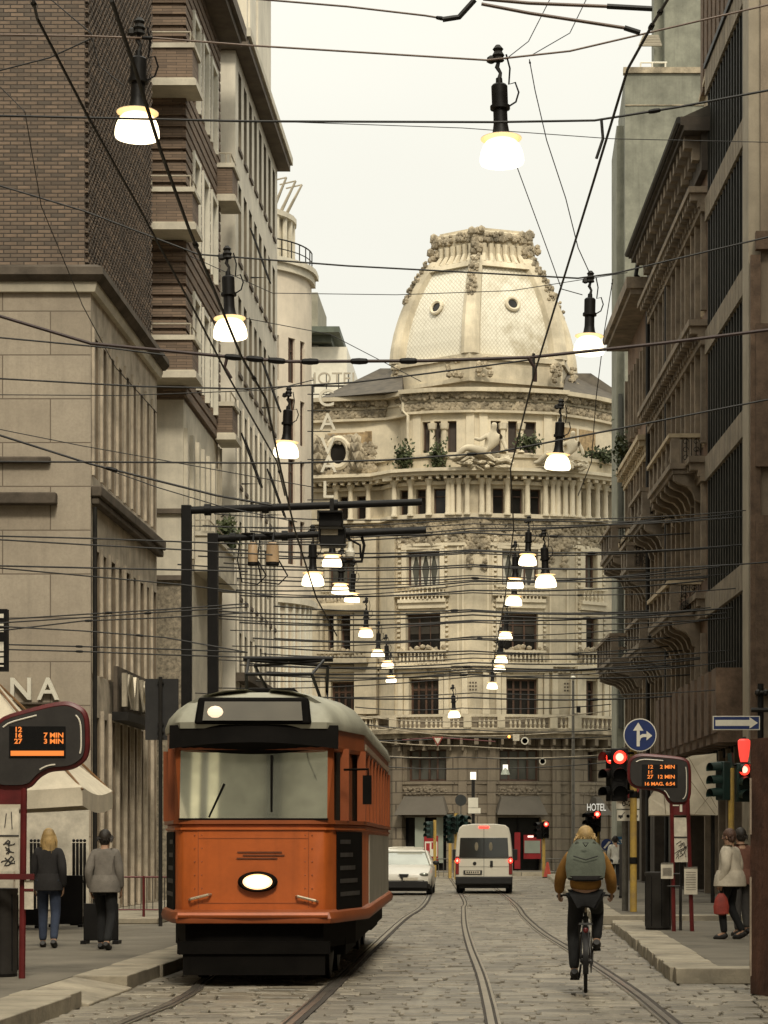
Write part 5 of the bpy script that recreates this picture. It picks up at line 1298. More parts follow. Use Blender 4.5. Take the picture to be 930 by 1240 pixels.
m = MB(); m.tube([(xr_(808),40.95,zr_(1073)),(xr_(823),40.95,zr_(1073))], .015, 6); m.tube([(xr_(808),40.95,zr_(1058)),(xr_(823),40.95,zr_(1058))], .015, 6); m.tube([(xr_(826),41.4,.155),(xr_(826),41.4,zr_(1000))], .025, 6); m.build('bracket', m_grey, tr)
rows = [('12',24,884,8,'CENTER'),('16',24,891,8,'CENTER'),('27',24,898.3,8,'CENTER'),('7 MIN',79,891,8,'RIGHT'),('3 MIN',79,898.3,8,'RIGHT')]
tl, xl_, zl_ = totem(26.9, [(-9,875),(60,856),(84,853),(104,864),(105,915),(88,928),(60,930),(46,938),(34,952),(-9,952)], [(-5,-5),(29,26.5)], 1185, (13,880,81,917), rows, (15,79,909.5,915.5), .14, 'red framed bus stop display with a solid orange bar along its screen', True)
MB().box(xl_(-4), xl_(29), 26.88, 26.92, zl_(974), zl_(950)).build('plate', m_redp, tl)
b_ = MB().box(xl_(-4), xl_(23), 26.89, 26.91, zl_(1055), zl_(978)).build('timetable', m_paper, tl)
m = MB(); m.box(xl_(-4), xl_(23), 26.883, 26.888, zl_(1013), zl_(1011))
for i in range(16): a = random.uniform(0,12); b2 = random.uniform(1018,1052); m.tube([(xl_(a),26.884,zl_(b2)), (xl_(a+random.uniform(2,7)),26.884,zl_(b2-random.uniform(-4,6))), (xl_(a+random.uniform(3,9)),26.884,zl_(b2-2))], .006, 4)
m.tube([(xl_(8),26.884,zl_(985)), (xl_(6),26.884,zl_(1002))], .005, 4); m.tube([(xl_(14),26.884,zl_(983)), (xl_(15),26.884,zl_(1004))], .005, 4); m.build('scribble', m_ink, b_)
m = MB(); m.box(xl_(-4), xl_(43), 26.80, 26.86, zl_(1065), zl_(1058)); m.build('crossbar', m_redp, tl)
p_ = MB().box(xl_(31), xl_(42), 26.83, 26.85, zl_(1101), zl_(1066)).build('leaflet', m_paper, tl); MB().box(xl_(31), xl_(42), 26.822, 26.828, zl_(1079), zl_(1076)).build('band', m_redp, p_)
# bins
def bin_(x0, x1, Y, zg, h, label):
    t = thing('litter_bin', label, 'bin', ((x0+x1)/2, Y, zg), 'dark grey litter bins'); cx_ = (x0+x1)/2; r = (x1-x0)/2
    MB().lathe([(r*.93,0),(r*.95,.03),(r,.06),(r,h-.06),(r*1.03,h-.05),(r*1.03,h),(r*.85,h+.005),(.001,h+.005)], (cx_,Y,zg), 22).build('body', m_grey, t, smooth=True)
    m = MB()
    for k in range(8): a = k*math.pi/4+.2; m.box(cx_+r*1.0*math.cos(a)-.008, cx_+r*math.cos(a)+.008, Y+r*math.sin(a)-.008, Y+r*math.sin(a)+.008, zg+.07, zg+h-.07)
    m.build('seam', m_black, t); MB().lathe([(r*.97,0),(r*.99,.035)], (cx_,Y,zg-.0), 22).build('foot_ring', m_black, t)
bin_(XP(781,41.8), XP(813,41.8), 41.8, .155, .97, 'dark grey litter bin beside the red legs of the right bus stop')
bin_(XP(-24,27.3), XP(21,27.3), 27.3, .14, .97, 'dark grey litter bin at the left edge behind the red bus stop leg')

# ---------------------------------------------------------------- signs and signals on the right
m_yel = M('yellow_paint', (.42,.27,.04), .6, .45, 4, .15, 15, dirt=(.28,.19,.08)); m_blue = M('sign_blue', (.018,.035,.13), .4, .2, 2, .02); m_green = M('signal_green', (.012,.030,.024), .5, .2, 3, .03)
m_postg = M('grey_post', (.12,.11,.09), .6, .3, 4, .1)
m_redlit = M_emit('red_lit', (1, .03, .015), 2.2); m_redcore = M_emit('red_core', (1, .28, .2), 2.4); m_reddark = M_emit('red_tail', (1, .03, .02), 3.0)
def arrow_up_right(mb, c, s, y):   # straight-on-or-right arrows
    q = lambda pts: mb.prism([(c[0]+a*s, c[1]+b*s) for a, b in pts], lambda a, b, t: Vector((a, t, b)), y-.006, y)
    q([(-.22,-.75),(-.02,-.75),(-.02,.28),(-.22,.28)]); q([(-.46,.285),(.22,.285),(-.12,.82)]) 
    q([(-.015,-.42),(.05,-.22),(.2,-.14),(.42,-.14),(.42,.06),(.15,.06),(-.015,-.04)]); q([(.425,-.36),(.80,-.05),(.425,.26)])
Y = 52.7; bp = Vector((XP(767,Y), Y, .16))
t = thing('yellow_post', 'scuffed yellow signal post beside the white panel on the right pavement', 'post', bp)
MB().tube([bp, (bp.x, Y, ZP(905,Y))], .075, 12).build('pole', m_yel, t, smooth=True)
m = MB()
for py in (1046, 966): m.lathe([(.085,0),(.09,.02),(.09,.12),(.085,.14)], (bp.x, Y, ZP(py,Y)), 12)
m.build('collar', m_black, t)
def signal_head(parent, c, lit, n=3, sp=.36, r=.14, facing=(0,-1), green=False, name='signal_head'):
    """housing with lenses and visors; facing = horizontal direction the lenses look"""
    f = Vector((*facing, 0)).normalized(); s = Vector((-f.y, f.x, 0)); c = Vector(c)
    w_ = r*1.25; h0 = -sp*(n-.5); mat_ = m_green if green else m_black
    q = lambda a, b, z: c+s*a+f*b+Vector((0,0,z))
    hd = MB().hexa([q(-w_,-.12,h0),q(w_,-.12,h0),q(w_,.06,h0),q(-w_,.06,h0),q(-w_,-.12,sp*.5),q(w_,-.12,sp*.5),q(w_,.06,sp*.5),q(-w_,.06,sp*.5)]).build(name, mat_, parent, bevel=.02)
    for k in range(n):
        zc_ = -k*sp
        ln = MB().add([q(r*math.cos(i*math.pi/10), .075+.0, zc_+r*math.sin(i*math.pi/10)) for i in range(20)], [tuple(range(20))])
        ln.build('lens', m_redlit if (k == 0 and lit) else mat_, hd)
        if k == 0 and lit: MB().add([q(r*.6*math.cos(i*math.pi/10), .079, zc_+r*.6*math.sin(i*math.pi/10)) for i in range(20)], [tuple(range(20))]).build('lens_core', m_redcore, hd)
        v = MB(); ring = []
        for i in range(13):
            a = math.pi*(-.12+1.24*i/12); ring.append((math.cos(a), math.sin(a)))
        v.loft([[q(r*1.1*a, .062, zc_+r*1.1*b) for a, b in ring], [q(r*1.08*a, .30, zc_+r*1.08*b-.02) for a, b in ring]], caps=False, closed=False)
        v.build('visor', mat_, hd)
    return hd
t = thing('traffic_light', 'red traffic light on a black bracket left of the yellow post', 'traffic light', P(750,965,52.2), 'traffic lights')
signal_head(t, P(750,917,52.2), True, sp=.37, r=.14, facing=(.05,-1)); signal_head(t, P(742.5,917,52.3)+Vector((0,.15,0)), True, sp=.37, r=.13, facing=(-.75,-.66))
m = MB(); m.tube([P(750,912,52.4), P(767,912,52.6)], .03, 6); m.tube([P(750,958,52.4), P(767,958,52.6)], .03, 6); m.build('bracket', m_black, t)
t = thing('round_sign', 'round blue sign with white arrows straight on and right', 'road sign', P(775,910,52.5))
c0 = P(775,890,52.4); rr = 20*52.5/F
MB().lathe([(.001,-.012),(rr,-.012),(rr,.012),(.001,.012)], c0, 36, 'Y').build('disc', m_white, t)
MB().lathe([(.001,-.004),(rr*.94,-.004),(rr*.94,.003),(.001,.003)], c0+Vector((0,-.016,0)), 36, 'Y').build('face', m_blue, t)
m = MB(); arrow_up_right(m, (c0.x, c0.z), rr*.92, c0.y-.021); m.build('arrow', m_white, t)
MB().box(c0.x-.12, c0.x+.0, c0.y+.014, c0.y+.2, c0.z-.1, c0.z-.04).build('bracket', m_postg, t)
Y = 53.4; gx = XP(757,Y)
t = thing('parking_panel', 'white panel reading 0-24 with tow truck symbol on a grey post', 'road sign', Vector((gx,Y,.16)))
MB().tube([(gx,Y,.16),(gx,Y,ZP(905,Y))], .07, 10).build('post', m_postg, t, smooth=True)
m = MB(); m.box(XP(746,Y), XP(774,Y), Y-.1, Y-.08, ZP(979.5,Y), ZP(967,Y)); m.box(XP(747,Y), XP(774,Y), Y-.1, Y-.08, ZP(994,Y), ZP(981,Y)); pn = m.build('panel', m_white, t)
m = MB(); letters(m, '0-24', (XP(761,Y), Y-.103, ZP(973.5,Y)), .155, depth=.002, bold=.004); xx, zz = XP(748.5,Y), ZP(990,Y)
m.box(xx, xx+.1, Y-.106, Y-.102, zz, zz+.05); m.lathe([(.001,0),(.022,0)], (xx+.05,Y-.104,zz-.005), 8, 'Y'); m.add([(xx+.07,Y-.105,zz+.05),(xx+.09,Y-.105,zz+.05),(xx+.15,Y-.105,zz+.11),(xx+.135,Y-.105,zz+.115)], [(0,1,2,3)]); m.lathe([(.001,0),(.035,0)], (xx+.21,Y-.104,zz+.03), 10, 'Y'); m.box(xx+.37, xx+.42, Y-.106, Y-.102, zz, zz+.05); m.build('print', m_ink, pn)
t = thing('round_sign', 'lower edge of a round red and blue sign above the white 0-24 panel', 'road sign', P(757,967,53.2))
c0 = P(757,948,53.2); m = MB(); m.lathe([(.001,-.01),(.34,-.01),(.34,.01),(.001,.01)], c0, 30, 'Y'); m.build('disc', M('faded_red', (.40,.05,.055), .5, .2, 3, .02), t); MB().lathe([(.001,0),(.25,0)], c0+Vector((0,-.014,0)), 30, 'Y').build('face', m_blue, t)
# one way sign on a dark scaffold post above the hoarding
Y = 47.5; t = thing('arrow_sign', 'long blue sign with a white arrow pointing right', 'road sign', P(891,885,Y))
x0, x1, z0, z1 = XP(863,Y), XP(920,Y), ZP(884,Y), ZP(867,Y)
MB().box(x0, x1, Y-.03, Y, z0, z1).build('plate', m_white, t); MB().box(x0+.018, x1-.018, Y-.036, Y-.031, z0+.018, z1-.018).build('face', m_blue, t)
zm = (z0+z1)/2; hh = (z1-z0)/2; m = MB(); y_ = Y-.038
m.add([(x0+.05,y_,zm-hh*.42),(x1-.20,y_,zm-hh*.42),(x1-.20,y_,zm-hh*.82),(x1-.04,y_,zm),(x1-.20,y_,zm+hh*.82),(x1-.20,y_,zm+hh*.42),(x0+.05,y_,zm+hh*.42)], [tuple(range(7))]); m.build('arrow', m_white, t)
t = thing('scaffold_post', 'black scaffold post with clamps rising above the weathered hoarding', 'post', Vector((XP(921,48),48,.16)))
MB().tube([(XP(921,48),48,.16),(XP(921,48),48,ZP(828,48))], .06, 10).build('pole', m_black, t, smooth=True)
m = MB(); m.tube([(XP(909,48),47.93,ZP(860,48)),(XP(945,48),47.93,ZP(860,48))], .045, 8); m.tube([(XP(915,48),47.9,ZP(839,48)),(XP(940,48),47.9,ZP(838,48))], .035, 8)
for px in (917,927): m.blob((XP(px,48),47.9,ZP(839,48)), .07)
m.build('clamp', m_iron, t)
t = thing('hoarding', 'tall weathered dark timber hoarding at the right edge of the road', 'hoarding', (3.2,27,0))
m_wood = M('weathered_wood', (.115,.052,.032), .75, .45, 2.5, .5, 12, streak=.7)
m = MB(); x = XP(910.5,26.3)
while x < 3.6:
    dx = random.uniform(.17,.22); yy = 26.5-(x-2.53)*3.2+random.uniform(-.012,.012); y2 = yy-dx*3.2; m.hexa([(x+.003,yy,0),(x+dx-.003,y2,0),(x+dx+.05,y2+.02,0),(x+.053,yy+.02,0),(x+.003,yy,2.72),(x+dx-.003,y2,2.72),(x+dx+.05,y2+.02,2.72),(x+.053,yy+.02,2.72)]); x += dx
m.build('boards', m_wood, t)
m = MB(); m.tube([(XP(909,26.3),26.3,.2),(XP(909,26.3),26.3,1.25)], .012, 6); m.tube([(XP(909,26.3),26.3,1.7),(XP(909,26.3),26.3,2.3)], .012, 6); m.build('edge_strip', M('worn_strip', (.38,.30,.22), .6, .3), t)
# yellow post with signals, right
Y = 50; bp = Vector((XP(885.5,Y), Y, .16)); t = thing('traffic_light', 'yellow post with dark green signals and glowing red lamps behind the passer-by', 'traffic light', bp, 'traffic lights')
MB().tube([bp, (bp.x,Y,ZP(928,Y))], .062, 12).build('pole', m_yel, t, smooth=True); MB().tube([(bp.x,Y,ZP(930,Y)),(bp.x-.02,Y,ZP(912,Y))], .065, 10).build('cap', m_green, t)
signal_head(t, P(874,930,Y), False, sp=.26, r=.115, facing=(-.85,-.5), green=True); signal_head(t, P(900,932,Y), True, sp=.26, r=.115, facing=(.25,-.97), green=True)
hx = P(901,909,Y); hb = MB().lathe([(.06,-.30),(.09,-.27),(.09,-.235),(.05,-.23)], hx, 14).build('lamp_base', m_black, t, smooth=True)
MB().lathe([(.07,-.23),(.10,-.1),(.125,.12),(.125,.2),(.09,.235),(.001,.24)], hx, 16).build('red_lens', M_emit('red_lantern', (1,.06,.04), .85), hb, smooth=True); MB().lathe([(.03,.24),(.05,.25),(.03,.28),(.001,.28)], hx, 10).build('cap', m_black, hb)
m = MB(); m.tube([P(885,926,Y), P(901,926,Y)], .03, 6); m.tube([P(874,926,Y), P(885,926,Y)], .03, 6); m.build('bracket', m_black, t)
# white awnings
m_canvas = M('canvas', (.60,.53,.40), .85, .18, 1.5, .1, 30)
Y = 60; t = thing('canvas_awning', 'folded cream canvas awning on the right, behind the bus stop display', 'awning', P(830,985,Y))
m = MB(); x0, x1, x2 = XP(786,Y), XP(815,Y), XP(868,Y)
zt_, zb_ = ZP(912,Y), ZP(987,Y)
m.loft([[Vector((x0,Y,ZP(966,Y))), Vector((XP(803,Y),Y-.05,ZP(940,Y))), Vector((x1,Y,ZP(925,Y))), Vector((XP(838,Y),Y+.05,ZP(915,Y))), Vector((x2,Y+.1,zt_)), Vector((x2+.04,Y+.1,zb_)), Vector((XP(830,Y),Y,zb_+.02)), Vector((x1,Y-.03,zb_)), Vector((x0,Y,zb_))],
        [Vector((x0+.1,Y+2.2,ZP(966,Y))), Vector((XP(803,Y)+.1,Y+2.2,ZP(942,Y))), Vector((x1+.1,Y+2.2,ZP(927,Y))), Vector((XP(838,Y)+.1,Y+2.2,ZP(916,Y))), Vector((x2+.1,Y+2.2,zt_)), Vector((x2+.1,Y+2.2,zb_)), Vector((XP(830,Y)+.1,Y+2.2,zb_+.02)), Vector((x1+.1,Y+2.2,zb_)), Vector((x0+.1,Y+2.2,zb_))]])
m.build('canvas', m_canvas, t)
m = MB()
for a, b in (((833,916),(868,978)),((840,987),(866,955)),((803,940),(806,986)),((820,924),(866,986))): m.tube([P(*a,Y)+Vector((0,-.1,0)), P(*b,Y)+Vector((0,-.02,0))], .008, 4)
m.build('seam', M('seam', (.28,.23,.16), .8, .2), t)
MB().tube([(x2-.05,Y+.6,.16),(x2-.05,Y+.6,zt_)], .05, 8).build('post', m_iron, t)
Y = 40; t = thing('market_parasol', 'large cream canvas parasol behind the left bus stop display', 'parasol', Vector((XP(-60,Y+2),Y+2,.14)))
xa, xb, ya, yb2 = XP(-260,Y), XP(100,Y), Y, Y+3.0; zc_ = ZP(953,Y); ap = Vector(((xa+xb)/2+.3, Y+2, ZP(800,42)))
m = MB(); cs = [Vector((xa,ya,zc_)), Vector((xb,ya,zc_)), Vector((xb,yb2,zc_)), Vector((xa,yb2,zc_))]
for i in range(4):
    a, b = cs[i], cs[(i+1)%4]; n = 8; rows_ = []
    for k in range(5):
        s = k/4; rows_.append([a.lerp(ap, s).lerp(b.lerp(ap, s), j/n)-Vector((0,0,.18*math.sin(math.pi*s)*1+.10*math.sin(math.pi*j/n)*(1-s))) for j in range(n+1)])
    m.loft(rows_, caps=False, closed=False)
    dn = [p-Vector((0,0,.30)) for p in rows_[0]]; m.loft([rows_[0], [p.lerp(q, .5)+Vector((0,-.03*(i == 0)*math.sin(j*2.2),0)) for j, (p, q) in enumerate(zip(rows_[0], dn))], dn], caps=False, closed=False)
m.build('canopy', m_canvas, t, smooth=True)
m = MB(); m.tube([(ap.x,Y+2,.14),(ap.x,Y+2,ap.z-.05)], .045, 10)
for c_ in cs: m.tube([ap-Vector((0,0,.08)), c_-Vector((0,0,.04))], .022, 6); m.tube([Vector((ap.x,Y+2,zc_+.1)), ap.lerp(c_, .55)-Vector((0,0,.1))], .018, 6)
m.build('frame', M('varnished_wood', (.22,.12,.05), .5, .3, 4, .1), t)
t = thing('blade_sign', 'black projecting sign with white lettering blocks at the far left edge', 'sign', P(4,812,44)); MB().box(XP(-30,44), XP(9.5,44), 43.9, 44.1, ZP(813,44), ZP(738,44)).build('panel', m_black, t)
m = MB()
for a, b in ((744,749),(756,759),(762,766),(778,789),(791,795),(797,803),(806,808)): m.box(XP(-4,44), XP(6,44), 43.88, 43.897, ZP(b,44), ZP(a,44))
m.build('lettering', m_white, t); MB().box(XP(-60,44), XP(-30,44), 43.95, 44.05, ZP(780,44), ZP(775,44)).build('arm', m_iron, t)
# folded black screens and panels on the left pavement
for px, Y, lb in ((96.5,44.5,'black folded ribbed screen standing right of the woman in jeans'),(45,45,'black folded ribbed screen standing left of the woman in jeans')):
    t = thing('folded_screen', lb, 'screen', Vector((XP(px,Y),Y,.14)), 'black folded screens'); x = XP(px,Y); m = MB(); k_ = MB()
    for i in range(4): m.box(x-.13+i*.065, x-.085+i*.065, Y-.02, Y+.03, .2, 1.62); k_.sph((x-.107+i*.065, Y, 1.66), .03, 8, 5)
    m.box(x-.14, x+.14, Y-.0, Y+.02, .22, .3); m.box(x-.14, x+.14, Y-.0, Y+.02, .9, .95); m.box(x-.16, x+.16, Y-.08, Y+.08, .14, .2); m.build('slats', m_black, t); k_.build('finial', m_black, t)
for a, b, c_, d, Y, lb in ((62,100,1060,1130,43.6,'black panel behind the legs of the woman in jeans'),(101,143,1094,1148,36.2,'black upright board behind the legs of the person in the grey jacket'),(24,48,1100,1140,43,'low black panel left of the woman in jeans')):
    t = thing('black_panel', lb, 'panel', P((a+b)/2,d,Y), 'black panels on the left pavement'); zg_ = .14 
    MB().box(XP(a,Y), XP(b,Y), Y, Y+.05, zg_+.05, ZP(c_,Y)).build('board', m_black, t, bevel=.01); m = MB(); m.box(XP(a,Y)-.02, XP(a,Y)+.06, Y-.15, Y+.2, zg_, zg_+.05); m.box(XP(b,Y)-.06, XP(b,Y)+.02, Y-.15, Y+.2, zg_, zg_+.05); m.build('foot', m_black, t)
Y = 46; t = thing('railing', 'thin brown metal railing before the fluted facade, left of the tram', 'railing', Vector((XP(172,Y),Y,.25)))
m = MB(); z1 = ZP(1062,Y); m.tube([(XP(140,Y),Y,z1),(XP(235,Y),Y,z1)], .018, 6); m.tube([(XP(140,Y),Y,.38),(XP(235,Y),Y,.38)], .015, 6); m.build('rail', m_redp, t)
m = MB(); x = XP(142,Y)
while x < XP(234,Y): m.tube([(x,Y,.38),(x,Y,z1)], .008, 5); x += .11
m.build('bars', m_iron, t); m = MB(); m.tube([(XP(174,Y),Y,.25),(XP(174,Y),Y,z1+.02)], .025, 6); m.tube([(XP(232,Y),Y,.25),(XP(232,Y),Y,z1+.02)], .025, 6); m.build('post', m_redp, t)

# ---------------------------------------------------------------- far crossing: signals, signs, rails, lamp posts
def far_signal(px, py_head, Y, heads, lb, top=993, pole=True):
    b = Vector((XP(px,Y), Y, .0)); t = thing('traffic_light', lb, 'traffic light', b, 'traffic lights')
    MB().tube([b, (b.x,Y,ZP(top,Y))], .075, 8).build('pole', m_yel, t, smooth=True)
    for hx, hy, lit, fx, grn in heads: signal_head(t, P(hx,hy,Y)-Vector((0,.15,0)), lit, sp=.27, r=.115, facing=(fx,-1), green=grn)
far_signal(526.5, 998, 119, [(520,998,False,-.9,True)], 'yellow signal post with one green head before the red and white shop poster')
far_signal(552, 990, 112, [(544,990,False,-.6,True),(549,992,False,0,True),(557,990,False,.4,True),(563,991,False,.9,True),(545,1003,False,-.6,True)], 'yellow post with a cluster of green heads just left of the van', 985)
far_signal(545, 1003, 116, [], 'short plain yellow post beside the van, below the cluster of green heads', 1003)
far_signal(658.5, 998, 118, [(661,998,True,.1,False),(653,999,False,-.8,False)], 'yellow post with a red light beside the bank door')
far_signal(724, 986, 96, [(723,986,True,.0,False),(713,988,False,-.7,False),(718,992,False,-.4,False)], 'dark cluster of signals with a red light above the cyclist', 985)
Y = 116; t = thing('lamp_post', 'dark post with a white lantern and square white sign behind the van', 'lamp post', Vector((XP(573,Y),Y,.0)))
MB().tube([(XP(573,Y),Y,0),(XP(573,Y),Y,ZP(944,Y))], .08, 8).build('pole', m_iron, t, smooth=True); MB().box(XP(569.5,Y), XP(576.5,Y), Y-.13, Y+.13, ZP(944,Y), ZP(935,Y)).build('lantern', M_emit('pale_lit', (1,.93,.75), .75, (.6,.55,.45)), t); 
m = MB(); m.box(XP(567,Y), XP(579,Y), Y-.14, Y-.1, ZP(978,Y), ZP(966,Y)); m.box(XP(567,Y), XP(582,Y), Y-.14, Y-.1, ZP(985,Y), ZP(978.5,Y)); m.build('plate', m_white, t)
t = thing('round_sign', 'round dark sign seen from behind left of the white lantern post', 'road sign', Vector((XP(558,Y),Y,0)))
MB().lathe([(.001,-.01),(.27,-.01),(.27,.01),(.001,.01)], P(558,969,Y), 20, 'Y').build('disc', M('dark_grey_disc', (.03,.032,.03), .5, .2), t); MB().tube([(XP(558,Y),Y+.05,0),(XP(558,Y),Y+.05,ZP(962,Y))], .03, 6).build('pole', m_postg, t)
Y = 117; t = thing('lamp_post', 'tall slim grey lamp post with a pale globe right of the palazzo window', 'lamp post', Vector((XP(694,Y),Y,.0))); MB().tube([(XP(694,Y),Y,0),(XP(694,Y),Y,ZP(824,Y))], [.09,.06], 8).build('pole', m_postg, t, smooth=True); MB().sph(P(694,821,Y), (.13,.13,.1), 12, 8).build('globe', m_white, t, smooth=True)
m = MB(); m.box(XP(698,Y), XP(703,Y), Y-.05, Y+.1, ZP(863,Y), ZP(855,Y)); m.box(XP(694,Y), XP(700,Y), Y, Y+.05, ZP(866,Y), ZP(864,Y)); m.build('spotlight', m_black, t)
Y = 108; t = thing('hanging_sign', 'small red bordered triangle sign hanging on a wire over the crossing', 'road sign', P(530,905,Y), 'signs hanging on wires')
m = MB(); a, b, c_ = P(523,892,Y), P(537,892,Y), P(530,904,Y); m.prism([(a.x,a.z),(b.x,b.z),(c_.x,c_.z)], lambda q, r_, s: Vector((q, s, r_)), Y, Y+.03); m.build('plate', M('dull_red', (.25,.05,.035), .6, .3), t); m = MB(); k = Vector((0,-.006,0)); ce = (a+b+c_)/3; m.add([p.lerp(ce, .4)+k for p in (a,b,c_)], [(0,1,2)]); m.build('face', m_paper, t)
wire([(487,896),(530,893),(600,898)], 108.1, 1.2, 'short red stay wire holding the triangle sign', mat=m_redp)
def ring_sign(px, py, Y, r, mats, lb):
    t = thing('hanging_sign', lb, 'road sign', P(px,py+6,Y), 'signs hanging on wires'); MB().lathe([(.001,-.01),(r,-.01),(r,.01),(.001,.01)], P(px,py,Y), 20, 'Y').build('disc', mats[0], t); MB().lathe([(.001,0),(r*.68,0)], P(px,py,Y)-Vector((0,.014,0)), 20, 'Y').build('face', mats[1], t)
    MB().tube([P(px,py-5,Y), P(px,py-14,Y)], .015, 5).build('hanger', m_iron, t)
ring_sign(635.5, 897, 106, .165, (m_white, M('deep_red', (.20,.02,.025), .5, .2)), 'small round red sign with white border hanging over the crossing'); ring_sign(657, 922, 106, .15, (m_white, m_ink), 'small round black sign with white border hanging over the crossing')
t = thing('hanging_sign', 'small white box sign left of the round red hanging sign', 'road sign', P(625,897,106), 'signs hanging on wires'); MB().box(XP(621,106), XP(629,106), 105.95, 106.1, ZP(897,106), ZP(889,106)).build('box', m_paper, t); MB().sph(P(616.5,892,106), .06, 8, 6).build('lamp', M_emit('orange_lit', (1,.3,.05), 3), t)
t = thing('wire_lantern', 'small white lantern hanging before the right mezzanine window', 'lantern', P(612,940,106)); MB().box(XP(609,106), XP(615,106), 105.9, 106.1, ZP(932,106), ZP(926,106)).build('lantern', M_emit('soft_lit', (1,.95,.8), .7, (.6,.55,.45)), t); MB().lathe([(.2,0),(.12,.25),(.1,.3)], P(612,938,106), 10).build('shade', m_palegreen, t)
Y = 119
def barrier(a, b, lb):
    t = thing('street_railing', lb, 'railing', Vector((XP((a+b)/2,Y),Y,0)), 'metal railings at the far crossing'); m = MB(); z1 = ZP(1040,Y)
    m.tube([(XP(a,Y),Y,z1),(XP(b,Y),Y,z1)], .03, 6); m.tube([(XP(a,Y),Y,.25),(XP(b,Y),Y,.25)], .02, 6); m.build('rail', m_postg, t); m = MB(); n = int((XP(b,Y)-XP(a,Y))/.22)
    for i in range(n+1): x = XP(a,Y)+(XP(b,Y)-XP(a,Y))*i/n; m.tube([(x,Y,0),(x,Y,z1)], .016, 5)
    m.build('bars', m_postg, t)
barrier(513, 549, 'grey metal railing behind the plain yellow posts beside the van'); barrier(660, 690, 'grey metal railing behind the traffic cone')
t = thing('traffic_cone', 'small orange red cone leaning by the far railing', 'cone', P(663,1057,118)); c0 = Vector((XP(663,117.5),117.5,0)); MB().lathe([(.2,.04),(.19,.06),(.05,.72),(.03,.74)], c0, 12).build('body', M('cone_red', (.45,.06,.03), .6, .2), t); MB().box(c0.x-.24, c0.x+.24, 117.26, 117.74, 0, .04).build('base', m_black, t)
t = thing('round_sign', 'small round blue sign behind the cyclist shoulder', 'road sign', Vector((XP(735,84),84,.16)), 'blue signs behind the cyclist'); MB().lathe([(.001,-.01),(.2,-.01),(.2,.01),(.001,.01)], P(735,1023,84), 22, 'Y').build('disc', m_blue, t); MB().tube([(XP(735,84),84.05,.16),(XP(735,84),84.05,1.7)], .025, 6).build('pole', m_postg, t)
m = MB(); q = P(735,1023,84); m.add([q+Vector((-.12,-.015,-.1)), q+Vector((-.07,-.015,-.13)), q+Vector((.13,-.015,.1)), q+Vector((.06,-.015,.12))], [(0,1,2,3)]); m.build('arrow', m_white, t)
t = thing('blue_sign', 'small square blue sign reading ATM above the man in the white shirt', 'sign', Vector((XP(752,84),84,.16)), 'blue signs behind the cyclist'); MB().box(XP(744,84), XP(760,84), 84, 84.03, ZP(1029,84), ZP(1013,84)).build('plate', M('bright_blue', (.02,.10,.20), .4, .2), t); MB().tube([(XP(758,84),84.06,.16),(XP(758,84),84.06,ZP(1013,84))], .03, 6).build('pole', m_postg, t)
m = MB(); letters(m, 'A.TM', (XP(752,84), 83.99, ZP(1019,84)), .16, depth=.002, bold=.003); letters(m, '100', (XP(754,84), 83.99, ZP(1025,84)), .12, depth=.002, bold=.003); m.build('lettering', m_white, t)
for px, Y, h, lb in ((753.5,66,1.15,'dark grey bollard post in front of the man in the white shirt'),):
    t = thing('dark_bollard', lb, 'bollard', Vector((XP(px,Y),Y,.16))); MB().box(XP(750,Y), XP(757,Y), Y-.08, Y+.08, .16, ZP(1022,Y)).build('body', m_grey, t, bevel=.02); MB().box(XP(749.5,Y), XP(757.5,Y), Y-.1, Y+.1, .16, .22).build('foot', m_black, t)
# ---------------------------------------------------------------- orange tram (local: x right, y away from the camera, z up)
m_orange = M('tram_orange', (.48,.108,.018), .42, .16, 1.2, .03, 20, spec=.45, streak=.38)
m_orange2 = M('tram_orange_dark', (.28,.07,.018), .45, .18, 1.2, .02, 20)
m_roof = M('tram_roof', (.36,.35,.27), .55, .2, 1.0, .05, 20)
m_tblack = M('tram_underframe', (.006,.005,.004), .8, .3, 3, .05, spec=.08)
m_tgrey = M('tram_grey_panel', (.30,.28,.22), .45, .25, 1.5, .02)
m_screen_glass = M_glass('windscreen', (.80,.80,.65), .02, .8, .9)
m_tglass = M_glass('tram_window', (.035,.03,.022), .08, .6)
m_chrome = M('trim_metal', (.50,.42,.30), .35, .2, 3, .02, metal=.7)
tram = thing('tram', 'old orange single car tram with lit headlight coming towards the camera', 'tram', (-2.93, 27.9, 0), local=True)
LN = 13.4
def outline(s=0.0, fy=0.0):
    """plan of the body, grown outwards by s; tapered platforms at both ends"""
    half = [(0,-.0),(.62,-.0),(.80,.035),(.88,.14),(1.175,1.75),(1.175,LN-1.75),(.88,LN-.14),(.80,LN-.035),(.62,LN),(0,LN)]
    pts = []
    for x, y in half:
        k = -1 if y < .1 else (1 if y > LN-.1 else 0)
        pts.append((x+(s if x > 0 else 0), y+k*s+(fy if y < .2 else 0)))
    return pts[:-1]+[pts[-1]]+[(-x, y) for x, y in pts[-2:0:-1]]
def ext(o, z0, z1, name, mat, parent=tram, bevel=0):
    return MB().prism(o, lambda a, b, t: Vector((a, b, t)), z0, z1).build(name, mat, parent, bevel=bevel)
body = ext(outline(), .78, 1.83, 'body', m_orange, bevel=.02)
ext(outline(.035), 1.825, 1.868, 'belt_moulding', m_orange2); ext(outline(.02), 1.76, 1.785, 'belt_moulding', m_orange)
MB().loft([[Vector((a,b,z)) for a, b in outline(s)] for s, z in ((.0,.70),(.06,.71),(.075,.76),(.05,.83),(.0,.86))]).build('bumper', m_orange2, tram, smooth=True)
ext(outline(-.07, .12), 1.868, 2.70, 'window_band', m_tglass)
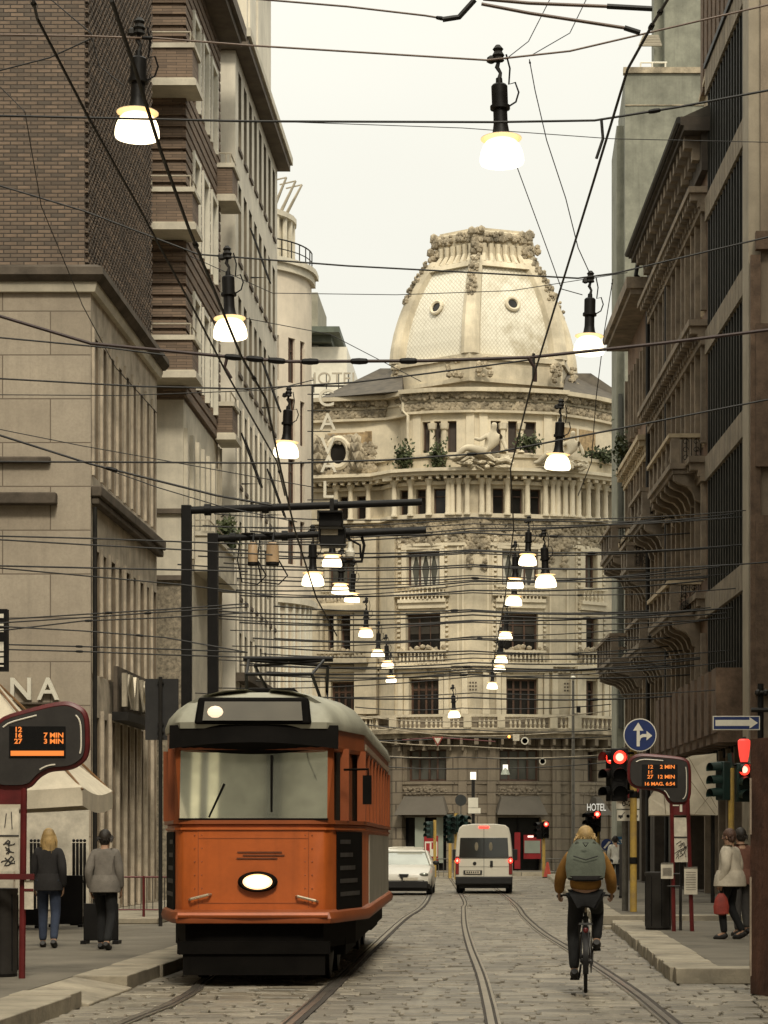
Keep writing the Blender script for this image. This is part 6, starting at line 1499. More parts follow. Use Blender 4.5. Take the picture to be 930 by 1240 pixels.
MB().loft([[Vector((a,b,z)) for a, b in outline(s)] for s, z in ((-.01,2.66),(.0,2.70),(.0,2.92))]).build('upper_band', m_orange2, tram)
# front: windscreen leaning back, corner posts, dark visor
ws = MB(); ws.hexa([(-.83,-.005,1.885),(.83,-.005,1.885),(.83,.03,1.885),(-.83,.03,1.885),(-.83,.10,2.66),(.83,.10,2.66),(.83,.14,2.66),(-.83,.14,2.66)]); wsb = ws.build('windscreen', m_screen_glass, tram)
m = MB(); m.box(-.84,.84,-.03,.01,1.868,1.89); m.box(.19,.215,.005,.10,1.89,2.6); m.tube([(-.5,-.0,1.9),(-.33,.03,2.28)], .012, 5); m.build('frame', m_tblack, wsb)
# curved top edge of the windscreen: a shaped visor
v = MB(); n = 16; secs = []
for i in range(n+1):
    x = -.95+1.9*i/n; q = (x/.95)**2
    secs.append([Vector((x,-.14+.16*q,2.74-.12*q+.05*q)), Vector((x,.12,2.66+.06*q-.06*(1-q))), Vector((x,.14,2.92)), Vector((x,-.06+.12*q,2.94))])
v.loft(secs); v.build('visor', m_tblack, tram, smooth=True)
pm = MB()
for s in (-1, 1):
    pm.hexa([(s*.83,-.0,1.868),(s*.90,.14,1.868),(s*.84,.2,1.868),(s*.80,.1,1.868),(s*.83,.10,2.7),(s*.90,.14,2.7),(s*.84,.2,2.7),(s*.80,.14,2.7)])
    for y in (.75, 1.62): x = .88+(y-.14)*.183; pm.box(s*x-.05, s*x+.05, y-.05, y+.05, 1.868, 2.7)
    y = 1.75
    while y < LN-1.7: pm.box(s*1.165-.03, s*1.165+.03, y, y+.13, 1.868, 2.70); y += 1.21
    for y in (LN-1.6, LN-.7, LN-.16): x = .88+(LN-y-.14)*.183; pm.box(s*x-.05, s*x+.05, y-.05, y+.05, 1.868, 2.7)
pm.build('pillar', m_orange2, tram, split=.0)
for s in (-1, 1):   # platform door and advert on the tapered side
    dd = Vector((s*.295,1.61,0)).normalized(); nn = Vector((s*dd.y*s*s, 0, 0)) if False else Vector((s*abs(dd.y), -abs(dd.x), 0))
    o0 = Vector((s*.88,.14,0)); q = lambda t, o, z: o0+dd*t+nn*o+Vector((0,0,z))
    dm = MB().hexa([q(.18,.004,.85),q(1.45,.004,.85),q(1.45,.02,.85),q(.18,.02,.85),q(.18,.004,1.74),q(1.45,.004,1.74),q(1.45,.02,1.74),q(.18,.02,1.74)]).build('door_panel', m_tblack, tram)
    e = MB()
    for k in range(5): z = 1.0+k*.15; e.hexa([q(.3,.021,z),q(1.3-.12*k,.021,z),q(1.3-.12*k,.024,z),q(.3,.024,z),q(.3,.021,z+.05),q(1.3-.12*k,.021,z+.05),q(1.3-.12*k,.024,z+.05),q(.3,.024,z+.05)])
    e.build('faded_print', M('faded_print', (.05,.045,.04), .6, .4, 6, 0), dm)
    MB().box(s*1.177-.012, s*1.177+.012, 3.2, LN-2.2, .84, 1.72).build('advert_panel', m_tgrey, tram)
    MB().box(s*1.182-.012, s*1.182+.012, 2.0, LN-2.0, 2.73, 2.80).build('gutter_strip', m_chrome, tram)
m = MB(); m.tube([(1.0,.45,2.45),(1.28,.25,2.45),(1.28,.25,2.3)], .015, 6); m.box(1.22,1.32,.2,.26,2.05,2.38); m.build('mirror', m_tblack, tram)
# domed roof
rs = []
for s, z, fy in ((.02,2.90,-.02),(.03,2.97,-.03),(-.02,3.09,.02),(-.12,3.20,.12),(-.28,3.29,.28),(-.50,3.355,.52),(-.74,3.385,.9)): rs.append([Vector((a*(1 if abs(a) > .5 else 1), b, z)) for a, b in outline(s, fy*.6)])
MB().loft(rs).build('roof', m_roof, tram, smooth=True)
# destination box
bx = MB(); bx.hexa([(-.66,-.10,2.945),(.66,-.10,2.945),(.66,.5,2.945),(-.66,.5,2.945),(-.62,-.03,3.25),(.62,-.03,3.25),(.60,.5,3.25),(-.60,.5,3.25)]); db = bx.build('destination_box', m_tblack, tram, bevel=.03)
MB().hexa([(-.56,-.118,2.985),(.56,-.118,2.985),(.56,-.09,2.985),(-.56,-.09,2.985),(-.54,-.068,3.20),(.54,-.068,3.20),(.54,-.04,3.20),(-.54,-.04,3.20)]).build('pane', M_glass('blind_glass', (.16,.14,.10), .12, .7, .3), db)
m = MB(); m.sph((-.42,-.10,3.08), (.09,.035,.07), 10, 6); m.build('lamp', M_emit('blind_lamp', (1,.75,.5), .7, (.5,.4,.3)), db)
# headlight, emblem, handles
MB().lathe([(.10,0),(.235,.0),(.235,-.06),(.20,-.085),(.19,-.06),(.10,-.05)], (0,0,0), 26, 'Y').build('headlight_ring', m_tblack, tram, smooth=True)
hl = [o for o in tram.children if o.name.startswith('headlight_ring')][0]; hl.scale = (.95, 1, .5); hl.location = (.05, -.0, 1.175)
MB().lathe([(.001,-.075),(.12,-.072),(.188,-.055)], (0,0,0), 24, 'Y').build('headlight', M_emit('headlight_lit', (1,.50,.18), 1.5, (.8,.8,.7)), hl, smooth=True)
MB().lathe([(.001,-.082),(.10,-.079),(.135,-.071)], (0,0,0), 20, 'Y').build('headlight_core', M_emit('headlight_core', (1,.82,.6), 3, (.8,.8,.7)), hl, smooth=True)
m = MB()
for k, (a, b) in enumerate(((-.25,.25),(-.19,.28),(-.26,.2))): m.box(.07+a, .07+b, -.012, -.004, 1.50-k*.035, 1.515-k*.035)
m.build('emblem', M('emblem_brown', (.13,.04,.015), .5, .3), tram)
m = MB()
for s, z in ((-1,1.0),(1,.98)): m.tube([(s*.72,-.0,z-.03),(s*.70,-.05,z-.02),(s*.50,-.06,z+.03),(s*.48,-.0,z+.03)], .016, 6)
m.build('grab_handle', m_chrome, tram)
m = MB()   # panel seams, rivets and a service flap on the front
for x in (-.62,.62): m.box(x-.004, x+.004, -.004, .002, .88, 1.76)
m.box(-.618,.618,-.004,.002,1.66,1.668); m.box(-.618,.618,-.004,.002,.93,.938)
for z in (.95,1.1,1.25,1.4,1.55,1.7):
    for x in (-.66,-.58,.58,.66): m.sph((x,0,z), .008, 6, 4)
m.build('seam', m_orange2, tram)
m = MB(); letters(m, '1847', (.52,-.006,1.57), .10, depth=.002, bold=.002); m.build('fleet_number', M('number_cream', (.55,.45,.28), .5, .2), tram) if False else None
m = MB(); m.tube([(-.84,-.06,.80),(0,-.09,.80),(.84,-.06,.80)], .03, 6); m.build('bumper_rail', m_orange, tram, smooth=True)
# underframe, skirts, trucks, fender
ext(outline(-.10), .42, .70, 'skirt', m_tblack)
m = MB(); m.box(-.80,.80,.05,.12,.12,.46); m.box(-.86,.86,.02,.1,.36,.5); m.build('fender', m_tblack, tram)
for y in (1.7, 3.5, LN-3.5, LN-1.7):
    ax = MB().tube([(-.75,y,.34),(.75,y,.34)], .06, 8).build('axle', m_tblack, tram)
    for s in (-1, 1): MB().lathe([(.02,-.06),(.34,-.06),(.36,.05),(.30,.06),(.12,.08),(.02,.08)], (s*.73,y,.35), 22, 'X').build('wheel', m_iron, ax, smooth=True)
for y in (2.6, LN-2.6):
    m = MB(); m.box(-.98,-.86,y-1.4,y+1.4,.3,.5); m.box(.86,.98,y-1.4,y+1.4,.3,.5); m.build('truck_frame', m_tblack, tram)
# pantograph and roof gear
m = MB()
for s in (-1, 1): m.tube([(s*.5,5.0,3.45),(s*.42,3.9,3.78),(s*.5,5.2,4.05)], .022, 6); m.tube([(s*.5,6.4,3.45),(s*.42,7.5,3.78),(s*.5,6.2,4.05)], .022, 6)
m.tube([(-.6,5.7,4.10),(.6,5.7,4.10)], .03, 8); m.tube([(-.6,5.5,4.10),(.6,5.5,4.10)], .03, 8); m.tube([(-.42,3.9,3.78),(.42,3.9,3.78)], .025, 6); m.tube([(-.5,5.2,4.05),(.5,6.2,4.05)], .02, 6); m.tube([(.5,5.2,4.05),(-.5,6.2,4.05)], .02, 6)
m.box(-.6,.6,4.8,6.6,3.36,3.46); m.build('pantograph', m_black, tram)
m = MB(); m.box(-.5,.4,7.5,9.5,3.33,3.62); m.box(-.3,.3,2.6,3.6,3.33,3.52); m.build('roof_box', m_tblack, tram, bevel=.03)
m = MB()
for s, a in ((-1,.7),(1,.35),(1,.5)): m.tube([(s*a,.25,3.12),(s*(a+.12),.1,2.97)], .014, 5)
m.build('roof_strip', m_chrome, tram)
tram.location = (-2.93, 27.9, 0); tram.rotation_euler = (0, 0, R(1.2))

# ---------------------------------------------------------------- beige van, seen from behind
m_van = M('van_beige', (.66,.62,.51), .35, .06, 1, .01, spec=.5); m_plast = M('dark_plastic', (.015,.014,.013), .6, .2, 4, .05); m_tyre = M('tyre', (.012,.012,.011), .85, .2, 8, .2)
van = thing('van', 'beige high roofed van seen from behind with its brake lights lit', 'van', local=True)
hw = .93
def vsec(y, k=1.0, zt=2.25, b=.30, dx=0):
    pts = [(hw-.03,b),(hw,.55),(hw,1.05),(hw-.02,1.45),(hw-.07,1.9),(hw-.13,2.12),(hw-.24,2.21),(.35,2.25)]
    pts = [(x*k, b+(z-b)*(zt-b)/(2.25-b)) for x, z in pts]
    return [Vector((x,y,z)) for x, z in pts]+[Vector((-x,y,z)) for x, z in reversed(pts)]
MB().loft([vsec(0,.97,2.23),vsec(.05,1.0),vsec(3.4),vsec(3.7,1,2.2),vsec(4.4,.96,1.35),vsec(5.0,.9,1.05),vsec(5.1,.8,.8)]).build('body', m_van, van, smooth=True)
wnd = MB(); wnd.prism([(-.80,1.16),(.80,1.16),(.765,1.80),(-.765,1.80)], lambda a, b, t: Vector((a, t, b)), -.012, .0); w_ = wnd.build('rear_window', M_glass('van_glass', (.03,.032,.028), .06, .7), van, bevel=.006)
m = MB(); m.box(-.012,.012,-.018,-.013,1.16,1.8); m.build('door_seam', m_plast, w_)
m = MB()
for x in (-.24,.22): m.sph((x,-.008,1.52), (.07,.012,.15), 8, 6)
m.build('seat_reflection', M('headrest', (.22,.19,.13), .8, .3), w_)
m = MB(); m.box(-.006,.006,-.008,.0,.5,1.15); m.box(-.006,.006,-.008,.0,1.82,2.15); m.box(-.86,.86,-.010,.0,1.135,1.15); m.box(-.80,.80,-.007,.0,.86,.868); m.build('door_seam', m_plast, van)
for s in (-1, 1):
    lt = MB().box(s*.86-.055, s*.86+.055, -.03, .02, .62, 1.20).build('tail_light', M('tail_red', (.22,.02,.018), .3, .2, 3, 0), van, bevel=.01)
    MB().sph((s*.86,-.025,1.06), (.075,.03,.085), 12, 8).build('brake_lamp', m_redlit, lt, smooth=True)
    MB().sph((s*.86,-.045,1.06), (.035,.02,.04), 10, 6).build('lamp_core', m_redcore, lt)
    wh = MB().lathe([(.12,-.1),(.31,-.1),(.33,-.06),(.33,.08),(.31,.11),(.12,.11)], (s*.80,.75,.33), 22, 'X').build('wheel', m_tyre, van, smooth=True)
    MB().lathe([(.01,0),(.2,.0),(.21,.03)], (s*.80+s*.09,.75,.33), 16, 'X').build('rim', m_postg, wh)
    MB().lathe([(.12,-.1),(.31,-.1),(.33,-.06),(.33,.08),(.31,.11),(.12,.11)], (s*.80,4.1,.33), 22, 'X').build('wheel', m_tyre, van, smooth=True)
    m = MB(); m.box(s*1.0-.09, s*1.0+.09, 3.6, 3.75, 1.05, 1.42); m.tube([(s*.9,3.65,1.1),(s*1.0,3.65,1.15)], .03, 6); m.build('mirror', m_plast, van, bevel=.02)
MB().box(-.16,.16,-.02,.01,2.11,2.17).build('brake_light', m_reddark, van)
MB().hexa([(-.92,-.09,.30),(.92,-.09,.30),(.92,.1,.26),(-.92,.1,.26),(-.92,-.09,.54),(.92,-.09,.54),(.93,.1,.56),(-.93,.1,.56)]).build('bumper', m_plast, van, bevel=.03)
MB().box(-.8,.8,.1,4.8,.17,.31).build('underbody', m_plast, van)
pl = MB().box(-.66,-.06,-.03,.0,.62,.75).build('plate_recess', m_plast, van); m = MB(); m.box(-.60,-.12,-.034,-.031,.64,.735); p2_ = m.build('number_plate', m_paper, pl)
m = MB()
for k in range(6): m.box(-.56+k*.07,-.52+k*.07,-.037,-.0345,.66,.715)
m.build('print', m_ink, p2_)
m = MB(); m.lathe([(.001,-.02),(.055,-.018),(.06,.0)], (-.30,0,.97), 14, 'Y'); m.build('badge', m_plast, van); MB().box(.20,.29,-.035,.0,.86,1.06).build('handle', m_plast, van, bevel=.01)
van.location = (XP(586,80), 80, .0)

# ---------------------------------------------------------------- white cars
m_car = M('car_white', (.66,.63,.54), .25, .05, 1, .0, spec=.6); m_cglass = M_glass('car_glass', (.30,.31,.26), .05, .8, .45)
def make_car(label, name='car'):
    c = thing(name, label, 'car', local=True, group='white cars queuing at the crossing')
    def sec(y, w, z0, z1, r=.12): 
        p = [(w-.05,z0),(w,z0+.12),(w,z1-r),(w-r*.5,z1-r*.2),(w-r*2,z1)]
        return [Vector((a,y,b)) for a, b in p]+[Vector((-a,y,b)) for a, b in reversed(p)]
    MB().loft([sec(-.02,.62,.35,.55),sec(.03,.76,.24,.66),sec(.25,.84,.20,.76),sec(1.1,.87,.20,.93),sec(1.35,.87,.2,.97),sec(3.2,.87,.2,.98),sec(3.9,.84,.22,.95),sec(4.1,.74,.3,.85)]).build('body', m_car, c, smooth=True)
    MB().loft([[Vector((s*w,y,z)) for s, w, y, z in ((1,.80,1.15,.92),(-1,.80,1.15,.92),(-1,.80,3.8,.93),(1,.80,3.8,.93))],[Vector((s*w,y,z)) for s, w, y, z in ((1,.62,1.95,1.36),(-1,.62,1.95,1.36),(-1,.60,3.4,1.34),(1,.60,3.4,1.34))]]).build('cabin', m_cglass, c, bevel=.02)
    MB().loft([[Vector((s*w,y,z)) for s, w, y, z in ((1,.63,1.92,1.355),(-1,.63,1.92,1.355),(-1,.61,3.45,1.335),(1,.61,3.45,1.335))],[Vector((s*w,y,z)) for s, w, y, z in ((1,.5,2.1,1.43),(-1,.5,2.1,1.43),(-1,.5,3.2,1.41),(1,.5,3.2,1.41))]]).build('roof', m_car, c, bevel=.02)
    m = MB()
    for s in (-1,1): m.tube([(s*.81,1.1,.93),(s*.63,1.93,1.37)], .035, 6); m.tube([(s*.80,3.8,.94),(s*.61,3.45,1.35)], .045, 6); m.tube([(s*.80,2.5,.95),(s*.63,2.5,1.37)], .03, 6)
    m.build('roof_pillar', m_car, c, smooth=True)
    MB().hexa([(-.74,-.045,.22),(.74,-.045,.22),(.84,.25,.2),(-.84,.25,.2),(-.72,-.05,.44),(.72,-.05,.44),(.82,.2,.44),(-.82,.2,.44)]).build('lower_grille', m_plast, c, bevel=.02)
    m = MB(); m.prism([(-.16,.66),(.16,.66),(.0,.40)], lambda a, b, t: Vector((a, t, b)), -.06, -.01); m.build('grille', m_plast, c)
    m = MB(); m.box(-.02,.44,-.065,-.05,.46,.55); m.build('number_plate', m_paper, c)
    for s in (-1, 1):
        MB().sph((s*.62,.06,.64), (.15,.09,.065), 12, 8).build('headlight', m_cglass, c, smooth=True)
        for y in (.8, 3.3): MB().lathe([(.1,-.09),(.29,-.09),(.31,-.05),(.31,.06),(.29,.09),(.1,.09)], (s*.77,y,.31), 20, 'X').build('wheel', m_tyre, c, smooth=True)
        MB().sph((s*.96,1.5,1.0), (.11,.06,.075), 10, 6).build('mirror', m_plast, c, smooth=True)
    MB().box(-.72,.72,.1,3.9,.12,.24).build('underbody', m_plast, c)
    return c
car = make_car('white car coming towards the camera, half hidden behind the orange tram'); car.location = (XP(489,77.5), 77.5, 0)
m = MB(); m.tube([(-.55,2.2,1.46),(.55,2.2,1.46)], .022, 6); m.box(-.3,.5,2.1,3.0,1.44,1.50); m.build('roof_rack', m_car, car)
c2 = copy_tree(car); c2['label'] = 'second white car farther off, behind the roof of the nearer white car'; c2.location = (XP(482,92), 92, .0)
# ---------------------------------------------------------------- people
m_skin = M('skin', (.42,.25,.16), .6, .12, 6, .02); m_bhair = M('blond_hair', (.42,.28,.11), .6, .35, 8, .3, 60); m_dhair = M('dark_hair', (.025,.018,.012), .6, .3, 8, .3, 60)
m_shoe = M('shoe', (.02,.018,.016), .6, .2)
def cloth(name, col): return M(name, col, .9, .22, 5, .25, 30)
def finger(mb, p, d, up, l, r, curl):
    d = d.normalized(); side = d.cross(up).normalized(); pts = [p]; a = d
    for k in range(3):
        a = (Matrix.Rotation(curl*(k+1)*.5, 3, side) @ a).normalized(); pts.append(pts[-1]+a*l*(.42,.33,.25)[k])
    mb.tube(pts, [r, r*.95, r*.85, r*.55], 6)
def hand(mb, wrist, d, palm, s, curl=.35):
    """palm of the hand, four unequal fingers and a thumb leaving the side near the wrist; palm = direction the palm faces"""
    d = d.normalized(); palm = (palm-d*palm.dot(d)).normalized(); t = d.cross(palm).normalized()*s
    secs = []
    for k, w_, h_ in ((0,.024,.018),(.03,.034,.016),(.075,.040,.014),(.092,.036,.012)):
        secs.append([wrist+d*k+t*w_*math.cos(a*math.pi/5)+palm*h_*math.sin(a*math.pi/5) for a in range(10)])
    mb.loft(secs)
    for k, (o, l) in enumerate(((-.030,.070),(-.011,.079),(.010,.074),(.029,.058))): finger(mb, wrist+d*.082+t*o, d+t*o*2, -palm, l, .0088, -curl)
    finger(mb, wrist+d*.028-t*.03, d*.7-t*.75+palm*.25, -palm, .062, .0100, -curl*.6)
def person(label, loc, yaw, J, mats, height=1.70, group=None, hair='short', long_hair=False, hem=.86, curl=.35, hat=None):
    """J: joints for the 1.70 m figure, x to its right, facing +y"""
    t = thing('person', label, 'person', group=group, local=True); s = height/1.70
    V = {k: Vector(v)*s for k, v in J.items()}
    hd = V['head']; f = (V['face']-hd).normalized(); upv = (V['crown']-V['neck']).normalized(); rt = f.cross(upv).normalized()
    names = ['pelvis','belly','chest','neck','head','crown','sl','el','wl','sr','er','wr','hl','kl','al','tl','hr','kr','ar','tr']
    rad = dict(pelvis=(.135,.105), belly=(.125,.095), chest=(.145,.10), neck=(.052,.052), head=(.078,.09), crown=(.06,.07), sl=(.062,.062), sr=(.062,.062), el=(.042,.042), er=(.042,.042), wl=(.027,.027), wr=(.027,.027), hl=(.088,.09), hr=(.088,.09), kl=(.058,.06), kr=(.058,.06), al=(.038,.042), ar=(.038,.042), tl=(.034,.028), tr=(.034,.028))
    E = [('pelvis','belly'),('belly','chest'),('chest','neck'),('neck','head'),('head','crown'),('chest','sl'),('sl','el'),('el','wl'),('chest','sr'),('sr','er'),('er','wr'),('pelvis','hl'),('hl','kl'),('kl','al'),('al','tl'),('pelvis','hr'),('hr','kr'),('kr','ar'),('ar','tr')]
    def sk(keys, grow, mat, name, sub=2, over=None, parent=None):
        ks = [k for k in names if k in keys]; ix = {k: i for i, k in enumerate(ks)}
        N = []
        for k in ks:
            a, b = rad[k] if not (over and k in over) else over[k]; N.append((*V[k], (a+grow)*s, (b+grow)*s))
        v_, f_2 = skin_mesh(N, [(ix[a], ix[b]) for a, b in E if a in ix and b in ix], sub)
        return MB().add(v_, f_2), mat, name
    mb, _, _ = sk(names, 0, None, 'body')
    # face, ears
    hc = (hd+V['crown'])/2
    mb.sph(hc+upv*.005, (.075*s,.092*s,.108*s), 14, 10)
    for q in (-1, 1):
        mb.sph(hc+f*.082*s+rt*q*.031*s+upv*.012*s, .012*s, 8, 6); mb.sph(hc+rt*q*.078*s-upv*.005*s, (.012*s,.022*s,.032*s), 8, 6)
    mb.tube([hc+f*.085*s+upv*.015*s, hc+f*.108*s-upv*.025*s, hc+f*.086*s-upv*.032*s], [.008*s,.014*s,.008*s], 6)
    mb.tube([hc+f*.083*s-upv*.055*s+rt*.022*s, hc+f*.09*s-upv*.056*s, hc+f*.083*s-upv*.055*s-rt*.022*s], [.004*s,.007*s,.004*s], 6); mb.sph(hc+f*.055*s-upv*.085*s, .034*s, 8, 6)
    for w_, e_, sd in (('wl','el',-1),('wr','er',1)):
        d = V[w_]-V[e_]; hand(mb, V[w_], d, Vector((-sd,.15,0)) if abs(d.normalized().z) > .5 else Vector((0,0,-1)), -sd, curl)
    b = mb.build('body', m_skin, t, smooth=True)
    mb, m_, n_ = sk(['pelvis','hl','kl','al','hr','kr','ar'], .016, mats['legs'], 'trousers', over=dict(pelvis=(.112,.10))); mb.build('trousers', mats['legs'], t, smooth=True)
    mb, m_, n_ = sk(['pelvis','belly','chest','neck','sl','el','wl','sr','er','wr'], mats.get('grow', .028), mats['top'], 'jacket', over=dict(el=(.036-mats.get('grow',.028)*.45,)*2, er=(.036-mats.get('grow',.028)*.45,)*2, sl=(.062-mats.get('grow',.028)*.3,)*2, sr=(.062-mats.get('grow',.028)*.3,)*2, pelvis=mats.get('hem', (.15,.12)), neck=mats.get('collar', (.060,.060)), wl=(.030-mats.get('grow',.028)*.5,)*2, wr=(.030-mats.get('grow',.028)*.5,)*2))
    if mats.get('skirt', True):   # hem of the jacket hanging over the hips
        hx_, hy_ = mats.get('hem', (.15,.12)); gr = mats.get('grow', .028)*.6; pc = V['pelvis']
        mb.loft([[pc+Vector((math.cos(a*math.pi/8)*(hx_*k+gr)*s, math.sin(a*math.pi/8)*(hy_*k+gr)*s, z*s)) for a in range(16)] for z, k in ((.14,.8),(.06,.98),(-.04,1.06),(-.10,1.08),(-.11,1.0))], caps=True)
    mb.build('jacket', mats['top'], t, smooth=True)
    m = MB()
    for a, b2 in (('al','tl'),('ar','tr')):
        p, q = V[a], V[b2]; dn = Vector((0,0,-1)); d = (q-p).normalized(); m.tube([p-d*.045+dn*.03, p+dn*.035, p.lerp(q,.55)+dn*.03, q, q+d*.05], [.034*s,.048*s,.045*s,.042*s,.02*s], 10)
    m.build('shoes', m_shoe, t, smooth=True)
    m = MB(); m.sph(hc+upv*.028*s-f*.016*s, (.092*s,.108*s,.112*s), 14, 10)
    if long_hair:
        m.loft([[hc-f*(.05+.0*k)*s+rt*math.cos(a*math.pi/6)*w_*s+f*math.sin(a*math.pi/6)*h_*s-upv*k*s for a in range(12)] for k, w_, h_ in ((-.06,.07,.06),(0,.092,.07),(.08,.098,.062),(.17,.10,.05),(.25,.085,.04),(.29,.04,.02))])
    else: m.sph(hc-upv*.03*s-f*.04*s, (.078*s,.06*s,.075*s), 12, 8)
    for _ in range(90):   # loose strands
        a = random.uniform(-2.6,2.6); e = random.uniform(-.1,1.3); d = (-f*math.cos(a)+rt*math.sin(a))*math.cos(e)+upv*math.sin(e)
        if d.dot(f) > .45 and e < .7: continue
        p0 = hc+Vector((0,0,0))+d*.10*s; l = random.uniform(.12,.3) if long_hair else random.uniform(.03,.075)
        side = (d-upv*d.dot(upv)); m.tube([p0, p0+side*.02*s-upv*l*.4, p0+side*random.uniform(-.03,.035)*s-upv*l+rt*random.uniform(-.02,.02)], [.009*s,.008*s,.002*s], 4)
    m.build('hair', mats['hair'], t, smooth=True)
    t.location = loc; t.rotation_euler = (0, 0, yaw)
    return t, V
def stand(step=.12, arm=.06):
    return dict(pelvis=(0,0,.93), belly=(0,0,1.10), chest=(0,.0,1.30), neck=(0,.0,1.45), head=(0,.02,1.54), crown=(0,.02,1.64), face=(0,.15,1.54),
        sl=(-.165,0,1.385), el=(-.215,-.05+arm,1.11), wl=(-.205,.04+arm,.87), sr=(.165,0,1.385), er=(.215,-.05-arm,1.11), wr=(.205,.05-arm,.87),
        hl=(-.085,0,.89), kl=(-.095,.04+step,.50), al=(-.095,step*.9,.085), tl=(-.10,.13+step*.9,.035), hr=(.085,0,.89), kr=(.095,.03,.49), ar=(.095,-.12-step,.11), tr=(.10,.01-step,.04))
g0 = (1.45)*F
def at_feet(px, Y, zg): return Vector((XP(px,Y), Y, zg))
p1, _ = person('woman with long blond hair in a black jacket and blue jeans walking away', at_feet(59,34.9,.14), R(4), stand(.10), dict(legs=cloth('denim',(.028,.038,.065)), top=cloth('black_cloth',(.016,.014,.013)), hair=m_bhair, hem=(.175,.16), grow=.045), 1.66, 'people on the pavements', long_hair=True)
p2, _ = person('person with dark hair in a grey jacket and black trousers walking on the left pavement', at_feet(127,34.2,.14), R(-6), stand(.14,-.05), dict(legs=cloth('black_trousers',(.010,.010,.010)), top=cloth('grey_cloth',(.17,.15,.125)), hair=m_dhair, hem=(.185,.16), grow=.05), 1.64, 'people on the pavements')
J = stand(.06,.02); p3, V3 = person('stout person in a pale jacket and black trousers by the bus stop', at_feet(884,37.6,.155), R(62), J, dict(legs=cloth('black_trousers',(.010,.010,.010)), top=cloth('pale_cloth',(.50,.44,.34)), hair=M('brown_hair',(.10,.05,.03),.6,.3,8,.3,60), hem=(.22,.19), grow=.075), 1.66, 'people on the pavements', curl=.9)
p5_, _ = person('person in a reddish brown top half hidden behind the stout pale jacketed person', at_feet(897,38.9,.155), R(25), stand(-.08,-.03), dict(legs=cloth('grey_trousers',(.06,.055,.05)), top=cloth('russet_cloth',(.16,.07,.045)), hair=m_dhair, hem=(.18,.15), grow=.05), 1.68, 'people on the pavements')
w3 = Vector((XP(868,37.5),37.45,.155+.60)); 
hw_ = Matrix.Rotation(R(62), 3, 'Z') @ V3['wl'] + Vector(p3.location); 
m = MB(); hz = hw_+Vector((0,0,-.10)); m.loft([[hz+Vector((math.cos(a*math.pi/6)*w_, math.sin(a*math.pi/6)*w_*.4, z)) for a in range(12)] for z, w_ in ((-.05,.04),(-.12,.09),(-.25,.12),(-.36,.11),(-.38,.05))])
bag = thing('shopping_bag', 'small red bag hanging from the hand of the person in the pale jacket', 'bag', hz+Vector((0,0,-.38))); m.build('pouch', M('red_bag',(.30,.045,.03),.6,.25,6,.2), bag, smooth=True); m = MB(); m.tube([hz+Vector((-.04,0,-.06)), hz+Vector((-.02,0,.03)), hz+Vector((.02,0,.03)), hz+Vector((.04,0,-.06))], .006, 5); m.build('handle', m_ink, bag)
p4, _ = person('distant man in a white shirt and dark trousers walking away behind the cyclist', at_feet(745,78,.16), R(3), stand(.08), dict(legs=cloth('navy_cloth',(.018,.019,.024)), top=cloth('white_cloth',(.62,.60,.52)), hair=m_dhair, hem=(.15,.12)), 1.68, 'people on the pavements')
# ---- bicycle and rider
bk = thing('bicycle', 'dark city bicycle under the rider in the ochre jacket', 'bicycle', local=True)
def bike_wheel(y):
    w_ = MB(); n = 40
    w_.tube([Vector((0, y+.325*math.cos(a*2*math.pi/n), .345+.325*math.sin(a*2*math.pi/n))) for a in range(n+1)], .019, 8, False); wo = w_.build('wheel', m_tyre, bk, smooth=True)
    r_ = MB(); r_.tube([Vector((0, y+.30*math.cos(a*2*math.pi/n), .345+.30*math.sin(a*2*math.pi/n))) for a in range(n+1)], .009, 6, False)
    for a in range(16): r_.tube([Vector(((.025 if a % 2 else -.025), y, .345)), Vector((0, y+.30*math.cos(a*math.pi/8), .345+.30*math.sin(a*math.pi/8)))], .0018, 4)
    r_.build('rim', m_chrome, wo); MB().tube([(-.05,y,.345),(.05,y,.345)], .022, 8).build('hub', m_iron, wo)
bike_wheel(0); bike_wheel(1.05)
m = MB(); BB, ST, HT, HB = Vector((0,.44,.29)), Vector((0,.26,.86)), Vector((0,.86,.88)), Vector((0,.90,.66))
m.tube([BB,ST], .016, 8); m.tube([ST-Vector((0,-.01,.06)),HT], .015, 8); m.tube([BB,HB], .018, 8); m.tube([HT+Vector((0,-.02,.06)),HB], .019, 8)
for s in (-1, 1): m.tube([BB+Vector((s*.03,0,0)), (s*.055,0,.345)], .010, 6); m.tube([ST+Vector((s*.02,0,-.05)), (s*.055,0,.345)], .009, 6); m.tube([HB, HB+Vector((s*.045,.02,-.05)), (s*.05,1.05,.345)], .012, 6)
m.build('frame', M('bike_paint',(.02,.02,.018),.4,.2), bk, smooth=True)
m = MB(); m.tube([ST,(0,.21,.97)], .013, 8); m.build('seat_post', m_chrome, bk)
m = MB(); m.loft([[Vector((x*w_,y,z+.025*k)) for x, k in ((-1,0),(-.6,1),(.6,1),(1,0),(.5,-1),(-.5,-1))] for y, w_, z in ((.08,.06,.985),(.14,.085,.985),(.24,.06,.985),(.36,.022,.98))]); m.build('saddle', m_black, bk, smooth=True)
m = MB(); m.tube([HT,(0,.83,1.0)], .015, 8); m.tube([(-.29,.66,1.02),(-.24,.74,1.03),(-.1,.83,1.02),(.1,.83,1.02),(.24,.74,1.03),(.29,.66,1.02)], .012, 8); m.tube([(-.30,.64,1.02),(-.27,.70,1.025)], .017, 8); m.tube([(.30,.64,1.02),(.27,.70,1.025)], .017, 8); m.build('handlebar', m_iron, bk)
m = MB(); n = 14
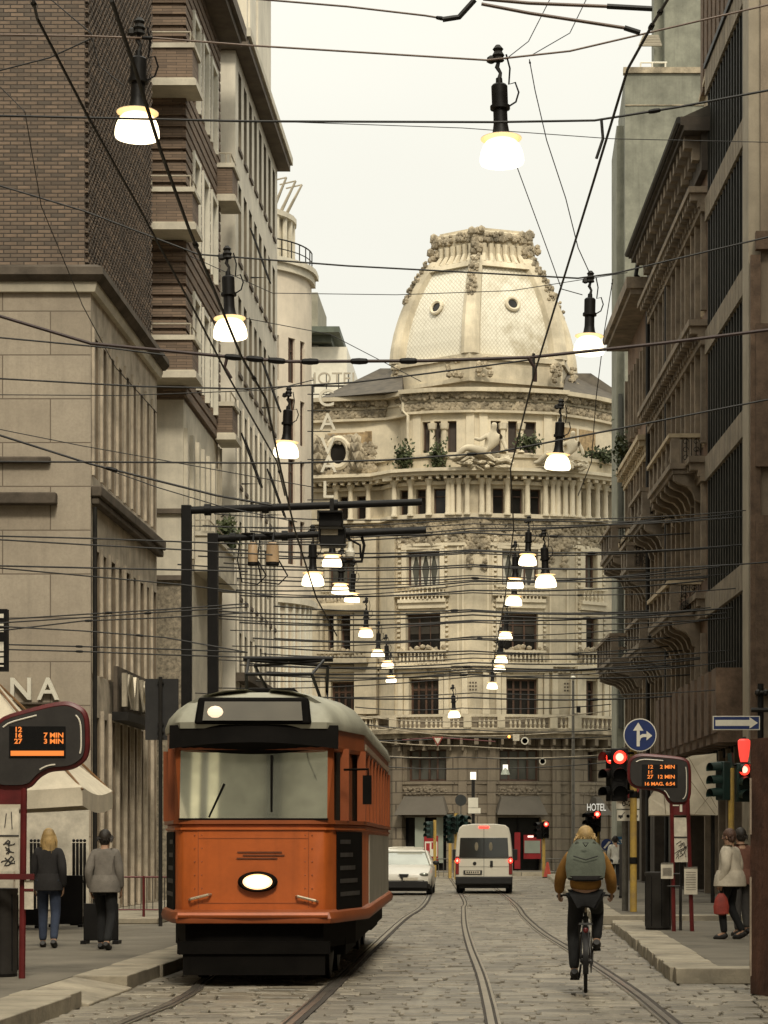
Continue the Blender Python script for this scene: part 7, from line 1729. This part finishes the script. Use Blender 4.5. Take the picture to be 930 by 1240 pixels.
m.loft([[Vector((x, .375*math.cos(a), .345+.375*math.sin(a)+dz_)) for x, dz_ in ((-.03,-.008),(0,.006),(.03,-.008))] for a in [math.pi*(.25+.85*k/n) for k in range(n+1)]], caps=False, closed=False); m.build('mudguard', m_black, bk, smooth=True)
m = MB()
for s in (-1, 1): m.tube([(s*.07,-.25,.74),(s*.07,.22,.74)], .008, 6); m.tube([(s*.06,0,.37),(s*.07,-.1,.74)], .007, 6)
for y in (-.25,-.1,.05,.2): m.tube([(-.07,y,.74),(.07,y,.74)], .007, 6)
m.build('rack', m_iron, bk); m = MB(); m.sph((0,-.27,.68), (.03,.02,.03), 10, 6); m.build('reflector', M('dark_red_lens',(.10,.01,.01),.3,.2), bk)
m = MB(); m.lathe([(.02,-.01),(.095,-.005),(.095,.005),(.02,.01)], BB+Vector((.06,0,0)), 20, 'X')
PL, PR = Vector((-.115,.40,.135)), Vector((.115,.50,.445))
m.tube([BB+Vector((-.05,0,0)), Vector((-.07,.41,.14))], .012, 6); m.tube([BB+Vector((.07,0,0)), Vector((.075,.49,.44))], .012, 6); m.build('crank', m_iron, bk)
for q in (PL, PR): MB().box(q.x-.05, q.x+.05, q.y-.04, q.y+.05, q.z-.012, q.z+.012).build('pedal', m_black, bk)
bloc = Vector((XP(709.5,26.2), 26.3, .012)); bk.location = bloc; bk.rotation_euler = (0,0,R(-1.5))
J = dict(pelvis=(0,.14,1.065), belly=(0,.17,1.20), chest=(0,.25,1.38), neck=(0,.30,1.52), head=(0,.345,1.60), crown=(0,.36,1.70), face=(0,.49,1.585),
    sl=(-.17,.27,1.455), el=(-.275,.42,1.22), wl=(-.285,.60,1.06), sr=(.17,.27,1.455), er=(.275,.42,1.22), wr=(.285,.60,1.06),
    hl=(-.09,.17,1.01), kl=(-.13,.40,.62), al=(-.12,.31,.235), tl=(-.12,.45,.175), hr=(.09,.17,1.01), kr=(.13,.55,.86), ar=(.12,.42,.545), tr=(.12,.55,.485))
cy, Vc = person('cyclist with blond hair in an ochre jacket and black trousers riding away', bloc, R(-1.5), J, dict(legs=cloth('black_trousers',(.010,.010,.010)), top=cloth('ochre_cloth',(.33,.165,.035)), hair=m_bhair, hem=(.165,.135), grow=.055, skirt=False), 1.70, curl=.8)
bp_ = thing('backpack', 'green grey backpack on the back of the cyclist', 'backpack', local=True)
m = MB(); secs = []
for z, w_, d0, d1 in ((1.20,.13,.02,.10),(1.23,.20,-.02,.12),(1.34,.215,-.05,.14),(1.48,.20,-.035,.15),(1.58,.15,.0,.17),(1.64,.08,.08,.19)):
    cy_ = (z-1.2)*.42; secs.append([Vector((x*w_, cy_+d0-.06+(d1-d0)*(.5-.5*y), z)) for x, y in ((-.75,-1),(-1,-.4),(-1,.5),(-.7,1),(.7,1),(1,.5),(1,-.4),(.75,-1))])
m.loft(secs); m.build('pack', cloth('pack_cloth',(.085,.095,.07)), bp_, smooth=True)
m = MB(); m.loft([[Vector((x*w_, (z-1.2)*.42+d0-.075+.10*(.5-.5*y), z)) for x, y in ((-.75,-1),(-1,0),(-.7,1),(.7,1),(1,0),(.75,-1))] for z, w_, d0 in ((1.19,.10,.03),(1.21,.185,-.0),(1.25,.20,-.02))]); m.build('base', cloth('black_cloth',(.016,.014,.013)), bp_, smooth=True)
m = MB()
for s in (-1, 1): m.tube([(s*.09,.12,1.60),(s*.12,.26,1.56),(s*.13,.40,1.45),(s*.14,.30,1.24),(s*.15,.12,1.24)], .018, 6)
m.build('strap', cloth('strap_cloth',(.05,.055,.04)), bp_); m = MB(); m.tube([(-.13,-.04,1.46),(0,-.055,1.42),(.13,-.04,1.46)], .006, 5); m.tube([(0,-.02,1.56),(-.03,-.035,1.60),(.03,-.035,1.60),(0,-.02,1.56)], .006, 5); m.build('zip', m_black, bp_)
bp_.location = bloc; bp_.rotation_euler = (0,0,R(-1.5))
